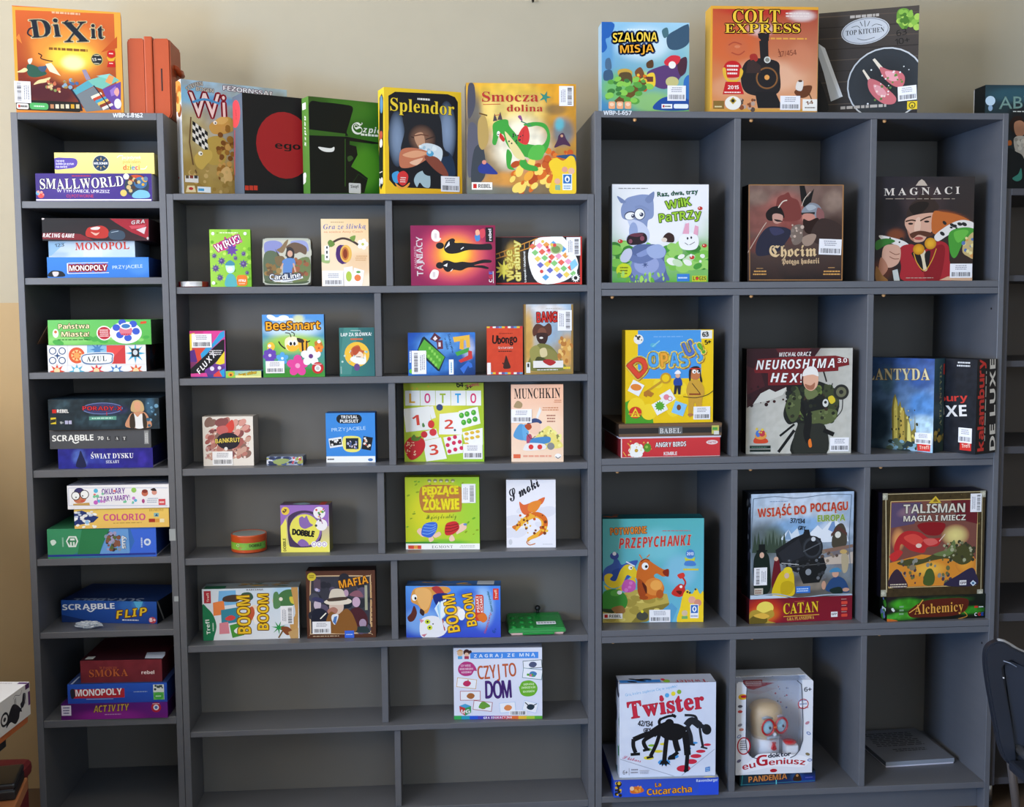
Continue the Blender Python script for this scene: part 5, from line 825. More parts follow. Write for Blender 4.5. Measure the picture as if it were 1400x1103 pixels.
('board_game_box','lime number game box with fruit cards and a giant strawberry','game box','games in the middle bookcase',(0.6868,0.0566,0.9954),-0.108,0.2113,0.2087,0.05,('b8cc38','5a6a1c','a8b830'),{'F':[('bg','a8b828','b0bc30','98cc38','b8d040'),('G','d8d838',224,218,193,155,0.8,0),('G','e8e060',186,277,116,78,0.5,0),('N',('c8b028',),3,32,382,187,404,3.9,7.7,2,1,0),('R','f2f2ee',7.9,298.6,78.5,79,0),('T','L','b','e8b030',29.4,312.1,60.4,312,50.4),('R','f2f2ee',88.8,298.3,78.4,78.9,0),('T','O','b','d83a78',110.3,311.7,141.2,311.6,50.4),('R','f2f2ee',169.7,297.9,78.2,78.9,0),('T','T','b','a8c038',191.1,311.4,222,311.2,50.4),('R','f2f2ee',250.5,297.6,78,78.8,0),('T','T','b','3aa8e0',271.9,311,302.7,310.9,50.4),('R','f2f2ee',331.2,297.2,77.9,78.8,0),('T','O','b','e03a70',352.5,310.7,383.4,310.5,50.4),('R','f2f2ee',9.9,157.6,139.3,124.1,0,6),('P','f2f2ee',(132,292,155,296,170,234,146,226)),('P','f2f2ee',(189,253,301,264,308,144,184,145)),('P','f2f2ee',(290,268,391,291,405,202,304,175)),('P','f2f2ee',(95,157,169,176,184,129,106,114)),('P','f2f2ee',(98,110,195,129,225,16,116,1)),('P','f2f2ee',(207,129,304,144,311,47,229,36)),('P','f2f2ee',(308,156,416,179,416,89,327,82)),('T','1','b','d84838',47,191.8,83.9,195.5,54.3),('T','2','b','d84838',215.3,173.7,261.8,175.5,48.5),('T','3','b','d84838',136,33.9,182.6,39.6,54.3),('E','3a4878',189.7,288.2,17.4,17.5),('S','5a8a48',(103,207,111,188,99,184,96,199)),('E','3a6a80',269.4,167.7,6.2,6.2),('E','d83a38',144,199.2,17.4,21.3),('E','d03038',106.4,144.9,17.4,17.5),('E','d83a40',153.1,156.4,19.3,19.4),('E','4aa838',305.1,245.1,13.2,14.7),('E','8ad058',302.1,248.2,4.6,4.7),('E','4aa838',334.2,252.7,13.2,14.7),('E','8ad058',331.1,255.8,4.6,4.7),('E','4aa838',369,260.3,13.2,14.7),('E','8ad058',365.9,263.4,4.6,4.7),('E','4aa838',316.3,208.2,13.2,14.7),('E','8ad058',313.3,211.3,4.6,4.7),('E','4aa838',345.4,215.9,13.2,14.7),('E','8ad058',342.3,219,4.6,4.7),('E','4aa838',376.4,225.4,13.2,14.7),('E','8ad058',373.3,228.5,4.6,4.7),('E','d03058',237.9,121.2,10.8,10.9),('E','d03058',269,130.8,10.8,10.9),('E','d03058',229.8,88.1,10.8,10.9),('E','d03058',262.9,99.7,10.8,10.9),('E','d03058',293.9,105.4,10.8,10.9),('E','d03058',239.1,55,10.8,10.9),('E','d03058',270.2,64.6,10.8,10.9),('E','d03058',303.2,72.3,10.8,10.9),('E','e0b838',331.1,148,11.6,8.5),('E','e0b838',360.2,153.8,11.6,8.5),('E','e0b838',389.3,159.5,11.6,8.5),('E','e0b838',330.8,120.8,11.6,8.5),('E','e0b838',359.9,126.6,11.6,8.5),('E','e0b838',389,132.3,11.6,8.5),('E','e0b838',330.6,93.6,11.6,8.5),('S','c8282c',(5,99,33,130,75,133,106,114,109,75,82,32,38,9,12,36,1,75)),('S','5a7a28',(36,122,52,145,67,130,91,137,79,114,52,110)),('N',('f0c8a0',),26,12,28,59,106,2.3,3.9,5,1,0),('T','64','n','161616',281.7,394,316.4,395.8,29.1,'161616',1.4),('T','3+','n','161616',325.9,382.2,364.5,387.8,21.3,'161616',1.2),('T','LUBIĘ','b','d84a58',337.6,395.7,399.3,403.1,13.6)]},[('F',312,14,102,79,0,'h')],'back','p',0.0012,'lid'),
('card_game_box','tall peach card box with a horned helmet figure holding a chainsaw','game box','games in the middle bookcase',(0.9309,0.0215,0.9954),-0.1075,0.1368,0.204,0.03,('f0c0a0','c8a088','e8b898'),{'F':[('bg','f4c4a8','f0b898','f2d4b8','f4d8c0'),('G','f8dcc0',158,199,154,116,0.6,0),('T','MUNCHKIN','r','2a2020',16.7,334.2,258.1,336.9,52.1),('D','c87850',224,310,266,329,2,3),('D','c88058',162,268,250,291,2,4),('D','a86a58',185,206,235,252,3,5),('S','e8d878',(119,122,173,176,204,187,242,129,265,75,103,75)),('N',('c8b848','f0e890','8a8a50'),24,150,75,257,168,3.8,10,3,1,0),('S','5a9acc',(11,137,43,199,77,184,88,129,57,114)),('S','68a8d8',(58,191,89,191,88,122,65,118)),('S','a8906a',(20,307,36,323,59,307,51,284,16,288)),('S','3a4a78',(89,211,120,230,150,222,158,203,89,195)),('P','e8e8e8',(139,226,158,268,151,291,131,237)),('S','f0c8b0',(89,199,143,207,154,176,135,145,104,153,81,176)),('S','b04a28',(70,191,96,203,108,183,89,168)),('S','b04a68',(81,137,104,145,111,98,84,91)),('S','4a88c0',(96,106,119,126,196,133,207,114,188,98,111,91)),('S','e8e4e4',(65,75,88,99,173,94,173,67,73,60)),('E','d83a38',103.4,79.1,13,13.1),('E','d83a38',149.6,79,13,13.1),('E','8a8a8a',207.2,82.7,19.2,19.3),('L','3a3a3a',3.1,(81,153,104,122,127,137),1),('D','e07858',11,21,49,41,1,4),('R','e06a48',10.7,19.3,36.7,21.3,0),('D','e8a088',53,21,226,40,1,5),('E','f4f0f0',245.4,30.3,17.3,13.1),('L','222',3.8,(232,28,245,19,259,28),1)]},[('F',0,207,108,71,0,'h')],'back','p',0.0012,'lid'),
('display_game_box','purple and yellow carton with a round window showing a yellow tin lid','game box','games in the middle bookcase',(0.3192,0.0471,0.7628),-0.073,0.1275,0.1255,0.055,('e8e058','6a4878','6a5a38'),{'F':[('bg','9068b8','9068b8','f0ec78','ece868'),('G','b088d0',180,233,77,39,0.5,0),('P','f0e868',(-1,192,18,215,32,157,29,40,249,38,248,-5,-6,-3)),('P','9a70c0',(0,250,253,252,251,136,179,198,103,222,33,192,13,157,-3,137)),('S','4a3858',(36,168,56,203,111,222,172,214,209,175,215,89,191,43,152,27,60,28,41,51)),('E','8a68a8',131.3,120.9,84.5,89.5),('E','e8e060',125.5,119,78.7,83.7),('S','8a6ab0',(98,179,114,191,125,183,137,195,144,179,155,156,170,144,147,132,124,125,101,141)),('T','DOBBLE','b','1c1a1c',59.7,96.1,172.7,81.6,29.2,'1c1a1c',1.9,0.5),('S','8a68b0',(87,51,107,70,130,62,145,39,106,31)),('E','f0ecf0',204.3,209.8,31.5,31.9),('E','f0ecf0',214.4,145.6,30.7,31.1),('N',('d84a48','f0c040','4a4a4a','58a050'),12,181,128,233,229,3.1,6.9,3,1,0),('L','a04a90',3.8,(202,202,220,151)),('E','e8c848',26.1,220.8,21.5,21.8),('N',('6a4a30',),5,14,211,38,230,3.1,5.4,2,1,0),('T','DOBBLE','b','1c1a1c',26.8,6.7,24.6,75,14.8),('E','f4f2f4',173.8,42.7,15.4,15.6),('E','a888c8',173.8,42.7,10.8,10.9),('E','f4f2f4',173.8,42.7,7.7,7.8),('E','f4f2f4',200.7,42.4,15.4,15.6),('E','a888c8',200.7,42.4,10.8,10.9),('E','f4f2f4',200.7,42.4,7.7,7.8),('E','f4f2f4',227.6,42.2,15.4,15.6),('E','a888c8',227.6,42.2,10.8,10.9),('E','f4f2f4',227.6,42.2,7.7,7.8)],'T':[('bg','5a4a3a','8a7a30','4a3a68','5a4080'),('R','b83a28',201.9,7.9,31.8,88.8,0),('S','8aa8b8',(58,36,112,79,152,32,109,12))],'R':[('bg','6a5a78','6a5a78','8a8848','8a8848')]},[],'none','p',0.0012,'carton'),
('board_game_box','yellow green game box with two cartoon turtles in striped shells','game box','games in the middle bookcase',(0.6798,0.0439,0.7628),-0.0994,0.1962,0.1929,0.05,('b8d028','5a7818','a8c028'),{'F':[('bg','b8c828','98cc38','a0d040','c8d020'),('G','e0d828',139,201,155,157,0.7,0),('G','d8d028',179,337,116,55,0.6,0),('G','68b838',195,36,194,23,0.9,0),('N',('6aa828','8aa020'),34,5,52,381,372,1.9,5,5,2,30),('S','b87838',(82,330,179,345,284,337,299,310,298,216,274,200,170,197,89,209)),('T','PĘDZĄCE','b','f4e428',93.5,292.6,281.4,297.9,41.1,'f4e428',2.7),('T','ŻÓŁWIE','b','f4e428',96.3,212.5,284.3,215.8,54.8,'f4e428',3.1),('T','Wyścig do sałaty','s','5a6a20',113.1,163.5,270.2,168.9,23.5),('E','8a8a58',129.4,368.6,10.9,8.6),('E','d8d8a8',129.3,362.7,7,3.9),('E','8a8a58',160.4,368.5,10.9,8.6),('E','d8d8a8',160.3,362.6,7,3.9),('E','8a8a58',191.3,368.4,10.9,8.6),('E','d8d8a8',191.2,362.5,7,3.9),('E','8a8a58',222.2,368.2,10.9,8.6),('E','d8d8a8',222.2,362.4,7,3.9),('E','8a8a58',253.2,368.1,10.9,8.6),('E','d8d8a8',253.1,362.3,7,3.9),('S','f0c8b0',(60,95,79,115,106,83,90,67)),('S','f0c8b0',(121,59,137,75,149,52,129,40)),('S','f0c8b0',(145,75,176,95,188,79,160,63)),('S','3a68d0',(83,83,95,130,130,146,165,142,165,106,137,67,106,67)),('L','7aa8e8',3.9,(87,87,122,83,161,103),1),('L','7aa8e8',3.9,(91,103,130,99,161,114),1),('L','7aa8e8',3.9,(95,118,138,114,161,126),1),('L','7aa8e8',3.9,(99,134,146,130,161,138),1),('S','f0c8b0',(277,122,309,141,324,122,316,106,289,90,269,83)),('S','f0c8b0',(230,59,246,79,261,51,238,43)),('S','c82e30',(207,91,212,130,231,146,270,149,285,114,254,83,219,75)),('L','7a1c20',3.9,(211,95,246,98,281,114),1),('L','7a1c20',3.9,(211,110,246,114,281,126),1),('L','7a1c20',3.9,(212,126,247,130,282,138),1),('E','6a8ac0',316.3,133.6,10.1,6.3),('E','3a8a28',58.9,36,116.3,4.7),('R','f4f4f0',-7.8,-3.3,400.7,34.7,0),('P','d84a38',(12,22,82,22,82,2,12,3)),('R','e8a048',42.8,2.5,19.8,19.7,0),('T','EGMONT','r','8a8a88',138.2,6.3,249,6.9,14.9,None,0,0,0,0,0.1),('D','b8b8b4',284,8,373,24,2,3)]},[('F',300,249,73,101,0,'v')],'back','p',0.0012,'lid'),
('card_game_box','white card box with a curled orange fire dragon','game box','games in the middle bookcase',(0.9149,0.0413,0.7628),-0.0948,0.1309,0.1821,0.03,('ecebf2','c8c8d0','e4e4ea'),{'F':[('bg','eeedf4','eeedf4','ebeaf2','ebeaf2'),('G','f0f0f4',108,192,39,39,1,0),('N',('e0e0ea',),8,13,18,248,231,11.7,31.1,4,2,0),('T','Smoki','s','22222c',26.3,247.1,182.2,332.8,59,'22222c',1.2),('S','e06a38',(69,247,92,231,123,239,155,247,178,262,205,270,193,239,170,223,139,192,100,176,77,200)),('S','e88a30',(115,200,123,239,170,254,186,239,154,192)),('S','f0b038',(45,105,61,137,100,168,123,184,162,192,201,176,220,136,208,89,169,58,130,42,114,26,130,26,114,30,111,50,146,73,177,97,185,136,162,160,131,152,92,129,68,105,52,89)),('S','d86a20',(131,184,170,191,209,168,220,128,200,81,169,61,193,105,193,144,162,168)),('N',('c85a18','f0c040','7a3a18'),34,52,74,216,176,3.1,8.6,5,1,0),('S','d87828',(45,97,29,113,53,121)),('L','b85a20',3.9,(76,129,61,145)),('L','c87840',5.4,(122,42,107,30,122,14,153,22),1),('D','c8c8d0',192,14,251,22,1,1),('E','d0d0d8',20.8,30.3,9.7,15.7)]},[],'back','p',0.0012,'lid'),
('board_game_box','white card game box on its side with a green corner and yellow lettering','game box','games in the middle bookcase',(0.1735,0.0466,0.533),-0.0068,0.2504,0.1374,0.06,('e4e8f0','6a6a68','a8b0b8'),{'F':[('bg','dce6f0','c8dcec','e4e8f0','e8eaf0'),('G','a0d0f0',451,247,114,79,0.7,0),('G','e8ecf4',86,100,114,79,0.5,0),('S','1f7a50',(-3,184,27,172,56,132,70,76,57,22,45,-5,-8,-4)),('T','Trefl','b','eef4f0',38.3,34.1,33,112.7,19.6),('D','c8e0d0',46,46,59,100,1,2,1),('R','b02a38',9.1,199.5,35.9,65.5,0),('T','Trefl','b','f0d8c8',35.7,206.6,35.2,253.5,11.8),('P','78b8e8',(87,264,174,266,179,191,80,182)),('P','f08848',(55,202,112,213,117,138,56,132)),('P','3a8aa0',(95,162,186,175,192,97,97,84)),('P','e08a98',(85,92,131,98,137,35,84,33)),('P','4a9838',(138,79,199,93,213,25,151,11)),('S','4a3a30',(108,228,135,239,173,242,196,234,187,207,142,204,108,209)),('S','d84a48',(117,118,147,133,170,121,154,106,124,106)),('S','f0f0f0',(160,50,187,69,198,49,175,34)),('S','3a5a48',(203,245,249,252,263,220,217,198)),('E','f0d8c0',269,141.9,34.2,43.2),('E','f4f0ec',283.8,125.8,20.9,47.1,-8),('S','c85a38',(227,151,259,177,269,134,237,88)),('T','BOOM','b','f4c428',247.1,32.4,244.9,236.6,66.7,'8a5a20',4.6,0.15),('T','BOOM','b','f4c428',339,49.6,343.8,242,55,'8a5a20',4.6,0.15),('S','4a7a48',(369,179,401,241,440,263,477,254,484,191,445,169,407,170)),('S','e0d8c8',(362,210,389,225,400,194,377,178)),('S','5a8a58',(370,241,393,249,407,186,391,162,369,171)),('E','f0e8d8',407.8,213,9.9,10.2),('S','d8c848',(454,224,492,215,491,183,461,192)),('S','c89858',(463,274,497,277,490,-14,475,-13,451,82,482,136)),('L','7a5a30',7.6,(391,5,415,44)),('P','2a9848',(407,97,400,67,429,72,402,58,424,38,397,51,396,21,389,51,365,33,384,57,355,66,385,66,374,94,392,70)),('S','8a4a28',(404,60,442,63,465,34,434,19)),('P','c8a068',(442,35,496,57,494,-10,456,-5)),('T','KARCIANA','b','6a5a5a',230.4,262.4,317.7,262.2,8.6)],'T':[('bg','a8b4bc','a8b4bc','7a8080','7a8080'),('R','1f6a4a',8.5,-4.7,108.5,68.1,0),('N',('c89a38','8a6a30','4a6a58'),20,197,40,454,127,3.9,11.7,4,3,0)]},[('F',405,77,67,99,0,'v')],'back','p',0.0012,'lid'),
('board_game_box','dark brown game box with a stout gangster in hat and coat','game box','games in the middle bookcase',(0.4098,0.0371,0.533),-0.037,0.181,0.1806,0.06,('5a3426','3a2a24','3a2a26'),{'F':[('bg','5e3828','5e3828','54301f','54301f'),('S','d8b890',(22,326,45,337,314,333,340,316,335,41,320,22,39,23,16,39)),('S','3a3a44',(28,322,49,331,310,327,334,313,330,45,316,30,43,29,22,43)),('N',('4a4a58','2a2a34','5a5068'),40,27,43,333,321,11.5,30.7,4,1,0),('R','5a4a58',39.9,262.6,35.7,54.3,0),('R','a8a890',306.4,148.1,13.9,133.4,0),('N',('8a88b8','c8b8d0'),3,43,239,67,278,7.7,11.5,3,1,0),('E','c8b8c8',57.3,179.9,19.2,27.5),('S','1e2030',(30,145,80,160,117,120,101,57,31,50)),('S','3a3a60',(27,208,51,223,89,207,81,191)),('E','c8a8c0',261.1,192.1,21.1,27.5),('S','4a2028',(226,142,272,164,317,116,309,53,232,78)),('S','8a5a68',(227,228,251,251,281,251,296,219)),('E','b898b0',208.2,240.2,13.4,19.7),('S','1a2430',(181,221,235,212,234,165,188,166)),('E','a890a8',293.6,77.3,19.2,23.6),('S','28383a',(255,54,309,61,327,29,254,31)),('E','d8c0b0',156.9,170.3,38.4,43.2),('S','b07868',(110,151,141,167,164,151,148,127,118,128)),('S','8a5a28',(126,143,164,127,210,158,248,110,254,31,100,33,102,97)),('S','e4e8f0',(137,127,167,123,147,72,129,104)),('P','4a78b8',(144,115,160,119,151,72,136,88)),('S','e4d8c8',(92,195,127,210,212,213,238,196,211,181,126,179)),('S','d8ccba',(123,202,128,253,151,265,189,260,200,236,204,205)),('S','4a3a30',(119,214,204,221,208,205,119,198)),('L','f0ece0',6.1,(102,136,71,105)),('T','MAFIA','b','f0a028',176.1,266.2,328.2,293.1,41.3,'5a2810',3.1),('E','e0c838',30,331.3,23,22),('D','6a5a18',14,322,45,341,2,2),('R','3a68d8',197.8,0.1,48.9,38.6,0),('D','c8d8f4',204,14,243,23,1,1),('D','c8a070',330,53,348,301,1,4,1),('D','c8b090',27,7,177,16,1,3)]},[('F',29,25,96,65,0,'h')],'back','p',0.0012,'lid'),
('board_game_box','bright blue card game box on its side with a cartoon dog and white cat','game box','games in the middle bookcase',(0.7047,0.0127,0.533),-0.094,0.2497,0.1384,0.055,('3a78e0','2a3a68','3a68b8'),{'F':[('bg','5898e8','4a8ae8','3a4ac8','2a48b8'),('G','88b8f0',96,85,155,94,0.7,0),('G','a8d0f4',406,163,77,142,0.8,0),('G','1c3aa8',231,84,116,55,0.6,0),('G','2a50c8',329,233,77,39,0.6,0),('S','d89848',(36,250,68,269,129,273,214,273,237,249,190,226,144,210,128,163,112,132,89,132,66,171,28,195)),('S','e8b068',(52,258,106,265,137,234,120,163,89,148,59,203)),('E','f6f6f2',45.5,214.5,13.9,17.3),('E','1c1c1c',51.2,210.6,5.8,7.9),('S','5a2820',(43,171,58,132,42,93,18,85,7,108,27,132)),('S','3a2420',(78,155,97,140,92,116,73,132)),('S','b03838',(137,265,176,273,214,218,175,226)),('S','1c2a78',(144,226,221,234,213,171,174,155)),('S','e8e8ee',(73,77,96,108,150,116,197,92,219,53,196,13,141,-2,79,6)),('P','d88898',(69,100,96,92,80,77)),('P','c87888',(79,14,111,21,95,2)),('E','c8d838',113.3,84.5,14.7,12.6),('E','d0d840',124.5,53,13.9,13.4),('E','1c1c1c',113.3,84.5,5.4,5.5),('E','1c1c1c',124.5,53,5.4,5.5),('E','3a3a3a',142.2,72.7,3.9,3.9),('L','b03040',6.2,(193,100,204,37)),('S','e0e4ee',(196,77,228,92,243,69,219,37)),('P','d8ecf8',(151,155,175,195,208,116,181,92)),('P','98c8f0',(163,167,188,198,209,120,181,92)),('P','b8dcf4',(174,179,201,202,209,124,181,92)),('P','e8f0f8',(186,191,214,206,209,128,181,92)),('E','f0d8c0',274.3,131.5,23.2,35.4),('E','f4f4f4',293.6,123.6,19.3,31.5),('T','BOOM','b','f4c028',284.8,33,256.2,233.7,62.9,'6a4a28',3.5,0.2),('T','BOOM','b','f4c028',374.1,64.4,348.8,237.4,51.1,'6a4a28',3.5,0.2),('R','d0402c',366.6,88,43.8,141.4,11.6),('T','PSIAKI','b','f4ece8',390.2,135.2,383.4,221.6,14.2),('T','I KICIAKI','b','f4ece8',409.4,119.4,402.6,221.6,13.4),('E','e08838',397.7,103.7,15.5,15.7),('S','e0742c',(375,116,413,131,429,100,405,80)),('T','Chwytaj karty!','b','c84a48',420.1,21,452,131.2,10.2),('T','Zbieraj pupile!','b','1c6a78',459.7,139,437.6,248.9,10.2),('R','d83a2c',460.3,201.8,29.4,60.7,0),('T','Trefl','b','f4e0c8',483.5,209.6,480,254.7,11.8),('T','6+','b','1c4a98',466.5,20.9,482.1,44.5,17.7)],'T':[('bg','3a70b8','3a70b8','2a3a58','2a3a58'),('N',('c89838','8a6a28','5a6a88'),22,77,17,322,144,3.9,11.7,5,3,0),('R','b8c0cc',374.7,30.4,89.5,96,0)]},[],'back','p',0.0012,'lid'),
('board_game_box','white educational game box with puzzle pictures, alone on its middle shelf','game box','games in the middle bookcase',(0.8219,0.022,0.3037),-0.0717,0.236,0.195,0.05,('d8dcf0','7a80a0','b8bcd0'),{'F':[('bg','e0e4f4','e0e4f4','dce0f4','dce0f4'),('R','4a90e8',89.7,331.4,362.6,34.9,0),('T','ZAGRAJ ZE MNĄ','b','e4f0fc',109.3,337.2,434.6,342.5,17.6,None,0,0,0,0,0.35),('E','e8c098',35.5,361.7,15.6,16),('E','4a2a28',70.6,365.4,17.2,17.6),('E','f0c8a8',70.5,353.5,11.7,12),('S','d8a058',(16,370,36,382,55,370,36,374)),('R','58a8e0',23.5,330,23.5,15.7,0),('R','b03a58',58.5,329.7,23.6,15.7,0),('E','4a2a28',90.1,369.3,7.8,8),('S','b83a80',(27,290,54,314,90,313,113,293,124,265,109,265,93,242,54,238,27,258)),('T','CZY WIESZ,','b','f0d8e8',38.6,288,93.2,289.5,10.4),('T','GDZIE MIESZKA','b','f0d8e8',32.6,270.1,104.7,271.5,10.4),('T','KOSZENKA?','b','f0d8e8',42.1,252,96.7,253.6,10.4),('T','CZYJ TO','n','c86038',131.5,219.3,334.6,235.6,70,'c86038',1.6,0.25),('T','DOM','n','4a2a78',171.5,114.9,306.4,119.8,92,'4a2a78',3.1,0.15),('S','6ab030',(350,176,366,203,405,211,436,195,447,163,428,131,388,123,357,139,346,188)),('T','DOPASUJ','b','e0f4c8',373.2,183.3,427.9,186.9,10.4),('T','ZWIERZĘTA DO','b','e0f4c8',361.4,165.4,435.6,168.8,10.4),('T','ICH DOMÓW','b','e0f4c8',369.1,143.3,431.6,146.8,10.4),('R','d0a048',13.3,178.4,105.4,52,0,-7),('R','eef0f8',16.4,180.9,99.9,46.4,0,-7),('S','c03060',(49,194,61,210,81,210,92,198,80,182,61,182)),('R','b03040',33,103.6,109.3,52,0,0),('R','eef0f8',35.8,106.4,103.8,46.4,0,0),('S','a86838',(68,126,80,142,100,142,111,129,99,113,80,114)),('R','a83a48',100,53.3,101.5,52,0,-7),('R','eef0f8',103,55.7,96,46.4,0,-7),('S','8a9038',(134,69,146,85,165,85,177,73,165,57,146,57)),('R','2a4a3a',371.7,273.3,101.5,44,0,4),('R','eef0f8',374.2,276.3,96,38.4,0,4),('S','505878',(401,295,413,311,433,311,444,299,432,283,413,283)),('R','48808a',364.8,225.5,105.4,56,0,-7),('R','eef0f8',367.8,228,99.9,50.4,0,-7),('S','4a80b8',(401,243,413,259,432,259,444,247,432,231,413,231)),('R','b8d0f0',246.1,32.2,85.9,56,0,5),('R','eef0f8',248.5,35.2,80.4,50.4,0,5),('S','e08a50',(267,60,279,76,298,76,310,64,298,48,278,48)),('R','b8d0f0',363,49.1,78.1,56,0,-14),('R','eef0f8',366.4,51.1,72.6,50.4,0,-14),('S','283848',(388,63,400,79,420,79,431,67,419,51,400,51)),('N',('58a838','e07088'),6,389,227,436,243,3.9,7.8,3,1,0),('L','26343c',5.5,(380,91,412,59)),('L','26343c',4.7,(396,59,443,83)),('E','c89060',76.8,213.8,3.9,4),('S','68a040',(134,61,146,93,169,93,193,69)),('P','c83a38',(28,74,60,62,59,21,32,38)),('P','3a9858',(60,62,91,73,91,37,59,21)),('P','48a0d0',(28,74,60,86,91,73,60,62)),('T','M','b','f0ecf0',33.9,35.7,55.3,29.5,20),('T','G','b','f0ecf0',65.1,31.5,86.7,37.3,20),('R','3aa858',-3.8,-6.2,44.6,26.6,0),('R','2a9ab8',39.7,-6.5,44.5,26.6,0),('R','2a5ad0',83.1,-6.9,44.5,26.6,0),('R','4a48b8',126.6,-7.2,44.4,26.5,0),('R','6a3898',170,-7.6,44.5,26.6,0),('R','a83880',213.5,-8,44.4,26.6,0),('R','c83a48',256.9,-8.3,44.5,26.5,0),('R','e07038',300.4,-8.7,44.4,26.6,0),('R','e8b838',343.8,-9.1,44.4,26.6,0),('R','a8c838',387.3,-9.4,44.4,26.6,0),('R','58a838',430.8,-9.8,44.3,26.6,0),('T','GRA EDUKACYJNA','b','f0f0f8',156.8,2.6,309.5,4.1,11.2,None,0,0,0,0,0.1)]},[('F',294,22,94,23,0,'x')],'back','p',0.0012,'lid'),
('board_game_box','square white game box with a grumpy blue grey wolf and a rabbit','game box','games in the cube bookcase',(1.2577,0.0275,1.4632),0.0195,0.2558,0.254,0.06,('e8e8ec','888c90','d0d0d4'),{'F':[('bg','eeeef2','ecebf0','6fb848','58a848'),('G','f0f0f4',244,327,350,227,1,0),('G','f0f0f4',360,441,272,152,1,0),('G','6ab04a',459,137,117,114,0.7,0),('G','78b850',50,157,93,76,0.7,0),('G','4a9838',362,130,194,68,0.6,0),('G','a0b0d8',166,403,54,38,0.5,0),('N',('4a9a3a','7cc04e','98d068','3a8030'),70,4,70,510,198,11.7,27.2,5,1.6,0),('N',('f0f0e8','c8e0b8'),6,303,92,479,137,11.7,19.4,2,1.6,0),('S','8898c0',(50,395,73,433,112,448,166,456,212,441,220,365,213,335,189,320,182,267,159,282,112,267,112,312,58,331,46,365)),('S','7888b0',(73,418,27,448,35,425,50,410)),('S','7888b0',(174,433,220,471,216,426,189,410)),('S','c8d0e8',(81,327,112,327,166,305,197,259,190,214,151,184,97,191,73,229,97,267)),('E','98a8d0',112.1,267,23.3,45.5),('S','2a1c24',(81,237,104,252,159,259,182,244,182,214,151,199,97,195,77,210)),('E','8a4a5c',96.7,214.1,10.1,11.4),('E','8a4a5c',158.7,229.1,11.7,12.9),('S','6a3444',(89,244,120,256,166,252,135,237)),('E','3a4058',94.6,346.3,31.1,22.7,10),('E','f4f4f6',94.6,344.4,27.2,18.9,10),('E','3a4058',144.8,353.9,29.2,30.3),('E','f8f8fa',144.8,353.9,25.3,26.5),('E','38405a',110,344.4,10.1,9.9),('E','38405a',154.5,352,10.9,10.6),('E','fff',107.3,347.8,3.1,3),('E','fff',150.6,355.4,3.5,3.4),('L','8090b8',11.7,(120,388,151,395,193,373),1),('S','5a6a98',(120,191,198,199,260,191,287,161,276,123,288,54,292,4,105,5,97,78,112,131,81,131)),('E','7888b8',190.2,77.2,93.3,72),('E','98a4d0',182.4,92.5,66.1,49.3),('P','4a5a88',(175,111,177,98,190,104,181,94,194,88,179,89,183,75,175,86,166,75,170,89,156,88,169,94,159,104,172,98)),('L','8898c8',38.9,(268,153,205,161,136,131),1),('L','6878a8',35,(97,131,151,115,213,138),1),('S','c8cce0',(43,131,66,169,97,176,105,146,81,108,50,108)),('S','a0b0d8',(182,176,244,199,283,168,268,130,206,130)),('S','f4f4f8',(353,221,377,252,423,259,455,236,459,198,440,172,393,168,361,183)),('P','e8a8c0',(373,252,388,305,407,309,408,252)),('P','e8a8c0',(431,252,439,297,458,290,455,244)),('L','f0f0f4',5.4,(369,252,384,309,411,312,416,255),1),('E','222',400.1,228.8,4.7,6.8),('E','222',419.6,232.6,4.7,6.8),('L','444',3.1,(385,206,408,195,439,210),1),('P','f8f8f8',(400,202,412,202,408,191)),('S','3a2420',(275,244,299,259,326,244,326,210,291,210,268,221)),('E','e8d8c8',275.3,221.4,15.6,11.4),('E','c83a30',42.6,214.2,13.2,9.9),('E','f8f0e8',38.7,216.4,3.1,3),('E','c83a30',465.6,384.4,13.2,9.9),('E','f8f0e8',461.6,386.7,3.1,3),('E','c83a30',490.4,190.6,13.2,9.9),('E','f8f0e8',486.5,192.9,3.1,3),('E','c83a30',424.2,129.8,13.2,9.9),('E','f8f0e8',420.2,132.1,3.1,3),('T','Raz, dwa, trzy','g','2a6048',239.5,444.5,453.3,461.9,22.7,'2a6048',1.4,0.3),('T','WilK','b','9ccc38',284.4,380.4,418.6,399.5,41.7,'4a7020',3.9,0.4),('T','PaTRZy','b','9ccc38',249.7,310.4,473.7,335.1,43.6,'4a7020',3.9,0.4),('D','9a9a9a',31,482,204,491,1,1),('E','c8d828',62.1,62.5,40.8,37.9),('D','6a6a18',39,40,85,85,3,2),('N',('a8d868','68b040'),30,4,2,303,46,5.8,19.4,8,0.5,0),('R','3a80d0',344.6,4.1,66.4,39.8,0),('D','d8e8f8',350,16,405,31,1,1),('R','c8d030',425,3.7,78.3,30.3,0),('T','LOGIS','b','3a3a20',430.8,11.3,499.6,11,18.9),('E','d83a30',452.3,18.9,7.8,7.6),('N',('e8f0e0','f4f4f0'),5,385,69,502,152,5.8,11.7,4,1,0)]},[],'back','p',0.0012,'lid'),
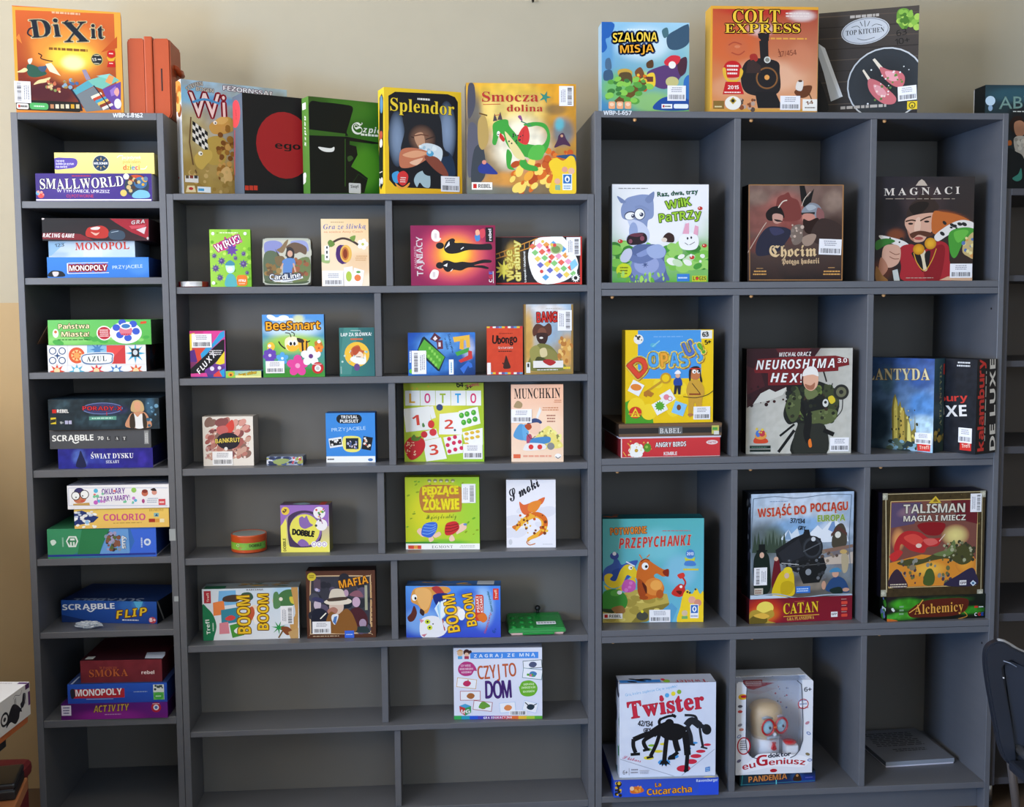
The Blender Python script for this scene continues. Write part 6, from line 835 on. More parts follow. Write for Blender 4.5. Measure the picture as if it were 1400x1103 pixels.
('board_game_box','dark square game box with two warriors before a red castle','game box','games in the cube bookcase',(1.619,0.0275,1.4632),0.0194,0.2581,0.2537,0.065,('5a3c34','16110f','8a6a48'),{'F':[('bg','8a6a60','7a6258','1e1616','221a18'),('G','b86a60',205,365,143,130,0.9,0),('G','98584e',68,326,119,115,0.7,0),('G','a08878',47,440,79,54,0.5,0),('G','a89080',463,422,79,76,0.6,0),('G','7a302c',226,288,79,115,0.6,0),('G','3a2a24',465,288,103,76,0.8,0),('G','8a4038',49,193,79,54,0.6,0),('Z','4a302a',0.3,55.6,3),('S','7a3a34',(153,422,169,448,192,456,216,467,232,441,272,418,281,327,154,327)),('S','1a1212',(95,357,122,387,162,395,186,372,194,334,154,342,131,319,103,326)),('S','c89888',(131,349,154,357,186,346,182,315,155,304,135,315)),('S','2a1a18',(139,327,170,323,186,315,155,315)),('S','28283a',(76,258,115,288,171,288,211,281,235,258,204,204,157,155,54,136,45,197)),('S','3a3a58',(116,281,171,281,195,258,140,243)),('L','c8b0a0',4,(-1,151,68,266,99,311),1),('L','e0d0c0',5.6,(162,387,185,418,209,426),1),('S','888e98',(289,372,320,407,359,411,392,388,404,334,385,319,344,349,297,357)),('S','a8b0b8',(312,395,344,403,368,388,328,372)),('P','2a2a2a',(285,361,360,365,360,353,289,349)),('S','8a5a58',(376,388,408,365,409,319,385,304,368,342)),('S','c88878',(297,353,352,353,361,319,321,296,297,311)),('S','2a1610',(297,327,329,319,377,334,385,288,346,250,306,265)),('P','141212',(275,502,302,502,319,441,354,487,339,418,300,388,284,426)),('L','c8b8a8',4,(288,395,303,433,335,471),1),('S','3a2a26',(385,327,464,319,513,281,514,211,387,196,338,242)),('S','a08878',(291,227,338,250,370,242,347,196,307,189)),('S','7a6a60',(234,281,290,296,291,212,243,197)),('N',('c8b0a0','8a7a70'),14,235,212,305,304,4,10.3,4,1,0),('L','a87848',4.8,(3,505,513,506)),('L','a87848',6.4,(512,506,514,7)),('L','a87848',4.8,(3,505,12,10)),('L','a87848',4.8,(8,10,518,8)),('T','Chocim','k','e8c898',117.4,131.8,371.7,134.9,57.4,'e8c898',1.6),('T','Potęga husarii','k','d8b890',185.2,93.2,388.3,96.4,26.8,'d8b890',1),('D','c89860',47,67,86,74,1,3),('D','d8a058',28,32,106,63,2,3),('D','d8a058',409,31,505,61,2,4),('D','c89860',437,69,477,77,1,1)]},[('F',384,143,122,82,-2,'h')],'back','p',0.0012,'lid'),
('board_game_box','near black game box with a moustached nobleman in red and fur','game box','games in the cube bookcase',(1.9702,0.03,1.4632),0,0.2692,0.2752,0.065,('2a2426','16141a','2a2628'),{'F':[('bg','2c2830','36302f','3a2a22','2a2020'),('G','4a3a3a',257,422,161,116,0.6,0),('G','1a1618',71,365,104,116,0.8,0),('G','c06028',412,326,137,46,0.9,-14),('G','8a4828',113,242,64,46,0.8,0),('G','6a3420',37,56,80,77,0.6,0),('S','3a2c26',(171,365,194,411,233,434,240,457,297,449,330,418,346,388,315,357,259,349,195,334,171,326)),('S','241c18',(182,388,233,418,290,411,259,365,211,349)),('S','d8a890',(171,334,235,353,307,361,335,357,328,311,317,272,286,241,262,210,214,207,197,241,173,272,160,303)),('S','b88068',(173,272,197,241,214,210,190,226)),('S','e8c0a8',(220,326,243,334,245,272,213,264)),('L','3a2418',7.2,(164,315,196,322,220,318),1),('L','3a2418',7.2,(244,318,275,334,303,341),1),('E','2a1c18',192,303,13.7,5.4),('E','2a1c18',280,314.4,14.5,5.4),('S','5a3424',(189,249,229,264,269,264,318,249,286,233,237,245,206,226)),('E','a85048',237.9,225.8,24.1,8.5),('S','c06830',(315,364,371,364,452,349,517,318,485,303,413,295,350,249,309,264)),('S','e8e2dc',(326,241,397,295,469,322,534,310,543,279,470,272,398,241,343,210)),('N',('2a2a2a',),9,350,241,526,310,4,9.6,3,1.6,-20),('S','e8e2dc',(21,242,78,234,158,211,195,180,167,164,102,195,38,219)),('N',('2a2a2a',),5,47,180,166,234,4,8,4,1,0),('S','4a9a38',(406,256,478,283,543,275,544,248,488,210,450,132,426,125,408,171)),('S','68b848',(430,256,486,272,511,256,456,202)),('S','3a7a30',(6,211,62,226,110,211,54,188,7,165)),('S','c8b078',(488,202,543,256,551,124,506,132,481,155)),('N',('5a78b0','e8d898','d89858'),12,482,132,544,241,6,12,4,1,0),('S','a82830',(135,172,199,195,264,164,343,210,400,187,410,109,421,0,163,1,145,79)),('S','8a1c24',(264,133,335,187,384,171,356,0,284,1)),('S','e0d0b0',(240,156,272,164,280,133,290,63,266,55,249,102)),('S','201c1c',(200,149,248,141,266,48,233,94)),('S','201c1c',(272,141,304,156,290,63)),('E','e8a828',239.3,167.8,32.1,28.9,0,'b87818'),('E','eab030',302.9,198.5,32.1,30.9,0,'c08020'),('L','d8a038',4.8,(212,149,233,94,274,55,313,109,336,171),1),('S','d8a890',(47,180,94,195,135,180,140,126,121,87,73,72,40,111)),('S','b87c62',(32,126,73,72,42,25,18,18)),('L','8a5440',4,(79,157,112,141,135,145),1),('L','8a5440',4,(80,130,104,118,132,118),1),('S','9a6a38',(9,80,42,33,74,2,10,2)),('P','c8ccc8',(97,56,125,64,139,2,107,2)),('T','MAGNACI','r','e8dcd0',43,451,457.1,460.7,36.7,None,0,0,0,0,0.32),('D','a89888',45,430,458,438,1,3),('P','c8b8a8',(215,503,231,526,247,537,263,526,279,503)),('D','b8a898',171,13,340,20,1,1),('P','d8b090',(356,4,404,24,501,23,549,46,550,-1))],'L':[('bg','1c1a20','1c1a20','141216','141216')]},[('F',414,16,122,75,0,'h')],'back','p',0.0012,'lid'),
('board_game_box','red game box with white lettering and a flower, at the bottom of its cube','game box','games in the cube bookcase',(1.2849,0.016,1.0034),0.0299,0.2676,0.0498,0.24,('c83438','8a2a30','a83034'),{'F':[('bg','d03a3e','d03a3e','c8343a','c8343a'),('R','f0e8e8',0.1,1.8,537.9,-7.4,0),('R','f0e8e8',-1.9,-0.1,7,102.3,0),('E','f0f0ec',82.4,37,31.6,31.2),('E','f4f4f0',82.4,61.1,18.2,15.6,89.95437383553924),('E','f4f4f0',99.6,53.7,18.2,15.6,44.955701000452216),('E','f4f4f0',106.8,36.5,18.2,15.6,-0.04297183463481337),('E','f4f4f0',99.7,19.6,18.2,15.6,-45.04164466972184),('E','f4f4f0',82.4,12.9,18.2,15.6,-90.04031750480888),('E','f4f4f0',65.2,20.3,18.2,15.6,-135.03899033989592),('E','f4f4f0',58.1,37.5,18.2,15.6,-180.03766317498292),('E','f4f4f0',65.2,54.4,18.2,15.6,-225.03633601006996),('E','c8a030',82.4,37,9.5,9.4),('E','58902a',141.3,51.4,19.8,23.4),('E','98c050',137.4,55.4,7.9,7.8),('L','e8b848',4,(35,77,51,57,43,30),1),('L','e8b848',4,(12,31,28,7),1),('N',('e8a848','f0e0a0'),10,28,3,177,90,2.4,5.1,3,1,0),('T','ANGRY BIRDS','b','f4f0f0',184.7,52.5,350.6,55,25,'2a1c1c',1.6,0.3),('T','KIMBLE','b','f0e8e8',230.2,8.7,301.4,9.2,17.9),('E','e8d8d8',491.5,73.7,31.6,11.7),('T','TACTIC','b','c03038',467.7,67.2,515.5,69.3,10.1)]},[],'back','p',0.0012,'lid'),
('board_game_box','thin black and brown game box, sandwiched between the red and the yellow ones','game box','games in the cube bookcase',(1.2846,0.018,1.0532),0.0144,0.2773,0.0391,0.26,('6a5440','3a2c24','5a4a3a'),{'F':[('R','302c2a',0,25.7,554.7,29.6,0),('R','7a5c42',0,65.2,554.6,7.7,0),('R','7a5c42',0,14.1,555.1,2.1,0),('R','686868',213.5,20.9,127.7,39.9,0),('T','BABEL','r','d8d8d8',219.4,25.8,333.5,25.8,26.5),('R','c8c060',499.5,19.1,39.3,44.3,0),('R','58a048',503.3,38.6,27.7,15.1,0),('R','d8d8d0',511.4,15,27.6,19.1,0)]},[],'under','p',0.0012,'lid'),
('board_game_box','yellow matching game box with a big golden key and a costumed child','game box','games in the cube bookcase',(1.2842,0.033,1.0923),0.0253,0.2371,0.2463,0.055,('e8c41c','8a7010','d8b818'),{'F':[('bg','f4cc18','f4cc18','f0c814','f0c814'),('R','4a9ae0',67,236,341.8,255.4,0),('R','f0efe8',405,445,62,44),('P','4a9ae0',(67,286,98,239,67,232)),('P','4ca02a',(0,113,36,128,75,104,115,72,146,33,154,-6,1,-4)),('N',('f8d830',),8,20,16,446,223,23.7,47.4,2,1,0),('E','f0ece4',70.5,444.4,26.1,25.6),('N',('3a3a3a',),7,51,421,90,463,3.2,6.3,3,1,0),('D','78b0e8',149,451,326,463,1,1),('E','58b0d0',149,412.8,15.8,11.6),('L','88c8e0',6.3,(145,405,184,436)),('T','D','b','b87828',70.1,232.1,140.7,293.1,93.1,'b87828',11.1),('T','D','b','f8e060',67,236,137.6,297,93.1,'f8e060',10.3),('T','D','b','e04a30',67,236,137.6,297,93.1,'e04a30',3.2),('T','O','b','b87828',128.9,293.3,184,296.5,73.7,'b87828',11.1),('T','O','b','f8e060',125.8,297.2,180.9,300.4,73.7,'f8e060',10.3),('T','O','b','58a8e8',125.8,297.2,180.9,300.4,73.7,'58a8e8',3.2),('T','P','b','b87828',195.9,292.4,235.3,295.8,73.7,'b87828',11.1),('T','P','b','f8e060',192.7,296.4,232.1,299.8,73.7,'f8e060',10.3),('T','P','b','f0a838',192.7,296.4,232.1,299.8,73.7,'f0a838',3.2),('T','A','b','b87828',243.2,295.7,294.5,299,69.8,'b87828',11.1),('T','A','b','f8e060',240,299.7,291.3,302.9,69.8,'f8e060',10.3),('T','A','b','58a8e8',240,299.7,291.3,302.9,69.8,'58a8e8',3.2),('T','S','b','b87828',306.4,291.1,345.9,302.2,69.8,'b87828',11.1),('T','S','b','f8e060',303.2,295,342.7,306.2,69.8,'f8e060',10.3),('T','S','b','58a8e8',303.2,295,342.7,306.2,69.8,'58a8e8',3.2),('T','U','b','b87828',333.8,345,381.2,363.9,73.7,'b87828',11.1),('T','U','b','f8e060',330.6,349,378,367.8,73.7,'f8e060',10.3),('T','U','b','5878c8',330.6,349,378,367.8,73.7,'5878c8',3.2),('T','J','b','b87828',389.3,336.7,416.9,351.9,69.8,'b87828',11.1),('T','J','b','f8e060',386.1,340.6,413.7,355.8,69.8,'f8e060',10.3),('T','J','b','58a8e8',386.1,340.6,413.7,355.8,69.8,'58a8e8',3.2),('T','!','b','b87828',420.8,363.5,432.7,371.1,58.2,'b87828',11.1),('T','!','b','f8e060',417.6,367.4,429.5,375,58.2,'f8e060',10.3),('T','!','b','68b838',417.6,367.4,429.5,375,58.2,'68b838',3.2),('E','c8982a',216.6,237.9,29.6,29.1),('E','f4cc18',216.6,237.9,20.1,19.8),('L','c8982a',11.8,(193,219,106,162)),('P','b87828',(99,166,122,177,154,157,138,138,118,146,114,138,99,146)),('R','f2f2f0',12.2,174.4,67.1,66,0,-28),('E','e88838',57.3,191.6,29.6,17.5,-8),('R','f2f2f0',213.3,93,67.1,62.1,0,30),('E','e88a98',221,136.8,15.8,15.5),('E','d87888',240.8,128.8,13.4,13.2),('E','f2f2f0',240.8,128.8,9.5,9.3),('R','f2f2f0',171.4,39.9,67.1,66,0,28),('P','5aa830',(185,120,191,109,202,115,200,103,213,102,205,93,215,86,204,82,208,71,196,74,194,62,186,71,177,63,175,74,163,72,168,83,156,87,166,94,159,103,171,104,169,115,180,109)),('R','88c8f0',247.8,55.9,67.1,66,0,-20),('E','7a4a28',288.5,81.2,11.8,15.5),('S','c87848',(347,263,359,290,382,294,402,278,403,247,387,228,359,232)),('E','f4f4f0',370.7,270.9,11.1,10.9),('E','f4f4f0',394.5,270.6,10.3,10.1),('E','222',373.1,269.3,4.3,4.3),('E','222',394.5,269,4.3,4.3),('S','2a2020',(343,279,367,298,398,294,407,255,415,216,403,220,398,271,359,283,351,221,343,225)),('L','c83028',5.5,(347,287,406,286)),('S','d0a038',(343,217,375,228,407,216,427,161,415,122,408,36,392,33,376,107,356,33,340,41,340,123,328,170)),('L','8a3a20',7.9,(344,151,407,150)),('L','6a4a20',4.7,(359,209,403,154)),('L','3a3420',3.9,(312,139,376,131,439,145,475,168),1),('E','b87848',352.3,41.2,15.8,7.8),('E','b87848',408,44.1,11.8,7.8),('S','28489a',(260,226,280,241,300,233,304,198,264,198)),('E','e0b090',281.7,250.6,12.6,13.2),('S','f0f0f4',(264,261,280,280,295,272,296,260)),('P','2a2a38',(264,198,300,198,296,151,284,151,280,187,272,152,260,152)),('E','d83a28',53.6,57.8,33.6,31),('P','f0d830',(54,83,79,34,28,35)),('T','A','b','d83a28',41.8,38.5,65.5,38.1,27.2),('L','e8b828',3.9,(16,51,91,49)),('T','63','n','161616',415,454.6,446.7,458.1,23.3,'161616',1.2),('T','5+','n','161616',429.2,413.8,460.9,419.3,21.3,'161616',1.2)]},[('F',368,15,91,69,0,'h')],'back','p',0.0012,'lid'),
('board_game_box','game box with an armed white haired soldier over dark red splatter','game box','games in the cube bookcase',(1.6377,0.0375,1.0034),-0.0528,0.2845,0.2829,0.065,('c0beb4','100e0e','4a4440'),{'F':[('bg','3a1a1a','c4c2b8','cac8be','c8c6bc'),('G','3a1818',76,475,237,181,1,0),('G','4a1c1e',192,552,237,94,0.9,0),('G','52201f',252,473,197,71,0.8,0),('G','c8c6bc',507,530,95,118,0.9,0),('G','d4d2c8',158,199,197,157,0.6,0),('Z','a8a69a',0.35,35.5,5),('P','34141a',(0,569,397,566,358,512,312,426,297,363,203,341,117,326,54,279,3,248)),('P','5a1c22',(153,568,349,566,303,528,177,529)),('P','4a1a20',(1,475,76,444,100,365,3,319)),('P','3a1618',(3,319,38,271,15,256,3,256)),('N',('3a1618','2a1214'),24,7,256,234,364,3.2,11.8,6,1,0),('P','d0cec4',(38,271,77,326,124,349,156,333,226,364,195,317,117,286)),('S','1a1416',(215,364,242,403,258,356,227,325)),('S','1c1e1a',(212,270,235,332,266,371,313,395,399,386,471,346,500,291,497,228,474,188,419,157,429,-1,247,1,269,119,276,167,229,159,201,207)),('N',('4a5a30','6a7a3a','2a3020','38422a','202420'),60,221,175,487,354,7.9,19.7,3,1,0),('S','181a18',(290,293,393,292,410,213,307,206)),('S','5a6a3a',(314,332,353,355,385,331,353,300)),('N',('6a7848','38442a'),16,348,158,465,212,7.9,15.8,6,1.8,0),('S','e0ac90',(305,402,312,442,335,457,375,445,387,410,380,363,353,339,325,347,309,371)),('S','eae6e0',(300,418,312,453,343,469,375,457,387,417,359,425,328,422)),('S','a86a50',(313,379,344,371,368,386,361,347,329,347)),('E','3a2420',324.4,398.3,6.3,3.5),('E','3a2420',355.8,402,6.3,3.5),('S','4a5432',(212,246,239,317,278,348,294,293,284,206,245,171)),('S','566038',(323,213,402,236,481,236,489,192,435,157,348,166)),('S','3c4429',(419,370,467,350,500,287,477,236,433,268)),('S','2a2c26',(277,151,340,158,427,149,437,-1,263,1)),('N',('6a7448','2c3022','3a2a20','202418'),44,221,167,487,346,3.9,10.3,31,1,0),('S','6a7448',(313,347,360,355,385,315,330,292)),('L','121212',15.8,(299,277,315,214,341,79),1),('L','141414',11.8,(261,159,183,96),1),('L','141414',15.8,(261,127,176,9),1),('S','141414',(339,237,355,174,333,55,309,119)),('L','141414',23.7,(419,126,475,101)),('E','2a2a26',510.8,329.9,41.4,41.3),('E','6a6a50',510.8,329.9,27.6,27.5),('E','2a2a26',510.8,329.9,11.8,11.8),('L','1a1a1a',4.7,(519,291,516,235,489,196),1),('L','1a1a1a',7.9,(431,386,414,441)),('L','1a1a1a',4.7,(455,346,463,378)),('E','d8d8d0',426.9,271.7,15.8,21.3),('E','222',426.8,275.6,7.9,7.9),('S','d8c030',(440,299,464,311,480,283,457,267)),('S','e87828',(337,67,349,79,357,39,342,35)),('T','MICHAŁ ORACZ','o','e8e4e0',173.2,522.9,346.1,525.4,21.6),('P','781c20',(40,452,59,510,232,520,476,526,547,510,552,475,493,464,493,444,304,434,297,371,116,369,115,435,45,436)),('T','NEUROSHIMA','o','f2eeea',50.3,453.5,473.1,461.8,49.2,'2a1012',2),('T','3.0','o','f2eeea',488.4,487.1,539.6,488.6,23.6),('T','HEX!','o','f2eeea',127.7,386.3,297,382.9,49.2,'2a1012',2),('S','e0ac90',(305,402,312,442,335,457,375,445,387,410,380,363,353,339,325,347,309,371)),('S','eae6e0',(300,418,312,453,343,469,375,457,387,417,359,425,328,422)),('S','a86a50',(313,375,345,367,368,382,361,347,329,347)),('S','d84a28',(41,74,56,90,104,85,120,69,108,58,49,58)),('E','e8a048',79.8,97.4,31.6,19.7),('E','4a78c8',65.9,109.4,13.8,17.7),('E','c83a48',87.5,111.1,15.8,17.7),('N',('e8c848',),5,48,90,111,137,3.9,7.9,3,1,0),('R','1c2a24',21.3,29.1,112.4,16.3,0),('R','1c2a24',21.5,11.7,112.5,13.1,0),('D','5a7a68',29,31,124,42,1,1)]},[('F',455,11,102,74,0,'h')],'back','p',0.0012,'lid'),
('board_game_box','blue game box with a golden sunken castle, standing askew by the cube divider','game box','games in the cube bookcase',(1.9117,0.1038,1.0034),-0.8901,0.262,0.2526,0.058,('2a5a9a','2a4a58','24344a'),{'F':[('bg','38506a','2a50a0','a8d0ec','18303c'),('G','4a8ad0',464,250,113,105,0.8,0),('G','c8e8f8',466,151,104,65,0.9,0),('G','e8f4fc',493,74,87,57,0.8,0),('G','14222c',201,133,113,162,0.9,0),('G','5a8090',253,380,61,97,0.6,0),('G','1a4a98',452,388,95,65,0.7,0),('G','0e1a24',187,-32,130,81,0.8,0),('Z','16283a',0.4,39,4),('P','8a7a30',(292,9,283,219,290,280,302,309,316,270,321,238,333,271,343,223,355,240,365,200,382,185,401,107,417,124,419,204,425,125,436,22)),('P','d8c058',(299,59,295,236,303,293,316,254,321,60)),('P','c8a848',(334,45,334,247,343,223,356,216,364,40)),('P','e8d878',(377,41,378,169,391,146,402,43)),('N',('e8d068','6a5a20','3a3a1c'),40,283,9,440,229,3.5,9.5,5,0.7,0),('N',('2a3a3a','5a6a58','88b0c0'),22,266,-25,444,54,6.5,17.4,6,1.6,0),('T','ATLANTYDA','r','e0d0a0',30.1,374.7,497.7,391.6,60.6,'7a5a20',2.6),('R','d83028',436.7,5.7,73.7,40,0),('T','Trefl','b','f0c8b0',449,14.7,502.8,19.3,18.6)],'R':[('bg','4a6a78','2a4a58','3a4a40','16242c'),('T','ATLANTYDA','r','a8a878',93.1,140.3,79.8,473.6,21.8),('N',('b89a48','8a7a38','1c2c30'),20,22,59,171,126,8.4,22,4,1,0),('R','c83a30',99.7,417.5,30.8,58.1,0)]},[('F',423,43,94,61,0,'h')],'back','p',0.0012,'lid'),
('board_game_box','black game box with huge red and white lettering down its edge','game box','games in the cube bookcase',(2.027,0.0688,1.0034),-1.0821,0.26,0.2514,0.085,('1c1e24','26262a','1a1a1c'),{'F':[('bg','1e2028','1a1c22','16181e','22242a'),('Z','2e323c',0.3,32.8,3),('T','kalambury','b','c83a30',54.1,247.8,466.7,282.8,36),('T','DE LUXE','b','e8e4e0',41.5,160,464.7,200.7,60.1),('D','d8d8d8',394,459,482,493,2,3),('R','d03028',425.5,16.4,69.8,54,0),('T','Trefl','b','f0d0c0',438.6,29.6,487.6,34.5,20)],'R':[('bg','2a282a','2a282a','242426','242426'),('T','kalambury','b','d8403a',70.1,17,57.6,508.3,48.9,'d8403a',1.3),('T','DE LUXE','b','e4dfd6',169.3,13.7,151.6,505.6,47),('D','c8c8c0',82,32,71,492,1,2,1)]},[('F',417,57,81,80,0,'h')],'back','p',0.0012,'lid'),
('board_game_box','square turquoise game box with a crowd of round monsters shoving each other','game box','games in the cube bookcase',(1.249,0.066,0.5434),-0.0669,0.2746,0.2859,0.065,('58b0b8','2a4a50','1c6a78'),{'F':[('bg','56b0b0','58b0b4','6ab8d8','70b0c0'),('G','88d0dc',302,427,159,121,0.5,0),('G','c8b458',184,64,199,65,0.9,0),('G','98c8e8',422,285,119,121,0.5,0),('P','c0aa50',(1,135,184,182,351,156,363,107,224,76,160,-4,1,-3)),('P','8a7a30',(224,76,363,107,359,83,240,3,152,-4)),('N',('d8c468','a89440'),20,8,5,323,144,7.9,19.9,3,1.8,0),('P','5aa0c8',(272,-5,323,67,375,107,407,75,376,-6)),('S','3a5aa8',(1,273,17,305,56,329,64,361,88,344,104,320,144,336,191,343,175,303,144,247,88,223,1,232)),('E','3a4a98',64.2,368.7,23.8,20.2),('E','e8e8f0',64.2,380.8,10.3,10.5),('L','e8e8f0',6.4,(128,336,175,311)),('S','28489a',(56,288,112,296,104,223,48,224)),('S','e8c828',(96,288,128,320,167,311,191,279,223,271,215,246,168,247,136,263,120,239,104,207,56,191,17,216,9,256,32,272,56,264,40,240,72,232)),('E','f8f8f0',151.6,303.5,11.9,12.1),('E','222',155.6,301.8,4.8,4.8),('S','e8c020',(9,208,64,183,128,223,168,255,176,206,104,175,32,175)),('S','c858a8',(112,223,136,239,176,223,176,182,136,166,104,183)),('N',('c858a8','d878c0'),6,112,166,176,231,6,11.9,2,1,0),('S','3a8a30',(1,159,32,183,80,183,120,158,136,118,120,77,72,61,1,78)),('S','58a840',(48,175,96,183,88,150,48,151)),('E','f4f4f0',92.1,166.7,13.5,11.3),('S','2a3a1c',(1,78,72,70,56,53,1,62)),('S','9a6a38',(48,78,104,94,124,61,88,45)),('S','d06a22',(191,303,207,343,239,351,263,335,287,318,326,294,354,286,354,261,327,253,295,270,279,254,319,221,335,189,319,148,279,133,232,125,208,149,199,206,183,247)),('E','e08838',279.1,197.3,51.7,48.4,-10),('E','f0a850',291,205.3,31.8,28.2),('S','a84818',(191,239,223,222,239,173,216,133,192,166)),('E','f8f8f4',231,310.8,18.3,20.2),('E','1c1c1c',237,308.7,7.9,8.1),('L','7a3010',4.8,(207,335,231,351,255,343),1),('S','8a2a10',(327,282,358,294,358,253,335,261)),('E','a84a18',223.5,137.1,23.8,12.1),('E','b85a20',311.1,156.5,19.9,24.2),('L','d87828',5.6,(215,351,199,376)),('L','d87828',5.6,(239,359,255,375)),('S','5a2010',(215,222,239,198,239,157,223,190)),('S','c83028',(391,188,422,212,446,196,446,155,415,139,375,156)),('E','f0f0ec',426.4,196,7.9,8.1),('L','c83028',9.5,(438,188,450,220,430,253),1),('S','d83a30',(406,261,438,273,446,252,422,240)),('S','6a1814',(399,172,430,172,423,151)),('E','4a80c8',475,377.1,23.8,24.2),('S','c8c838',(445,357,465,349,485,349,501,357,493,329,457,329)),('S','4a80c8',(453,337,493,337,505,312,446,313)),('T','2013','b','e8f0f8',457.2,369.2,493,368.9,16.1),('D','e8d840',442,287,517,296,1,1),('L','d8c838',9.5,(438,291,521,290)),('T','POTWORNE','b','e88a38',42.3,483.4,238.5,491.7,38.3,'7a4a20',2.4,0.2),('T','PRZEPYCHANKI','o','c83430',89.9,408.7,480.7,425.3,56.5,'f0d8c8',2,0.15),('D','c85a58',322,501,492,508,1,1),('S','f4d02a',(411,-7,423,83,439,155,462,179,486,155,510,187,530,155,550,162,551,-8)),('E','e8a890',486.5,122.5,19.9,20.2),('E','d89078',518.5,106,19.9,20.2),('E','d8c0a0',447.1,49.8,15.9,16.1),('R','78b068',431.3,17.5,31.8,15.9,0),('R','f0f0f0',477.2,21.1,45.4,76.8,0),('R','2a68b8',481,49.5,37.6,44.3,0),('E','f0f4f8',500,71.7,11.9,16.1),('E','2a68b8',500,71.7,4.8,9.7),('D','8a9ac0',479,25,523,41,1,1),('N',('3a3a3a',),3,454,155,534,187,4,6.4,2,1,0),('R','f4f0ea',2.5,21.5,105.6,29.5,0),('R','c8201c',9.9,27.5,18,18.1,0),('T','REBEL','b','222',36.3,28.5,101.8,27.9,15.7),('E','4a4a40',215.8,35.8,31.8,24.2),('E','e8d828',215.7,60.1,7.9,8.1)],'T':[('bg','186470','186470','0e4450','0e4450'),('N',('c85a28',),6,20,32,118,137,4,11.9,2,2,0)]},[('F',254,1,115,68,0,'h')],'back','p',0.0012,'lid'),
('board_game_box','flat dark red game box with a setting sun, under the railway game','game box','games in the cube bookcase',(1.6488,0.0306,0.5434),0.058,0.2918,0.0671,0.28,('7a1626','3a1018','4a1420'),{'F':[('bg','7c1828','7c1828','841a2c','841a2c'),('G','c83a20',85,66,141,97,0.9,0),('G','e07828',81,50,108,57,0.8,0),('E','f4dc60',88.8,83.7,47.8,36.5),('S','b89838',(3,61,40,76,81,58,130,72,139,39,106,16,148,-2,3,1)),('S','6a5a20',(3,29,48,51,98,33,90,1,3,1)),('S','e8b848',(24,44,73,58,114,40,81,25)),('T','CATAN','r','f0c830',192.4,46.9,391.7,52.4,56.8,'7a4a14',2.1,0,0,0,-0.02),('L','e8b838',3.7,(193,33,396,36)),('T','GRA PLANSZOWA','r','e8b850',213.6,9.5,367.3,12.9,17.8),('D','d86848',254,111,320,116,1,1),('R','f0ecec',463.3,18.8,37.2,28.9,0),('T','GFP','b','3a2a30',467.3,28.8,496.6,29.2,12.2),('D','c8b0a8',520,112,554,119,1,1),('R','d84838',520.7,87.6,35.4,16.8,4.2),('D','c8b0a8',521,77,554,84,1,2),('R','d84838',521.3,52.5,35.4,16.8,4.2),('D','c8b0a8',522,42,555,49,1,3),('R','d84838',522,17.5,35.3,16.8,4.2)],'L':[('bg','3a0e16','3a0e16','2a0a10','2a0a10')]},[],'back','p',0.0012,'lid'),
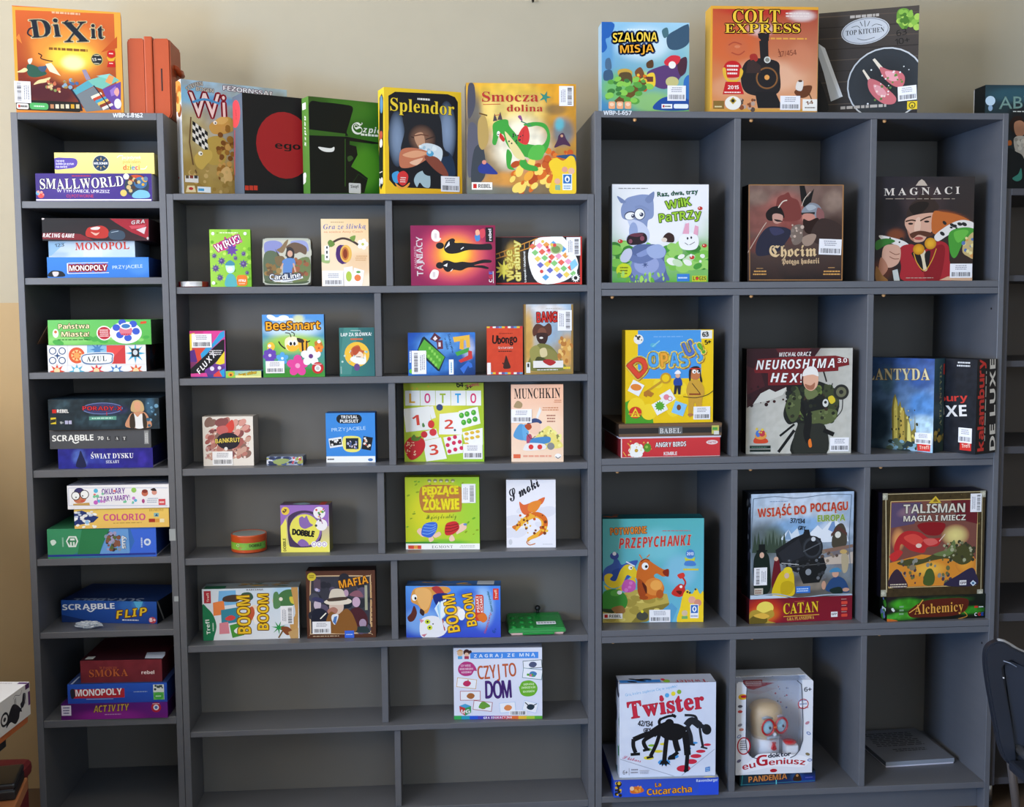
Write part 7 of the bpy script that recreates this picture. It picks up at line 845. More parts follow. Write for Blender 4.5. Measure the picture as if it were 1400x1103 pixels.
('board_game_box','large railway journey game box with a black locomotive and mountains','game box','games in the cube bookcase',(1.651,0.0346,0.6105),0.0584,0.2898,0.2866,0.07,('a8c0dc','1c2028','2a3444'),{'F':[('bg','c4d8ee','bcd4f0','6a6a62','58544c'),('G','d8e4f4',300,508,290,105,0.8,0),('G','88b8e8',302,388,249,72,0.8,0),('G','e8eef8',468,366,124,72,0.7,0),('G','4a5650',76,315,149,137,0.8,0),('G','5a7048',138,333,83,80,0.4,0),('G','7a6a6a',513,219,108,80,0.8,0),('G','58504a',265,67,331,80,0.8,0),('G','a89a88',348,64,124,40,0.5,0),('Z','3a3a3a',0.22,37.3,7),('P','d8e4f0',(163,320,211,375,228,350,261,381,287,308)),('P','8aa8c8',(211,375,229,318,187,319)),('P','e8eef6',(319,339,376,393,402,368,467,430,535,364,553,299,336,298)),('P','7a9ac8',(467,430,485,341,435,367)),('P','3a4a3c',(8,254,23,357,40,253)),('P','3a4a3c',(28,253,43,372,61,252)),('P','3a4a3c',(49,252,64,332,81,251)),('P','3a4a3c',(69,252,84,347,102,250)),('P','3a4a3c',(90,251,105,362,122,250)),('P','3a4a3c',(110,250,125,378,143,249)),('P','3a4a3c',(131,249,146,337,164,248)),('P','3a4a3c',(151,249,166,352,184,247)),('P','3a4a3c',(172,248,187,367,205,247)),('S','4a4438',(462,270,464,350,485,390,518,397,540,348,537,275)),('P','5a3a34',(452,342,493,389,544,347,544,331,493,365,452,326)),('E','e8e4d8',491.7,337.1,16.6,17.7),('P','8a6a5a',(379,232,579,265,578,282,387,256)),('P','c8b8a8',(388,208,579,241,580,176,388,175)),('N',('8a7a6a','5a4a42'),16,388,175,579,249,6.2,12.4,4,1,0),('P','1e2024',(148,217,139,265,237,326,294,348,302,372,327,371,336,338,394,320,404,239,379,208,305,195,264,132,164,192)),('P','2a2c32',(155,248,270,325,304,227,189,183)),('E','26282c',347.2,271.7,60.1,64.3),('E','3a3e44',347.2,271.7,51.8,56.3),('E','1e2024',347.2,269.6,41.4,44.2),('L','5a5e64',5.8,(296,251,395,296)),('E','d8dce0',352.7,317.7,12.4,12.1),('R','1e2024',298.8,323.6,28.2,47.2,0),('P','1a1c1e',(263,196,413,215,430,158,390,78,298,74,273,131)),('L','5a5a5a',4.1,(181,167,430,182)),('E','8a9098',326.5,137.4,16.6,17.7),('N',('3a3c40','6a6e74'),24,182,87,421,207,4.1,10.8,5,1,0),('L','b8b8b8',4.1,(173,192,272,180)),('S','16241e',(16,197,32,253,56,276,90,251,107,202,109,41,26,45)),('E','d8b098',63,239.7,12.4,16.1),('R','141a1a',44.4,256.4,36.3,42.7,0),('R','141a1a',32,258.9,61.4,7.8,0),('S','6a1a24',(121,61,131,193,147,225,164,192,174,71)),('E','d8b098',143.4,216.7,12.4,12.1),('S','e0c020',(125,16,149,112,181,151,206,158,239,141,248,84,241,11)),('E','e8d030',210.3,149.9,24.9,20.1),('E','d8b8a0',204.5,121.9,14.1,15.3),('S','c8a818',(174,79,215,93,249,68,224,20,175,22)),('S','2a4a78',(432,28,448,84,490,107,532,89,558,39,550,15)),('E','d0a088',480.9,123.3,19.1,20.9),('S','4a88b0',(447,133,464,152,497,155,514,134,481,131)),('E','c89880',415.1,61.1,12.4,24.1),('E','c89880',541.2,31.6,20.7,10.5),('S','1a2c28',(449,35,507,49,525,16,475,10)),('S','b8a888',(513,219,537,235,555,202,548,137,523,130)),('E','c8a868',524.8,243.1,20.7,12.1),('T','WSIĄŚĆ DO','b','c83a20',38.1,446.1,309.1,459.5,46.2,'f0e8e0',3.3,0.25),('T','POCIĄGU','b','c83a20',333.8,466.7,545.6,472.2,46.2,'f0e8e0',3.3,0.15),('T','EUROPA','b','88b038',374,413.4,530,414.4,34.2,'f0f0e0',2.9,0.15),('D','88a0c0',103,526,217,534,1,1),('T','37/134','n','1a1a20',219,412.4,301.7,405.7,24.1,'1a1a20',1),('T','GRY','n','1a1a20',265,372.9,306.3,369.5,20.1,'1a1a20',1),('L','a8b8c8',5.8,(2,13,142,24,266,-2,433,8,575,6),1),('P','c8d4e4',(-6,22,142,16,266,-10,433,0,584,5,584,-35,-6,-10)),('L','6a7a8c',3.7,(12,548,135,557,258,545,423,560,565,556),1),('L','6a7a8c',3.7,(12,548,3,318,18,77),1),('L','6a7a8c',3.7,(565,556,557,299,574,55),1),('R','3a78d0',257.6,23,80.4,37.1,0),('D','c8e0f8',262,29,334,52,2,1),('R','c8c0b0',22.4,24.6,48.9,34.2,0),('D','7a3a30',26,28,67,51,2,1)],'T':[('bg','2a3444','2a3444','1a2230','1a2230'),('N',('5a6a80','3a4250'),12,18,16,604,87,3.9,11.8,4,3,0)],'L':[('bg','20242c','20242c','14161c','14161c'),('N',('8a94a8','3a3a48'),12,75,21,141,541,9.5,28.6,3,0.6,0)]},[('F',20,75,73,97,0,'V')],'back','p',0.0012,'lid'),
('board_game_box','flat dark green alchemy game box with glowing swirls and copper lettering','game box','games in the cube bookcase',(2.0211,0.0148,0.5434),0.0444,0.2817,0.0669,0.28,('1c2a1a','14200f','22281c'),{'F':[('bg','2a1c24','182018','0e1410','1a1a12'),('G','48b028',113,92,126,41,0.9,0),('G','58c038',93,28,110,28,0.8,0),('G','3a9a28',472,45,110,28,0.9,0),('G','2a7020',322,108,211,20,0.7,0),('G','5ad048',10,19,51,20,0.7,0),('Z','0a120a',0.4,37.9,3),('S','5a2014',(118,43,138,67,205,105,322,116,449,112,467,78,442,38,367,17,198,16,140,18)),('T','Alchemicy','r','e0a048',155.9,33.6,437.9,42.7,52.9,'4a1c10',3.8),('L','e0a048',5.1,(126,43,172,74,204,113),1),('L','c88838',4.2,(442,38,460,13,409,-1),1),('N',('d8e0d8',),3,26,31,38,91,6.7,9.3,3,1,0),('D','88b088',68,29,96,89,3,3),('R','c83028',501.1,56.6,20.9,11.4,0),('D','e8e8e8',527,56,556,67,1,1),('T','C','b','e8e8e8',502.4,11.6,517.2,11,18.3),('T','G','b','c83038',523.6,11.5,538.5,11.8,18.3),('T','E','b','2848a8',542.7,12,555.5,11.9,18.3),('S','c86a28',(-19,12,6,15,56,5,56,-3,6,-1))],'L':[('bg','1c2418','1c2418','10120e','10120e'),('P','e0e4e8',(499,72,544,68,544,52,499,56)),('N',('6a78a8','3a8028'),8,493,-11,550,126,7.9,19.6,2,1,0)]},[],'back','p',0.0012,'lid'),
('board_game_box','large bronze framed fantasy game box with a red dragon over a battle','game box','games in the cube bookcase',(2.0088,0.0168,0.6104),0.0427,0.2934,0.2849,0.07,('4a3c28','181420','1c1826'),{'F':[('bg','46391f','4c3e24','41341e','463823'),('Z','2a2010',0.5,20.9,4),('N',('6a5a30','2e2412'),50,17,10,585,556,2.5,6.7,6,1,0),('L','d8c8a0',4.6,(18,551,33,26)),('P','7a4a40',(47,523,543,525,545,48,45,50)),('L','d8b878',3.8,(47,523,543,525)),('L','d8b878',3.8,(543,525,545,48)),('L','d8b878',3.8,(545,48,45,50)),('L','d8b878',3.8,(47,523,45,50)),('L','c8b890',3.4,(13,564,568,565)),('L','c8b890',3.4,(568,561,575,6)),('P','5a4a68',(52,515,222,514,183,399,50,379)),('P','6a2028',(388,521,544,521,543,388,433,416)),('E','8a6a78',139.6,464.3,67,32.3,10,'5a4a68'),('E','e8d888',418.6,327.6,83.8,64.5,0,'8a4a40'),('E','e8a060',93.3,313.6,41.9,72.6,0,'7a4a40'),('P','d88a30',(46,187,228,229,540,194,543,88,401,53,45,54)),('E','f0b848',272.3,146.6,108.9,48.4,0,'d88a30'),('E','e8a038',481.8,171.8,58.7,56.5,0,'d08030'),('S','b82a2c',(69,266,93,330,142,360,217,350,268,316,335,314,319,274,261,268,237,237,161,255,110,289,95,225)),('S','8a1a20',(200,391,266,405,358,394,334,338,276,332,234,349)),('S','d84a40',(126,329,184,343,235,309,202,278,143,304)),('S','d8605a',(235,309,293,315,319,290,269,276)),('E','e8c8b8',210.6,277.7,16.8,12.1),('L','e8d0c0',4.2,(327,298,360,337),1),('S','c83030',(45,227,95,257,120,240,71,194)),('S','4a4a28',(88,185,162,207,237,204,312,234,379,256,403,296,429,263,479,285,522,252,515,187,457,165,380,200,296,194,213,173,146,167)),('S','6a7a48',(295,227,379,256,411,304,421,255,380,216)),('N',('7a7858','3a3a28','a8a888'),36,355,176,529,292,4.2,10.9,3,1,0),('N',('8a8a80','4a3a48','6a6a40'),40,74,65,397,199,5,14.2,5,0.8,0),('S','3a2a38',(48,106,89,153,131,103,149,50,49,54)),('S','302a44',(359,54,441,108,516,146,543,113,545,48)),('S','4a5a28',(241,67,256,139,289,146,307,97,291,57)),('E','8a7a60',175.9,158,16.8,16.1),('P','d8b838',(261,509,300,548,334,509)),('P','8a6a20',(284,516,300,536,317,515)),('T','TALISMAN','b','dcd4c4',119.1,456.9,469.8,455,48.4,'4a3a38',3.4,0.08),('T','MAGIA I MIECZ','b','e4dccc',120.1,412.9,475.2,410.5,30.2,'4a3a38',2.5),('D','d8c8b0',49,49,149,74,2,4),('R','a8a490',-9.5,533.6,37.7,36.3,0,0),('R','c8c4b0',9.2,540.1,16.8,16.1,0,45),('R','a8a490',555.4,534.5,37.7,36.3,0,0),('R','c8c4b0',574.1,541,16.8,16.1,0,45),('R','a8a490',552.3,-12.2,37.7,36.3,0,0),('R','c8c4b0',571,-5.7,16.8,16.1,0,45),('R','a8a490',-6.5,4.5,37.7,36.3,0,0),('R','c8c4b0',12.2,11,16.8,16.1,0,45),('R','e8e4e4',449.3,51.1,39.4,27.1,0),('T','GFP','b','3a2a30',453.4,57.1,487.2,56.7,13.7),('P','d0dce8',(510,61,527,77,546,60,528,44)),('P','3a6a90',(519,61,527,69,538,60,527,52))],'T':[('bg','1c1826','1c1826','14101c','14101c'),('D','5a5468',81,100,606,91,1,3)],'L':[('bg','181420','181420','100e16','100e16'),('T','TALISMAN','b','3a3648',94,137.3,98.4,340.2,12.1)]},[('F',501,454,63,101,0,'v')],'back','p',0.0012,'lid'),
('board_game_box','flat blue children game box with a beetle, under the white party game','game box','games in the cube bookcase',(1.2711,-0.0105,0.0871),-0.0267,0.2844,0.0481,0.25,('2c4cb8','2040a0','6a78a8'),{'F':[('bg','3450bc','3450bc','2c54d0','2c54d0'),('R','2c50d4',460.1,-0.1,110.9,82.4,0),('N',('d8b030','2a2418'),26,12,9,39,81,4,10.3,3,1,0),('S','d87028',(91,47,115,58,154,49,162,29,123,18,91,23)),('E','f0c8a0',98.8,46.7,11.9,12.2),('N',('f0a040',),6,115,22,162,61,4,7.9,2,1,0),('T','La','b','f0a030',225.5,51.3,257.2,54.5,22.4,'3a2410',2,0.4),('T','Cucaracha','b','f0a030',180.1,7.9,424.2,19.2,34.6,'3a2410',2,0.6),('T','Ravensburger','b','d0dcf4',447.7,73.5,565,75.9,14.6)],'L':[('bg','2448c0','2448c0','1c3aa8','1c3aa8'),('E','d8dcf0',413.6,-29.5,99.7,8.4)],'T':[('bg','7880a0','7880a0','98a0b0','98a0b0'),('R','a8b8c8',46.4,20.6,360.7,14.8,0),('E','d8c878',519,-0.5,32.6,16.5)]},[],'back','p',0.0012,'lid'),
('board_game_box','white party game box with black silhouettes bending over coloured spots','game box','games in the cube bookcase',(1.2774,0.0045,0.1352),-0.029,0.2614,0.2583,0.07,('d4dcf0','3a7a4a','c8d0e4'),{'F':[('bg','dce4f4','d4dcf0','d8def0','dce2f2'),('Z','c8d0e8',0.3,63.5,3),('T','Gra, która zaplecze Cię w supełek!','g','6ab0e0',32.4,448.6,312.8,492.4,14.6),('T','Twister','r','cc2c44',52.3,325.1,460.3,376,89.1,'cc2c44',3.6,0.15),('E','dce4f4',83.8,399,4,4.1),('E','c83048',226,440,10.3,10.5),('E','58a8e0',257.6,449.4,11.9,12.2),('E','e8d838',291.2,457.5,11.9,12.2),('E','88b038',322.9,466.8,11.9,12.2),('L','a8b0c4',4,(5,102,299,0)),('L','a8b0c4',4,(518,145,339,3)),('E','cc2c44',477.7,170.7,19.9,7.3),('E','cc2c44',442.1,135,25.8,8.9),('E','cc2c44',416.3,109.2,29.8,11.3),('E','cc2c44',392.6,79.3,29.8,13.8),('E','cc2c44',349,41.7,37.7,18.6),('E','4a98dc',405.9,182.7,19.9,6.5),('E','4a98dc',370.3,153.1,19.9,7.3),('E','4a98dc',294.9,110.3,27.8,12.2),('E','4a98dc',243.3,79.1,33.7,16.2),('E','e0d038',238.9,180.8,19.9,6.5),('E','e0d038',211.3,140.9,23.8,8.1),('E','e0d038',159.8,105.7,27.8,10.5),('E','88b838',175.4,174.3,19.9,6.5),('E','88b838',155.6,152.5,19.9,8.1),('L','24262e',39.7,(362,279,393,307,437,277),1),('L','24262e',23.8,(366,279,386,222,390,177),1),('L','24262e',13.5,(433,286,442,220,454,159),1),('L','24262e',13.5,(421,298,409,331,353,338),1),('E','1c1e24',473.1,256.2,25.4,30,20),('L','24262e',23.8,(429,286,465,264),1),('L','24262e',11.9,(382,177,410,172)),('L','24262e',9.5,(442,159,478,150)),('L','141418',27.8,(191,247,132,232,76,209),1),('L','141418',21.4,(76,213,76,173,88,136),1),('L','141418',15.9,(61,127,112,129)),('L','141418',47.6,(179,239,219,266,258,282),1),('E','141418',270.2,293.6,24.6,25.9),('L','141418',15.9,(227,270,215,303,226,323),1),('L','141418',13.5,(223,319,266,334,302,337),1),('L','141418',15.9,(282,342,306,329)),('L','141418',19.9,(219,242,199,178,168,114),1),('L','141418',11.9,(148,106,184,113)),('L','141418',21.4,(187,235,140,208,132,188,148,155),1),('L','141418',13.5,(128,147,164,154)),('L','141418',59.6,(251,237,298,265,354,239),1),('L','141418',35.7,(354,247,366,165,370,116),1),('L','141418',21.4,(370,125,363,27),1),('L','141418',15.9,(351,25,375,35)),('L','141418',23.8,(259,233,251,168,243,79),1),('P','141418',(227,88,259,87,279,62,259,71,255,54,243,71,231,55,231,71,216,64)),('L','141418',31.8,(298,232,306,183,319,138),1),('L','141418',19.9,(319,134,291,114,271,103),1),('L','141418',15.9,(263,99,303,102)),('E','141418',282.4,232.5,63.5,32.4,-10),('T','42/134','n','1a1a24',99.8,285.6,179.1,279.6,28.4,'1a1a24',1.2),('T','GRY','n','1a1a24',131.6,248.4,171.2,251.5,20.3,'1a1a24',1.2),('T','Skibars','s','cc4068',16.9,105.3,116.1,82.4,18.2),('T','6+','n','3a3a44',19,17.8,44.8,17.1,22.3),('D','9a9aa8',61,19,104,50,2,3),('D','a8a8b4',108,17,164,40,3,2),('L','b0b0bc',3.2,(53,52,53,11)),('P','4a80c8',(467,45,493,50,493,24,467,20)),('D','a8c8e8',471,24,491,44,2,1)],'T':[('bg','c8d0e4','c8d0e4','a0a8bc','a0a8bc'),('R','3a80d0',6.8,14.6,221.6,45.2,0),('N',('1c1c24',),10,63,23,183,75,4,11.9,3,2.4,0),('E','88b838',259.5,33.6,19.8,24.5),('E','c83048',244.2,58.7,11.9,17.1),('T','Twister','r','a02038',477.7,47.9,305,42.6,49)],'L':[('bg','4a6aa8','3a7a4a','2a8a3a','4a6a98'),('N',('3a3a48','d8dce8'),16,5,38,146,499,24.3,79,3,1,0)]},[],'back','p',0.0012,'lid'),
('board_game_box','flat dark teal game box with orange lettering, under the white window box','game box','games in the cube bookcase',(1.5924,0.0371,0.0871),0.0617,0.217,0.0333,0.2,('16303c','10202a','14242c'),{'F':[('bg','16343c','182c38','28347a','163640'),('G','3a5a8a',329,42,51,42,0.7,0),('G','1c3a98',372,14,84,42,0.6,0),('T','PANDEMIA','b','d8884a',50.5,20.7,270.5,27,31.2,'5a2c18',2.5),('L','3a7a88',3.4,(3,9,432,6)),('R','6ad0d8',206.1,0.1,5.6,24.6,0),('S','3a2418',(304,19,321,51,342,49,355,15,330,9)),('E','c88a50',329.4,42,7.6,7.5),('D','6a68c0',376,22,423,32,1,1),('L','2a8a90',4.2,(15,62,11,5))]},[],'back','p',0.0012,'lid'),
('flat_box','flat pale grey box printed with dark lines of text, lying in the bottom right cube','flat box','games in the cube bookcase',(2.0355,0.1227,0.0871),0.0577,0.2083,0.0164,0.235,('8e949f','5a5e68','70747e'),{'T':[('bg','7c7f88','7c7f88','72757e','72757e'),('D','34363e',49,211,354,422,8,4),('D','2c2e36',124,131,333,178,2,9)]},[],'under','p',0.0012,'lid'),
('board_game_box','tall dark teal game box with a man in a ruffled shirt, at the right edge','game box','games on top of the bookcases',(2.3972,0.125,1.7062),0,0.4437,0.2908,0.07,('1a2a30','10181c','28383e'),{'F':[('bg','2a4048','24383e','182024','141c22'),('G','3a6a78',199,529,252,56,0.5,0),('G','1a1418',191,371,84,159,0.8,0),('G','3a8a88',212,94,59,56,0.6,0),('E','c8e0f0',29.7,496.1,27.7,26.2),('E','98b8d8',30.8,456.9,12.6,15.9),('T','ABYSS','g','7a9c94',80.7,453.2,388.5,462.9,63.5,'7a9c94',2.1),('D','d0d8d8',156,434,347,445,1,3),('S','2a1a16',(141,371,165,410,207,411,233,363,218,324,159,331)),('S','b88468',(170,379,207,391,233,363,226,316,193,304,172,331)),('S','c8c4bc',(169,292,202,308,244,292,247,197,214,189,179,229)),('N',('a8a49c','e0dcd4'),10,171,205,235,292,4.2,12.6,3,1,0),('S','141a1e',(129,229,188,221,231,181,252,30,143,30)),('S','c86a28',(128,276,152,284,157,260,132,256)),('S','48a090',(167,78,200,102,215,134,221,78,193,62))]},[],'back','p',0.0012,'lid'),
]
build_boxes()



# left bookcase: tall and narrow
lb = thing('bookcase', 'tall narrow grey bookcase of lying boxes at the left end of the row', 'bookcase', (-0.185, 0, 0), 0, 'grey bookcases along the wall')
lb_o = -lb.location.x
LX = (-0.37, -0.3536, -0.0174, -0.0012)
LZ = 1.8878
board('side_panel', lb, LX[0] + lb_o, LX[1] + lb_o, 0, 0.36, 0, LZ)
board('side_panel', lb, LX[2] + lb_o, LX[3] + lb_o, 0, 0.36, 0, LZ)
board('top_panel', lb, LX[1] + lb_o, LX[2] + lb_o, 0, 0.36, 1.8702, LZ)
for z0, z1 in [(1.6544, 1.6716), (1.4653, 1.4823), (1.229, 1.2454), (0.9789, 0.9976), (0.7519, 0.7693), (0.5624, 0.5784), (0.3274, 0.3465), (0.0566, 0.0746)]:
    board('shelf', lb, LX[1] + lb_o, LX[2] + lb_o, 0.003, 0.355, z0, z1)
board('back_panel', lb, LX[1] + lb_o, LX[2] + lb_o, 0.355, 0.362, 0.01, LZ - 0.004, M_hard)
board('plinth', lb, LX[1] + lb_o, LX[2] + lb_o, 0.03, 0.045, 0, 0.0566)
marker(lb, 'WBP-I-8162', -0.1231 + lb_o, 1.8765, 0.0719, 0.0095)

for xa, xb, za, zc in [(-0.0197, -0.0041, 0.8109, 0.8413), (-0.0129, -0.0018, 0.6523, 0.6657)]:
    obj('tape_patch', boxm(xa + lb_o, -0.0005, za, xb + lb_o, 0.0, zc), mat('silver_tape', '9aa0a4', 0.3), lb)

# middle bookcase: lower, two compartments to a row, shallow back
mb = thing('bookcase', 'wide low grey bookcase in the middle with two compartments to a row', 'bookcase', (0.54, 0, 0), 0, 'grey bookcases along the wall')
mo = -mb.location.x
MX = (-0.0, 0.0166, 1.062, 1.079)
MZ = 1.69
MD = 0.1485
board('side_panel', mb, MX[0] + mo, MX[1] + mo, 0, 0.33, 0, MZ - 0.0005)
board('side_panel', mb, MX[2] + mo, MX[3] + mo, 0, 0.33, 0, MZ - 0.0005)
board('top_panel', mb, MX[1] + mo, MX[2] + mo, 0, 0.33, 1.6743, MZ)
MS = [(1.4401, 1.4574), (1.2085, 1.2262), (0.977, 0.995), (0.7447, 0.7624), (0.5152, 0.5326), (0.2887, 0.3033), (0.06, 0.0788)]
for z0, z1 in MS:
    board('shelf', mb, MX[1] + mo, MX[2] + mo, 0.003, 0.33, z0, z1)
board('back_panel', mb, MX[1] + mo, MX[2] + mo, MD, MD + 0.006, 0.01, MZ - 0.012, M_hard)
board('plinth', mb, MX[1] + mo, MX[2] + mo, 0.03, 0.045, 0, 0.06)
tops = [1.6743] + [a for a, b in MS]
for (x0, x1, rec), zt, (_, zb) in zip([(0.5441, 0.5613, 0.006), (0.5123, 0.5292, 0.006), (0.544, 0.5617, 0.008), (0.5114, 0.5294, 0.012), (0.5428, 0.56, 0.012), (0.5133, 0.5304, 0.025), (0.5453, 0.5615, 0.01)], tops, MS):
    board('divider', mb, x0 + mo, x1 + mo, rec, MD, zb, zt)

# right bookcase: cubes with doubled shelves
rb = thing('bookcase', 'tall grey bookcase of square cubes, three to a row', 'bookcase', (1.6291, 0, 0), 0, 'grey bookcases along the wall')
ro = -rb.location.x
RX = [1.08, 1.0979, 1.4455, 1.4623, 1.8074, 1.8238, 2.1635, 2.1783]
RD = 0.3837
RZ = 1.8994
board('side_panel', rb, RX[0] + 0.0005 + ro, RX[1] + ro, 0, RD + 0.006, 0, RZ)
board('side_panel', rb, RX[6] + ro, RX[7] + ro, 0, RD + 0.006, 0, RZ)
board('top_panel', rb, RX[1] + ro, RX[6] + ro, 0, RD, 1.883, RZ)
RS = [(1.4283, 1.4628), (0.968, 1.003), (0.5081, 0.543)]
for z0, z1 in RS:
    zm = (z0 + z1) / 2
    board('shelf', rb, RX[1] + ro, RX[6] + ro, 0.001, RD, z0, zm - 0.0005)
    board('shelf', rb, RX[1] + ro, RX[6] + ro, 0.0, RD, zm + 0.0005, z1)
RB = 0.0867
board('shelf', rb, RX[1] + ro, RX[6] + ro, 0.0, RD, RB - 0.017, RB)
board('plinth', rb, RX[1] + ro, RX[6] + ro, 0.04, 0.056, 0, RB - 0.017)
board('back_panel', rb, RX[1] + ro, RX[6] + ro, RD, RD + 0.006, 0.01, RZ - 0.004, M_hard)
tops = [1.883] + [a for a, b in RS]
bots = [b for a, b in RS] + [RB]
for zt, zb in zip(tops, bots):
    for a, b in ((2, 3), (4, 5)):
        board('divider', rb, RX[a] + ro, RX[b] + ro, 0.0015, RD, zb, zt)
for x, zt in [(1.1881, 1.883), (1.494, 1.883), (1.8501, 1.883), (1.1291, 1.4283), (1.4988, 1.4283), (1.8575, 1.4283), (1.1429, 0.968), (1.5018, 0.968), (1.8591, 0.968), (1.1313, 0.5081), (1.5108, 0.5081), (1.8645, 0.5081)]:
    pin = add_lathe(bmesh.new(), ((0.0048, 0), (0.0048, -0.004), (0.003, -0.0065), (0.0005, -0.0072)), 14)
    obj('shelf_pin', pin, M_pin, rb, True, loc=(x + ro, 0.02, zt))
for zt in (RS[0][0], RS[2][0]):
    hole = add_lathe(bmesh.new(), ((0.003, 0), (0.003, 0.001)), 12)
    ho = obj('peg_hole', hole, mat('dark_hole', '141414', 0.9), rb, loc=(RX[6] - 0.0012 + ro, 0.035, zt - 0.04))
    ho.rotation_euler = (0, math.radians(90), 0)
marker(rb, 'WBP-I-657', 1.1031 + ro, 1.8894, 0.0719, 0.010)

# fourth bookcase, cut by the right edge of the picture
fb = thing('bookcase', 'dark grey bookcase on steel legs at the right edge, mostly out of view', 'bookcase', (2.4783, 0.0, 0), 0, 'grey bookcases along the wall')
FZ = 1.7058
M_lam2 = mat('dark_grey_laminate', '434247', 0.45, noise=('3d3c41', 9))
board('side_panel', fb, -0.298, -0.280, 0.012, 0.37, 0.07, FZ, M_lam2)
board('side_panel', fb, 0.482, 0.5, 0.012, 0.37, 0.07, FZ, M_lam2)
board('top_panel', fb, -0.28, 0.482, 0.012, 0.37, FZ - 0.018, FZ, M_lam2)
for z0, z1 in [(1.4609, 1.4775), (1.2305, 1.2473), (0.994, 1.0141), (0.7656, 0.7879), (0.528, 0.5507), (0.0646, 0.0836)]:
    board('shelf', fb, -0.28, 0.482, 0.03, 0.365, z0, z1, M_lam2)
board('back_panel', fb, -0.28, 0.482, 0.365, 0.371, 0.08, FZ - 0.004, mat('brown_backboard', '5a5048', 0.6))
M_steel = mat('brushed_steel', 'b8bac0', 0.3, 0.9)
for x, y in ((-0.275, 0.05), (0.47, 0.05), (-0.275, 0.33), (0.47, 0.33)):
    lg = obj('leg', add_lathe(bmesh.new(), ((0.0085, 0.012), (0.0085, 0.0703)), 20), M_steel, fb, True, loc=(x, y, 0))
    obj('rubber_foot', add_lathe(bmesh.new(), ((0.0095, 0), (0.0095, 0.012)), 20), mat('black_rubber', '101012', 0.7), lg)


# ---------------------------------------------------------------- other things on the shelves
M_orange = mat('orange_plastic', 'b24a20', 0.4, noise=('aa441c', 30), spec=0.35)
M_dark = mat('dark_slot', '3a1a12', 0.8)
M_black = mat('black_plastic', '141416', 0.35)

# carry case
x0, x1, zb, hh = [-0.1063, 0.0014, 1.8882, 0.2021]
t = thing('carry_case', 'upright orange plastic carry case with a raised seam, top of the narrow bookcase', 'carry case', ((x0 + x1) / 2, 0.09, zb), 0)
hw = (x1 - x0) / 2
tp = 0.012


def case_half(xa, xb, ya):
    bm = bmesh.new()
    pts = [(xa, 0.012), (xa + 0.006 if xa < 0 else xa, 0.0), (xb - 0.006 if xb > 0.01 else xb, 0.0), (xb, 0.012), (xb, hh - 0.006), (xb - 0.004, hh), (xa + 0.004, hh), (xa, hh - 0.006)]
    add_prism(bm, pts, ya, 0.125)
    bmesh.ops.recalc_face_normals(bm, faces=bm.faces[:])
    bmesh.ops.bevel(bm, geom=[e for e in bm.edges if not e.is_boundary and e.calc_face_angle(0) > 0.5], offset=0.0035, segments=2, affect='EDGES')
    return bm


obj('shell', case_half(-hw, -hw + 0.045, 0.0), M_orange, t)
obj('shell', case_half(-hw + 0.062, hw, 0.0), M_orange, t)
obj('seam_rim', boxm(-hw + 0.043, -0.004, 0.001, -hw + 0.064, 0.129, hh + 0.004, bev=0.003), M_orange, t)
obj('slot', boxm(-hw + 0.0825, -0.0006, 0.070, -hw + 0.087, 0.003, 0.127, bev=0.0015), M_dark, t)
h_ = add_tube(bmesh.new(), [(hw - 0.004, 0.045, 0.140), (hw + 0.006, 0.045, 0.136), (hw + 0.010, 0.055, 0.126), (hw + 0.010, 0.09, 0.126), (hw + 0.006, 0.1, 0.136), (hw - 0.004, 0.1, 0.140)], 0.007, 12)
obj('handle', h_, M_orange, t, True)
obj('hinge', boxm(-hw + 0.02, 0.124, 0.03, hw - 0.02, 0.131, 0.05, bev=0.002), M_orange, t)


def round_tin(name, label, cat, loc, r, prof, bands, group, wrap=None, lid=None):
    t = thing(name, label, cat, loc, 0, group)
    bg = Bag()
    bm = add_lathe(bmesh.new(), prof, 64)
    bg.bm(bm, bands)
    if wrap:
        ops, w, h, z0 = wrap
        pr = Print(w / U, h / U, ops)
        b = len(bg.v)
        for x, y, k in pr.v:
            a = -math.pi / 2 + (x * U - w / 2) / r
            rr = r + 0.0003 + LAY * k
            bg.v.append((rr * math.cos(a), rr * math.sin(a), z0 + y * U))
        bg.c += pr.c
        bg.f += [tuple(b + i for i in f) for f in pr.f]
    bg.done('tin_body', M_tin, t)
    if lid:
        bl = Bag()
        bl.bm(add_lathe(bmesh.new(), lid[0], 64), lid[1])
        bl.done('lid', M_tin, t)
    return t


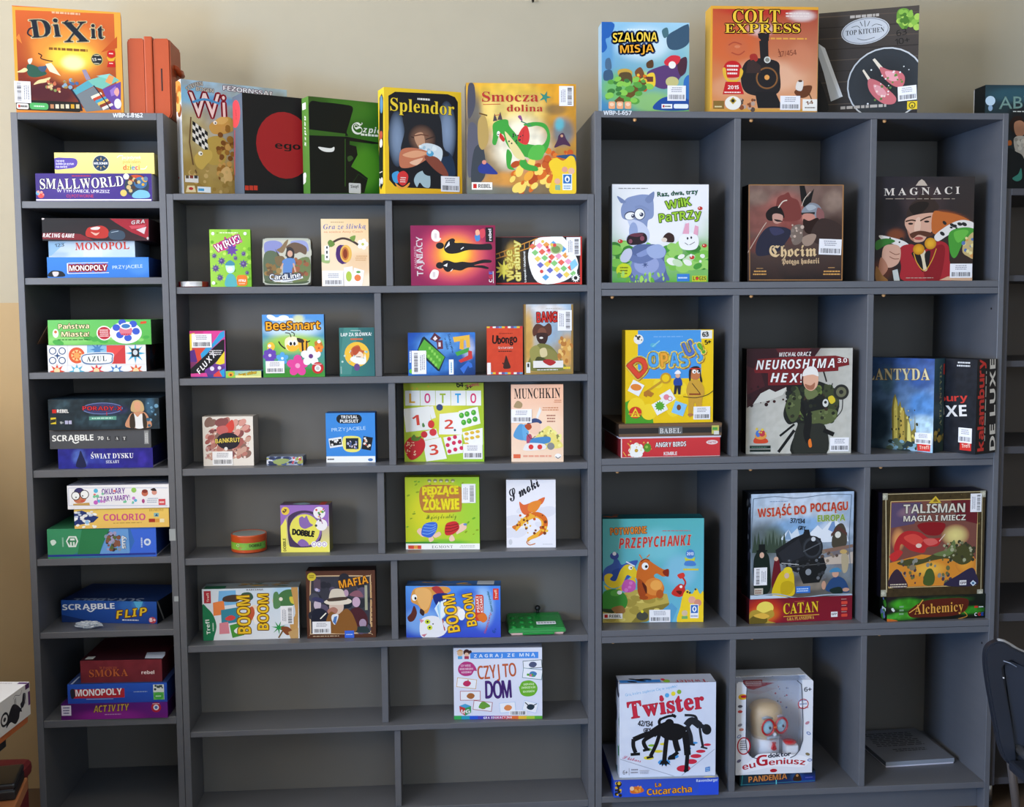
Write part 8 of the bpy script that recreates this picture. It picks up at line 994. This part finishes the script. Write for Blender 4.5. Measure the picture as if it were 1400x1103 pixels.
x, y, z_, r = [0.0505, 0.05, 1.4578, 0.0373]
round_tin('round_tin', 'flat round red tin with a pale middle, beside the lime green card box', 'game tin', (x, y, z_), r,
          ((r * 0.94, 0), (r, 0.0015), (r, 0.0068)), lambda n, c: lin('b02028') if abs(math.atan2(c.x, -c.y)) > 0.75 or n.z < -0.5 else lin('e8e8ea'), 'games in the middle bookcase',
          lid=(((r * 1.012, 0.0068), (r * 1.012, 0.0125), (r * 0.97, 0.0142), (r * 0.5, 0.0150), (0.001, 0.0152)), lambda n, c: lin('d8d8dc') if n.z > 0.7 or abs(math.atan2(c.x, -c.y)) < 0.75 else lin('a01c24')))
x, y, z_, r = [0.1664, 0.092, 0.7628, 0.0462]
W_ = r * 2.6
round_tin('round_tin', 'round orange tin with a green paper band and black lettering', 'game tin', (x, y, z_), r,
          ((r * 0.95, 0), (r, 0.002), (r, 0.030)), lambda n, c: lin('c8501e'), 'games in the middle bookcase',
          wrap=([('bg', '88c040', '68b040', '58a840', '98c840'), ('G', 'b0d860', W_ / U * 0.5, 20, W_ / U * 0.2, 20, 0.2, 0), ('E', 'e0a030', W_ / U * 0.08, 20, 16, 14), ('E', '58a8c8', W_ / U * 0.42, 20, 22, 15), ('E', 'e8e0c0', W_ / U * 0.3, 24, 9, 8), ('E', 'd84830', W_ / U * 0.36, 10, 8, 5), ('T', 'DOBBLE', 'b', '1c241c', W_ / U * 0.56, 14, W_ / U * 0.84, 15, 15), ('E', 'a8d060', W_ / U * 0.93, 20, 12, 12)], W_, 0.0185, 0.0092),
          lid=(((r * 1.015, 0.030), (r * 1.015, 0.044), (r * 0.985, 0.0465), (r * 0.95, 0.0465), (r * 0.93, 0.0455), (0.001, 0.0455)), lambda n, c: lin('c8501e') if (c.x ** 2 + c.y ** 2) ** 0.5 > r * 0.9 else lin('9aa8a8')))

# green parts case
x0, x1, y0, zb = [0.8497, 1.0058, 0.014, 0.533]
t = thing('parts_case', 'translucent green plastic case of small parts with bumps on its lid', 'plastic case', ((x0 + x1) / 2, y0, zb), 0)
w = x1 - x0
M_green = mat('green_translucent_plastic', '1fa043', 0.22, trans=0.35, spec=0.6)
M_pink = mat('pale_pink_plastic', 'e0b8b0', 0.5)


def slab(x0, x1, yf, yb, zf0, zf1, zb1, ins):
    bm = bmesh.new()
    v = [bm.verts.new(p) for p in ((x0, yf, zf0), (x1, yf, zf0), (x1, yb, zf0), (x0, yb, zf0), (x0 + ins, yf + ins * 0.5, zf1), (x1 - ins, yf + ins * 0.5, zf1), (x1 - ins * 1.6, yb, zb1), (x0 + ins * 1.6, yb, zb1))]
    for f in ((0, 1, 2, 3), (4, 5, 6, 7), (0, 1, 5, 4), (1, 2, 6, 5), (2, 3, 7, 6), (3, 0, 4, 7)):
        bm.faces.new([v[i] for i in f])
    bmesh.ops.recalc_face_normals(bm, faces=bm.faces[:])
    bmesh.ops.bevel(bm, geom=bm.edges[:], offset=0.003, segments=2, affect='EDGES')
    return bm


obj('base', slab(-w / 2 + 0.006, w / 2 - 0.006, 0.0, 0.118, 0.0, 0.009, 0.009, 0.001), M_pink, t)
lidm = obj('lid', slab(-w / 2, w / 2, -0.003, 0.122, 0.006, 0.018, 0.028, 0.004), M_green, t, True)
for p in lidm.data.polygons:
    p.use_smooth = False
for i in range(3):
    for j in range(3):
        bp_ = bmesh.new()
        bmesh.ops.create_uvsphere(bp_, u_segments=16, v_segments=8, radius=0.0078, matrix=Matrix.Translation((-w / 2 + 0.017 + i * 0.024, 0.014 + j * 0.034, 0.0185 + j * 0.0028)) @ Matrix.Diagonal((1, 1.25, 0.55, 1)))
        obj('bump', bp_, M_green, t, True)
obj('latch', boxm(-0.04, -0.0055, 0.002, 0.045, -0.002, 0.0085, bev=0.0012), M_green, t)
lb_ = obj('paper_label', boxm(-0.0, 0.020, 0.0, 0.052, 0.040, 0.0006), mat('label_white', 'e4e8f0', 0.6), t, loc=(0, 0, 0.0208))
lb_.rotation_euler = (math.radians(4.7), 0, 0)
for k in range(6):
    ln = obj('print_line', boxm(0.004 + k * 0.008, 0.026, 0.0006, 0.010 + k * 0.008, 0.034, 0.0009), mat('label_ink', '8a90a0', 0.6), lb_)
kb = bmesh.new()
bmesh.ops.create_uvsphere(kb, u_segments=20, v_segments=12, radius=0.0078, matrix=Matrix.Translation((0.012, 0.116, 0.0415)))
add_lathe(kb, ((0.004, 0.026), (0.004, 0.038)), 14, (0.012, 0.116, 0))
obj('knob', kb, M_black, t, True)

# torn plastic bag
x, y, z_ = [-0.2406, 0.0324, 0.5784]
bm = bmesh.new()
bmesh.ops.create_uvsphere(bm, u_segments=40, v_segments=20, radius=1.0)
for v in bm.verts:
    n = mnoise.fractal(v.co * 2.6, 0.8, 2.2, 4)
    v.co = Vector((v.co.x * 0.032, v.co.y * 0.014, v.co.z * 0.0085)) * (1 + 0.35 * n)
mz = min(v.co.z for v in bm.verts)
for v in bm.verts:
    v.co.z -= mz
pbag = obj('plastic_bag', bm, mat('clear_plastic_film', 'dfe8f4', 0.12, trans=0.55, spec=0.7), None, loc=(x, y, z_ + 0.0005))
tag(pbag, 'crumpled clear plastic bag in front of the torn blue letter game', 'plastic bag')

# flap of the green word game, hanging open at its left end
fl = [o for o in bpy.data.objects if o.get('label', '').startswith('green word game box')][0]
w, h, tt = [0.254, 0.0631, 0.22]
bm = bmesh.new()
P_ = [(-w / 2, 0.02, h * 0.95), (-w / 2, 0.19, h * 0.95), (-w / 2 - 0.040, 0.16, 0.003), (-w / 2 - 0.040, 0.04, 0.003)]
va = [bm.verts.new(p) for p in P_]
vb = [bm.verts.new((p[0] - 0.0016, p[1], p[2] - 0.0008)) for p in P_]
bm.faces.new(va)
bm.faces.new(vb[::-1])
for i in range(4):
    j = (i + 1) % 4
    bm.faces.new((va[i], vb[i], vb[j], va[j]))
obj('flap', bm, mat('bare_cardboard', '8a6a50', 0.85, noise=('7c5e46', 40)), fl)

# window carton with the toy professor
x0, x1, y0, zb, hh = [1.4712, 1.6852, 0.0274, 0.1208, 0.2613]
wc = x1 - x0
dp = 0.115
t = thing('window_carton', 'white window carton with red lettering that shows a toy head inside', 'toy box', ((x0 + x1) / 2, y0, zb), math.radians(0.0), 'games in the cube bookcase')
M_card = mat('white_carton', 'dfe2ea', 0.5)
k = wc / 106.0        # one photo pixel of this front


def fx(px):
    return (px - 1059.5) * k


def fz(py):
    return (1055.0 - py) * hh / 124.5


out = [(-wc / 2, 0), (wc / 2, 0), (wc / 2, hh - 0.004), (wc / 2 - 0.004, hh), (fx(1097), hh), (fx(1097), fz(945)), (fx(1098.5), fz(985)), (fx(1099), fz(1012)), (fx(1096), fz(1023)), (fx(1090), fz(1030)), (fx(1083), fz(1033)), (fx(1034), fz(1033)), (fx(1026), fz(1030)), (fx(1021), fz(1022)), (fx(1020), fz(1010)), (fx(1020), fz(950)), (fx(1022), fz(940)), (fx(1016), hh - 0.002), (-wc / 2 + 0.006, hh), (-wc / 2, hh - 0.006)]
obj('side_panel', boxm(-wc / 2, 0.0015, 0, -wc / 2 + 0.0015, dp, hh - 0.004), M_card, t)
obj('side_panel', boxm(wc / 2 - 0.0015, 0.0015, 0, wc / 2, dp, hh - 0.004), M_card, t)
obj('bottom_panel', boxm(-wc / 2 + 0.0015, 0.0015, 0, wc / 2 - 0.0015, dp, 0.0015), M_card, t)
obj('top_panel', boxm(-wc / 2 + 0.0015, 0.055, hh - 0.0055, wc / 2 - 0.0015, dp, hh - 0.004), M_card, t)
make_glyphs({p for p in {('n', c) for c in 'jakdecyz6+H'} | {('b', c) for c in 'euGniszponad3ZNACEH'} | {('g', c) for c in 'doktrH'} | {('b', '0')} if p not in GLY})
bk = Bag()
bk.bm(boxm(-wc / 2 + 0.0015, dp - 0.0015, 0.0015, wc / 2 - 0.0015, dp, hh - 0.0055), lambda n, c: lin('c4c8d4'))
Wu, Hu = wc / U, hh / U
bk.face(Print(Wu, Hu, [('T', 'jaka decyzja', 'n', '3a3a44', Wu * .12, Hu * .90, Wu * .7, Hu * .91, 18), ('P', 'b02434', (int(Wu * .24), int(Hu * .87), int(Wu * .5), int(Hu * .87), int(Wu * .5), int(Hu * .84), int(Wu * .66), int(Hu * .83), int(Wu * .38), int(Hu * .76), int(Wu * .12), int(Hu * .82), int(Wu * .24), int(Hu * .83))), ('D', 'f0d8d8', Wu * .26, Hu * .80, Wu * .5, Hu * .86, 3, 3), ('N', ('3a3a48', 'b02434', '4a6ab0'), 10, int(Wu * .66), int(Hu * .55), int(Wu * .86), int(Hu * .82), 3, 6, 4)]), Vector((-wc / 2, dp - 0.0016, 0)), X_, Z_, -Y_)
bk.done('inner_card', M_paper, t)


def fp(px, py):
    return ((fx(px) + wc / 2) / U, fz(py) / U)


ops = []
q = fp(1017, 1046), fp(1101, 1043)
a_, b_ = fp(1012, 1052), fp(1108, 1036)
ops.append(('S', 'f4f4fa', (int(a_[0]), int(a_[1]), int(fp(1030, 1034)[0]), int(fp(1030, 1034)[1]), int(fp(1044, 1027)[0]), int(fp(1044, 1027)[1]), int(fp(1090, 1030)[0]), int(fp(1090, 1030)[1]), int(b_[0]), int(b_[1]), int(fp(1100, 1047)[0]), int(fp(1100, 1047)[1]), int(fp(1060, 1045)[0]), int(fp(1060, 1045)[1]))))
ops.append(('T', 'eu', 'b', 'b81e30', *fp(1016.5, 1048.5), *fp(1034.5, 1045), 34))
ops.append(('T', 'G', 'b', 'b81e30', *fp(1035.5, 1044), *fp(1051, 1043), 60))
ops.append(('T', 'eniusz', 'b', 'b81e30', *fp(1052, 1043.5), *fp(1103, 1045), 33, None, 0, 0, 8))
ops.append(('T', 'doktor', 'g', '2a3048', *fp(1051.5, 1033), *fp(1083, 1031), 22, '2a3048', 1.6))
ops.append(('E', 'b81e30', *fp(1059, 1050.5), 20, 10))
ops.append(('T', '6+', 'n', '4a4e5c', *fp(1100, 946), *fp(1110, 946), 24, '4a4e5c', 1))
for c_, px, py, rx, ry in (('b81e30', 1099, 962.5, 30, 29), ('f0f0f4', 1099, 962.5, 25, 24), ('b81e30', 1017.5, 1016, 38, 50), ('e0dce0', 1017.5, 1016, 31, 43), ('e8b020', 1015.5, 950.5, 25, 16), ('b81e30', 1017, 950, 18, 8)):
    ops.append(('E', c_, *fp(px, py), rx, ry))
ops.append(('T', 'ponad', 'b', '4a6ab0', *fp(1093, 959), *fp(1104, 958.5), 8))
ops.append(('T', '3000', 'b', '4a6ab0', *fp(1093, 964), *fp(1104, 963.5), 11))
ops.append(('T', 'ZNACZEN', 'b', 'b81e30', *fp(1092, 968.5), *fp(1106, 968), 8))
ops.append(('D', '5a5a66', *fp(1012, 1022), *fp(1022, 1008), 5, 3))
for c_, px, py, rot in (('4a6ab0', 1011, 1003, 30), ('8a8a98', 1012, 988, 20), ('c04848', 1012, 970, 0), ('5a5a66', 1012, 963, 0), ('4a6ab0', 1107, 1002, -30), ('c08898', 1105, 988, 30), ('4a6ab0', 1109, 1038, 0), ('6a6a8a', 1011, 1036, 30), ('8a7a5a', 1106, 1030, -20), ('d08878', 1014, 994, 0)):
    ops.append(('E', c_, *fp(px, py), 13, 8, rot))
    if c_ == '4a6ab0':
        ops.append(('E', 'e0e2ea', *fp(px, py), 9, 4.5, rot))

fr = Bag()
fr.bm(add_prism(bmesh.new(), out, 0, 0.0015), lambda n, c: lin('e6e8f0'))
fr.face(Print(Wu, Hu, ops), Vector((-wc / 2, 0, 0)), X_, Z_, -Y_)
fr.done('front_panel', M_print, t)
obj('window_pane', boxm(fx(1018), 0.0016, fz(1034), fx(1099), 0.0019, hh - 0.0005), mat('clear_pane', 'ffffff', 0.05, trans=1.0, alpha=0.18), t)
obj('window_pane', boxm(fx(1018), 0.002, hh - 0.0009, fx(1099), 0.055, hh - 0.0005), bpy.data.materials['clear_pane'], t)
lw = add_tube(bmesh.new(), [(fx(px), -0.0004, fz(py)) for px, py in ((1016, 932), (1021, 938), (1020.5, 950), (1020.3, 1010), (1022, 1023), (1029, 1031.5), (1036, 1033.5))], 0.0011, 8)
add_tube(lw, [(fx(px), -0.0004, fz(py)) for px, py in ((1090, 931), (1096, 936), (1097, 946), (1099, 986), (1099, 1011), (1095, 1024), (1089, 1031), (1082, 1034))], 0.0011, 8)
obj('window_edge', lw, mat('dark_trim_line', '2c3444', 0.5), t)

# the toy inside: bald head with red glasses
M_skin = mat('toy_skin_vinyl', 'c8b090', 0.45)
M_red = mat('toy_red', 'c01e24', 0.35)
M_twhite = mat('toy_white', 'dadde8', 0.45)
M_thair = mat('toy_grey_hair', '98a4b4', 0.5)
hx, hy = fx(1056), 0.0615
zc = fz(1028)
t2 = thing('toy_figure', 'bald toy head with red glasses and a red tie inside the white window carton', 'toy', ((x0 + x1) / 2 + hx, y0 + hy, zb + 0.0022), math.radians(17))
zo = zc - 0.0022
obj('collar', add_lathe(bmesh.new(), ((0.037, 0.0), (0.0385, zo), (0.038, zo + 0.027), (0.035, zo + 0.029), (0.028, zo + 0.029)), 40), M_twhite, t2, True)
hd = add_lathe(bmesh.new(), tuple((r * 0.001, zo + z * 0.001) for r, z in ((28, 24), (35, 26), (39, 33), (40.5, 44), (42, 58), (45, 72), (47, 88), (46.5, 102), (43, 113), (35, 121), (24, 126), (10, 128), (1, 128.5))), 48)
for v in hd.verts:
    v.co.y *= 0.95
obj('head', hd, M_skin, t2, True)
hr = add_lathe(bmesh.new(), tuple((r * 0.001, zo + z * 0.001) for r, z in ((42, 54), (46, 62), (49, 76), (50, 92), (47, 104), (43, 110))), 40)
bmesh.ops.delete(hr, geom=[v for v in hr.verts if math.atan2(v.co.y, abs(v.co.x)) < -0.12], context='VERTS')
obj('hair', hr, M_thair, t2, True)


def disc(cx, cz, rx, rz, y, th, m, name):
    bm = add_lathe(bmesh.new(), ((rx, 0), (rx, th * 0.6), (rx * 0.8, th), (0.0006, th)), 30)
    for v in bm.verts:
        v.co = Vector((cx + v.co.x, y - v.co.z, cz + v.co.y * rz / rx))
    return obj(name, bm, m, t2, True)


for s_, cx in ((-1, -0.0205), (1, 0.0225)):
    rg = []
    for i in range(33):
        a = 2 * math.pi * i / 32
        rg.append((cx + 0.0188 * math.cos(a), -0.046 - (0.001 if s_ < 0 else -0.001) * math.cos(a), zo + 0.070 + 0.0212 * math.sin(a)))
    obj('glasses_rim', add_tube(bmesh.new(), rg, 0.0026, 10), M_red, t2, True)
    disc(cx, zo + 0.070, 0.0178, 0.0200, -0.0405, 0.004, mat('toy_lens_blue', 'a8d4ec', 0.2), 'lens')
    disc(cx + 0.006, zo + 0.0675, 0.0034, 0.0042, -0.0446, 0.0012, M_black, 'pupil')
    obj('eyebrow', add_tube(bmesh.new(), [(cx - 0.016, -0.040, zo + 0.095), (cx - 0.004, -0.044, zo + 0.0985 - s_ * 0.001), (cx + 0.014, -0.043, zo + 0.0935)], 0.0032, 8), M_thair, t2, True)
obj('glasses_bridge', add_tube(bmesh.new(), [(-0.004, -0.0475, zo + 0.068), (0.001, -0.049, zo + 0.069), (0.006, -0.0475, zo + 0.068)], 0.0028, 10), mat('toy_orange', 'd8641e', 0.35), t2, True)
ns = bmesh.new()
bmesh.ops.create_uvsphere(ns, u_segments=16, v_segments=10, radius=0.006, matrix=Matrix.Translation((0.001, -0.0445, zo + 0.047)))
obj('nose', ns, M_twhite, t2, True)
obj('moustache', add_tube(bmesh.new(), [(-0.020, -0.039, zo + 0.036), (-0.008, -0.043, zo + 0.0405), (0.002, -0.044, zo + 0.0385), (0.012, -0.043, zo + 0.0405), (0.024, -0.0385, zo + 0.036)], 0.0042, 10), M_thair, t2, True)
tie = add_prism(bmesh.new(), [(-0.004, zo + 0.024), (0.006, zo + 0.024), (0.004, zo + 0.018), (0.0085, zo + 0.004), (0.001, zo + 0.001), (-0.0065, zo + 0.004), (-0.002, zo + 0.018)], -0.0445, -0.038)
obj('tie', tie, M_red, t2)
dd = add_lathe(bmesh.new(), ((0.0005, 0.0), (0.015, 0.0), (0.018, 0.003), (0.0175, 0.006), (0.0005, 0.007)), 32)
dd_o = obj('answer_dial', dd, M_red, None, True, loc=((x0 + x1) / 2 + fx(1086), y0 + 0.031, zb + fz(1020)))
dd_o.parent = t
dd_o.location = (fx(1086), 0.031, fz(1020))
obj('dial_stand', boxm(fx(1079), 0.012, 0.0015, fx(1095), 0.05, fz(1020.5)), M_card, t)

# ---------------------------------------------------------------- table with boxes at the lower left, chair at the lower right
M_wood = mat('orange_beech_wood', 'b8784a', 0.45, noise=('a4663c', 18), stretch=(1, 8, 1))
M_slab = mat('orange_brown_board', 'c06a34', 0.5, noise=('b05c2a', 14), stretch=(6, 1, 1))
tx, ty, tz = [-0.2326, -0.4602, 0.39]
t = thing('table', 'low orange wooden table at the lower left corner of the picture', 'table', (tx, ty, 0), math.radians(9.6))
obj('table_top', boxm(-1.0, -0.9, tz - 0.026, 0, 0, tz, bev=0.003), M_wood, t)
for px, py in ((-0.06, -0.05), (-0.94, -0.05), (-0.06, -0.85), (-0.94, -0.85)):
    obj('leg', boxm(px - 0.022, py - 0.022, 0, px + 0.022, py + 0.022, tz - 0.026, bev=0.003), M_wood, t)
obj('apron', boxm(-0.93, -0.06, tz - 0.09, -0.07, -0.04, tz - 0.026), M_wood, t)
wx, wy, wz, wa = [-0.2244, -0.45, 0.5982, 0.107]
t = thing('display_stand', 'orange brown board on black brackets holding up the white box at lower left', 'stand', (wx, wy, tz), -wa)
sz = wz - 0.0715 - tz
obj('board', boxm(-0.5, -0.55, sz - 0.018, -0.006, 0.0, sz - 0.0006, bev=0.002), M_slab, t)
for py in (-0.10, -0.45):
    br = add_prism(bmesh.new(), [(-0.045, 0.0005), (-0.012, 0.0005), (-0.012, sz - 0.018), (-0.06, sz - 0.018)], py - 0.006, py + 0.006)
    obj('bracket', br, M_black, t) if py < -0.2 else obj('bracket', boxm(-0.052, py - 0.03, sz - 0.045, -0.022, py + 0.03, sz - 0.018), M_black, t)
for px in (-0.48, -0.40):
    obj('post', boxm(px, -0.5, 0.0004, px + 0.02, -0.48, sz - 0.018), M_black, t)
    obj('post', boxm(px, -0.07, 0.0004, px + 0.02, -0.05, sz - 0.018), M_black, t)
BX = Bag()
t = thing('white_box', 'white box with a black ink drawing and purple tabs, on the board at lower left', 'box', (wx, wy, wz - 0.0715), -wa)
BX.bm(boxm(-0.30, -0.46, 0, 0, 0, 0.0715, bev=0.001), lambda n, c: lin('e4e4ea'))
L_, H_ = 0.46 / U, 0.0715 / U
BX.face(Print(L_, H_, [('bg', 'e2e0de', 'e2e0de', 'dcdad8', 'dcdad8'), ('S', '1c1a20', (700, 20, 720, 60, 760, 96, 800, 84, 830, 60, 850, 52, 872, 70, 880, 104, 858, 112, 846, 84, 830, 74, 842, 40, 824, 44, 812, 20, 780, 8, 740, 30)), ('E', '1c1a20', 690, 60, 34, 30), ('E', 'e0dedc', 690, 60, 24, 20), ('E', '1c1a20', 690, 60, 12, 9), ('L', '2a2830', 2, (770, 118, 790, 128, 830, 116, 850, 132), 1), ('D', '3a3840', 776, 70, 796, 120, 3, 2, 1), ('R', '5a2a68', 902, 44, 18, 60), ('R', '4a2058', 880, 120, 36, 22), ('D', '8a8890', 868, 60, 884, 110, 2, 4, 1)]), Vector((0, -0.46, 0)), Y_, Z_, X_)
BX.face(Print(0.30 / U, 0.46 / U, [('bg', 'e8eaf2', 'e8eaf2', 'e4e6ee', 'e4e6ee'), ('R', '5a3a78', 560, 890, 40, 22), ('D', '9a98b0', 440, 890, 540, 906, 1, 3)]), Vector((-0.30, -0.46, 0.0715)), X_, Y_, Z_)
BX.done('lid', M_print, t)
t = thing('black_case', 'flat black case lying at the back edge of the low table', 'case', (tx, ty, tz), math.radians(9.6))
obj('case_body', boxm(-0.34, -0.12, 0.0005, -0.004, -0.012, 0.022, bev=0.004), M_black, t)
obj('case_lid', boxm(-0.34, -0.12, 0.0235, -0.004, -0.012, 0.036, bev=0.004), M_black, t)
obj('case_seam', boxm(-0.335, -0.118, 0.021, -0.008, -0.015, 0.0245), mat('case_trim', '3a4048', 0.4), t)
pp = add_prism(bmesh.new(), [(-0.16, 0.0), (-0.05, 0.0), (-0.095, 0.032)], -0.075, -0.073)
po = obj('paper_tent', pp, mat('pale_paper', 'c4c8d8', 0.7), None, loc=(tx, ty, tz + 0.0365), rotz=math.radians(9.6))
tag(po, 'pale folded paper standing on the black case', 'paper')
op = add_prism(bmesh.new(), [(-0.30, 0.0), (-0.10, 0.0), (-0.085, 0.012), (-0.12, 0.045), (-0.22, 0.05), (-0.30, 0.03)], -0.060, -0.035)
oo = obj('orange_pouch', op, mat('orange_fabric', 'd85a1c', 0.8), None, loc=(tx, ty, tz + 0.0365), rotz=math.radians(9.6))
tag(oo, 'bright orange pouch lying on the black case behind the folded paper', 'pouch')
x0, x1, rz = [-0.3325, -0.3037, 0.3411]
x1_ = x1 - (x0 + x1) / 2 + 0.10
t = thing('red_stool', 'dark red padded stool squeezed between the low table and the narrow bookcase', 'stool', ((x0 + x1) / 2 - 0.10, -0.22, 0), 0)
obj('seat', boxm(-0.22, -0.20, 0.30, x1_, 0.0, rz, bev=0.02, seg=3), mat('dark_red_cloth', '6a1018', 0.8, noise=('5a0c14', 60)), t)
obj('skirt', boxm(-0.21, -0.19, 0.03, x1_ - 0.01, -0.01, 0.302, bev=0.006), bpy.data.materials['dark_red_cloth'], t)
for px in (-0.19, x1_ - 0.03):
    for py in (-0.17, -0.03):
        obj('foot', boxm(px - 0.012, py - 0.012, 0, px + 0.012, py + 0.012, 0.031), M_black, t)

# chair
cx, cy, cz = [2.0118, -0.3, 0.4807]
cz += 0.09
M_navy = mat('navy_plastic', '1e232e', 0.45, noise=('1b1f29', 40))
t = thing('chair', 'dark navy plastic chair with steel legs, cut by the lower right edge', 'chair', (cx + 0.24, cy, 0), math.radians(-4))
ox = -0.24


def smooth_prism(pts, y0, y1):
    bm = add_prism(bmesh.new(), catmull(pts, 4), y0, y1)
    bmesh.ops.recalc_face_normals(bm, faces=bm.faces[:])
    bmesh.ops.bevel(bm, geom=[e for e in bm.edges if e.calc_face_angle(0) > 1.2], offset=0.004, segments=2, affect='EDGES')
    return bm


s = 0.00172
fr_ = [(1353.5, 895), (1358, 886), (1368, 880.5), (1378, 881), (1388, 886), (1400, 893), (1480, 930), (1484, 944), (1478, 950), (1440, 930), (1400, 912), (1390, 908), (1379, 917), (1379, 926), (1386, 960), (1396, 1010), (1402, 1050), (1400, 1062), (1392, 1062), (1384, 1053), (1376, 1030), (1366, 985), (1357, 940), (1353, 912)]
obj('backrest_frame', smooth_prism([(ox + (px - 1354) * s, cz - (py - 880) * s) for px, py in fr_], 0.0, 0.026), M_navy, t)
pn = [(1381, 914), (1392, 909), (1440, 931), (1476, 952), (1470, 1040), (1420, 1060), (1403, 1058), (1396, 1010), (1388, 965)]
obj('back_panel', smooth_prism([(ox + (px - 1354) * s, cz - (py - 880) * s) for px, py in pn], 0.012, 0.020), mat('navy_panel', '232936', 0.5), t)
obj('edge_strip', add_tube(bmesh.new(), [(ox + (px - 1354) * s, 0.013, cz - (py - 880) * s) for px, py in ((1372, 880.5), (1380, 882), (1390, 887.5), (1400, 894), (1440, 912), (1476, 929))], 0.006, 10), mat('grey_edge_strip', '8a8a8c', 0.6), t, True)
obj('rivet', add_tube(bmesh.new(), [(ox + (1379 - 1354) * s, -0.004, cz - (933 - 880) * s), (ox + (1379 - 1354) * s, 0.014, cz - (933 - 880) * s)], 0.0022, 12), M_steel, t, True)
obj('maker_mark', add_tube(bmesh.new(), [(ox + (1378 - 1354) * s, -0.0004, cz - (908 - 880) * s), (ox + (1388 - 1354) * s, -0.0004, cz - (911.5 - 880) * s), (ox + (1400 - 1354) * s, 0.0106, cz - (919 - 880) * s)], 0.0011, 6), mat('pale_mark', '9aa4b8', 0.6), t)
for sx, top in ((0.075, 1045), (0.36, 1045)):
    xa = ox + sx - 0.005
    za = cz - (1046 - 880) * s
    obj('leg', add_tube(bmesh.new(), [(xa - 0.012, 0.013, za + 0.035), (xa, 0.013, za), (xa + 0.06 * (1 if sx < 0.2 else -0.2), 0.06, 0.0)], 0.0105, 16), M_steel, t, True)
    obj('leg', add_tube(bmesh.new(), [(xa + 0.02, 0.013, za + 0.01), (xa + 0.02, -0.30, za - 0.01), (xa + 0.02, -0.36, 0.0)], 0.0105, 16), M_steel, t, True)
obj('seat', boxm(ox + 0.06, -0.36, cz - 0.325, ox + 0.40, 0.0, cz - 0.30, bev=0.008), M_navy, t)
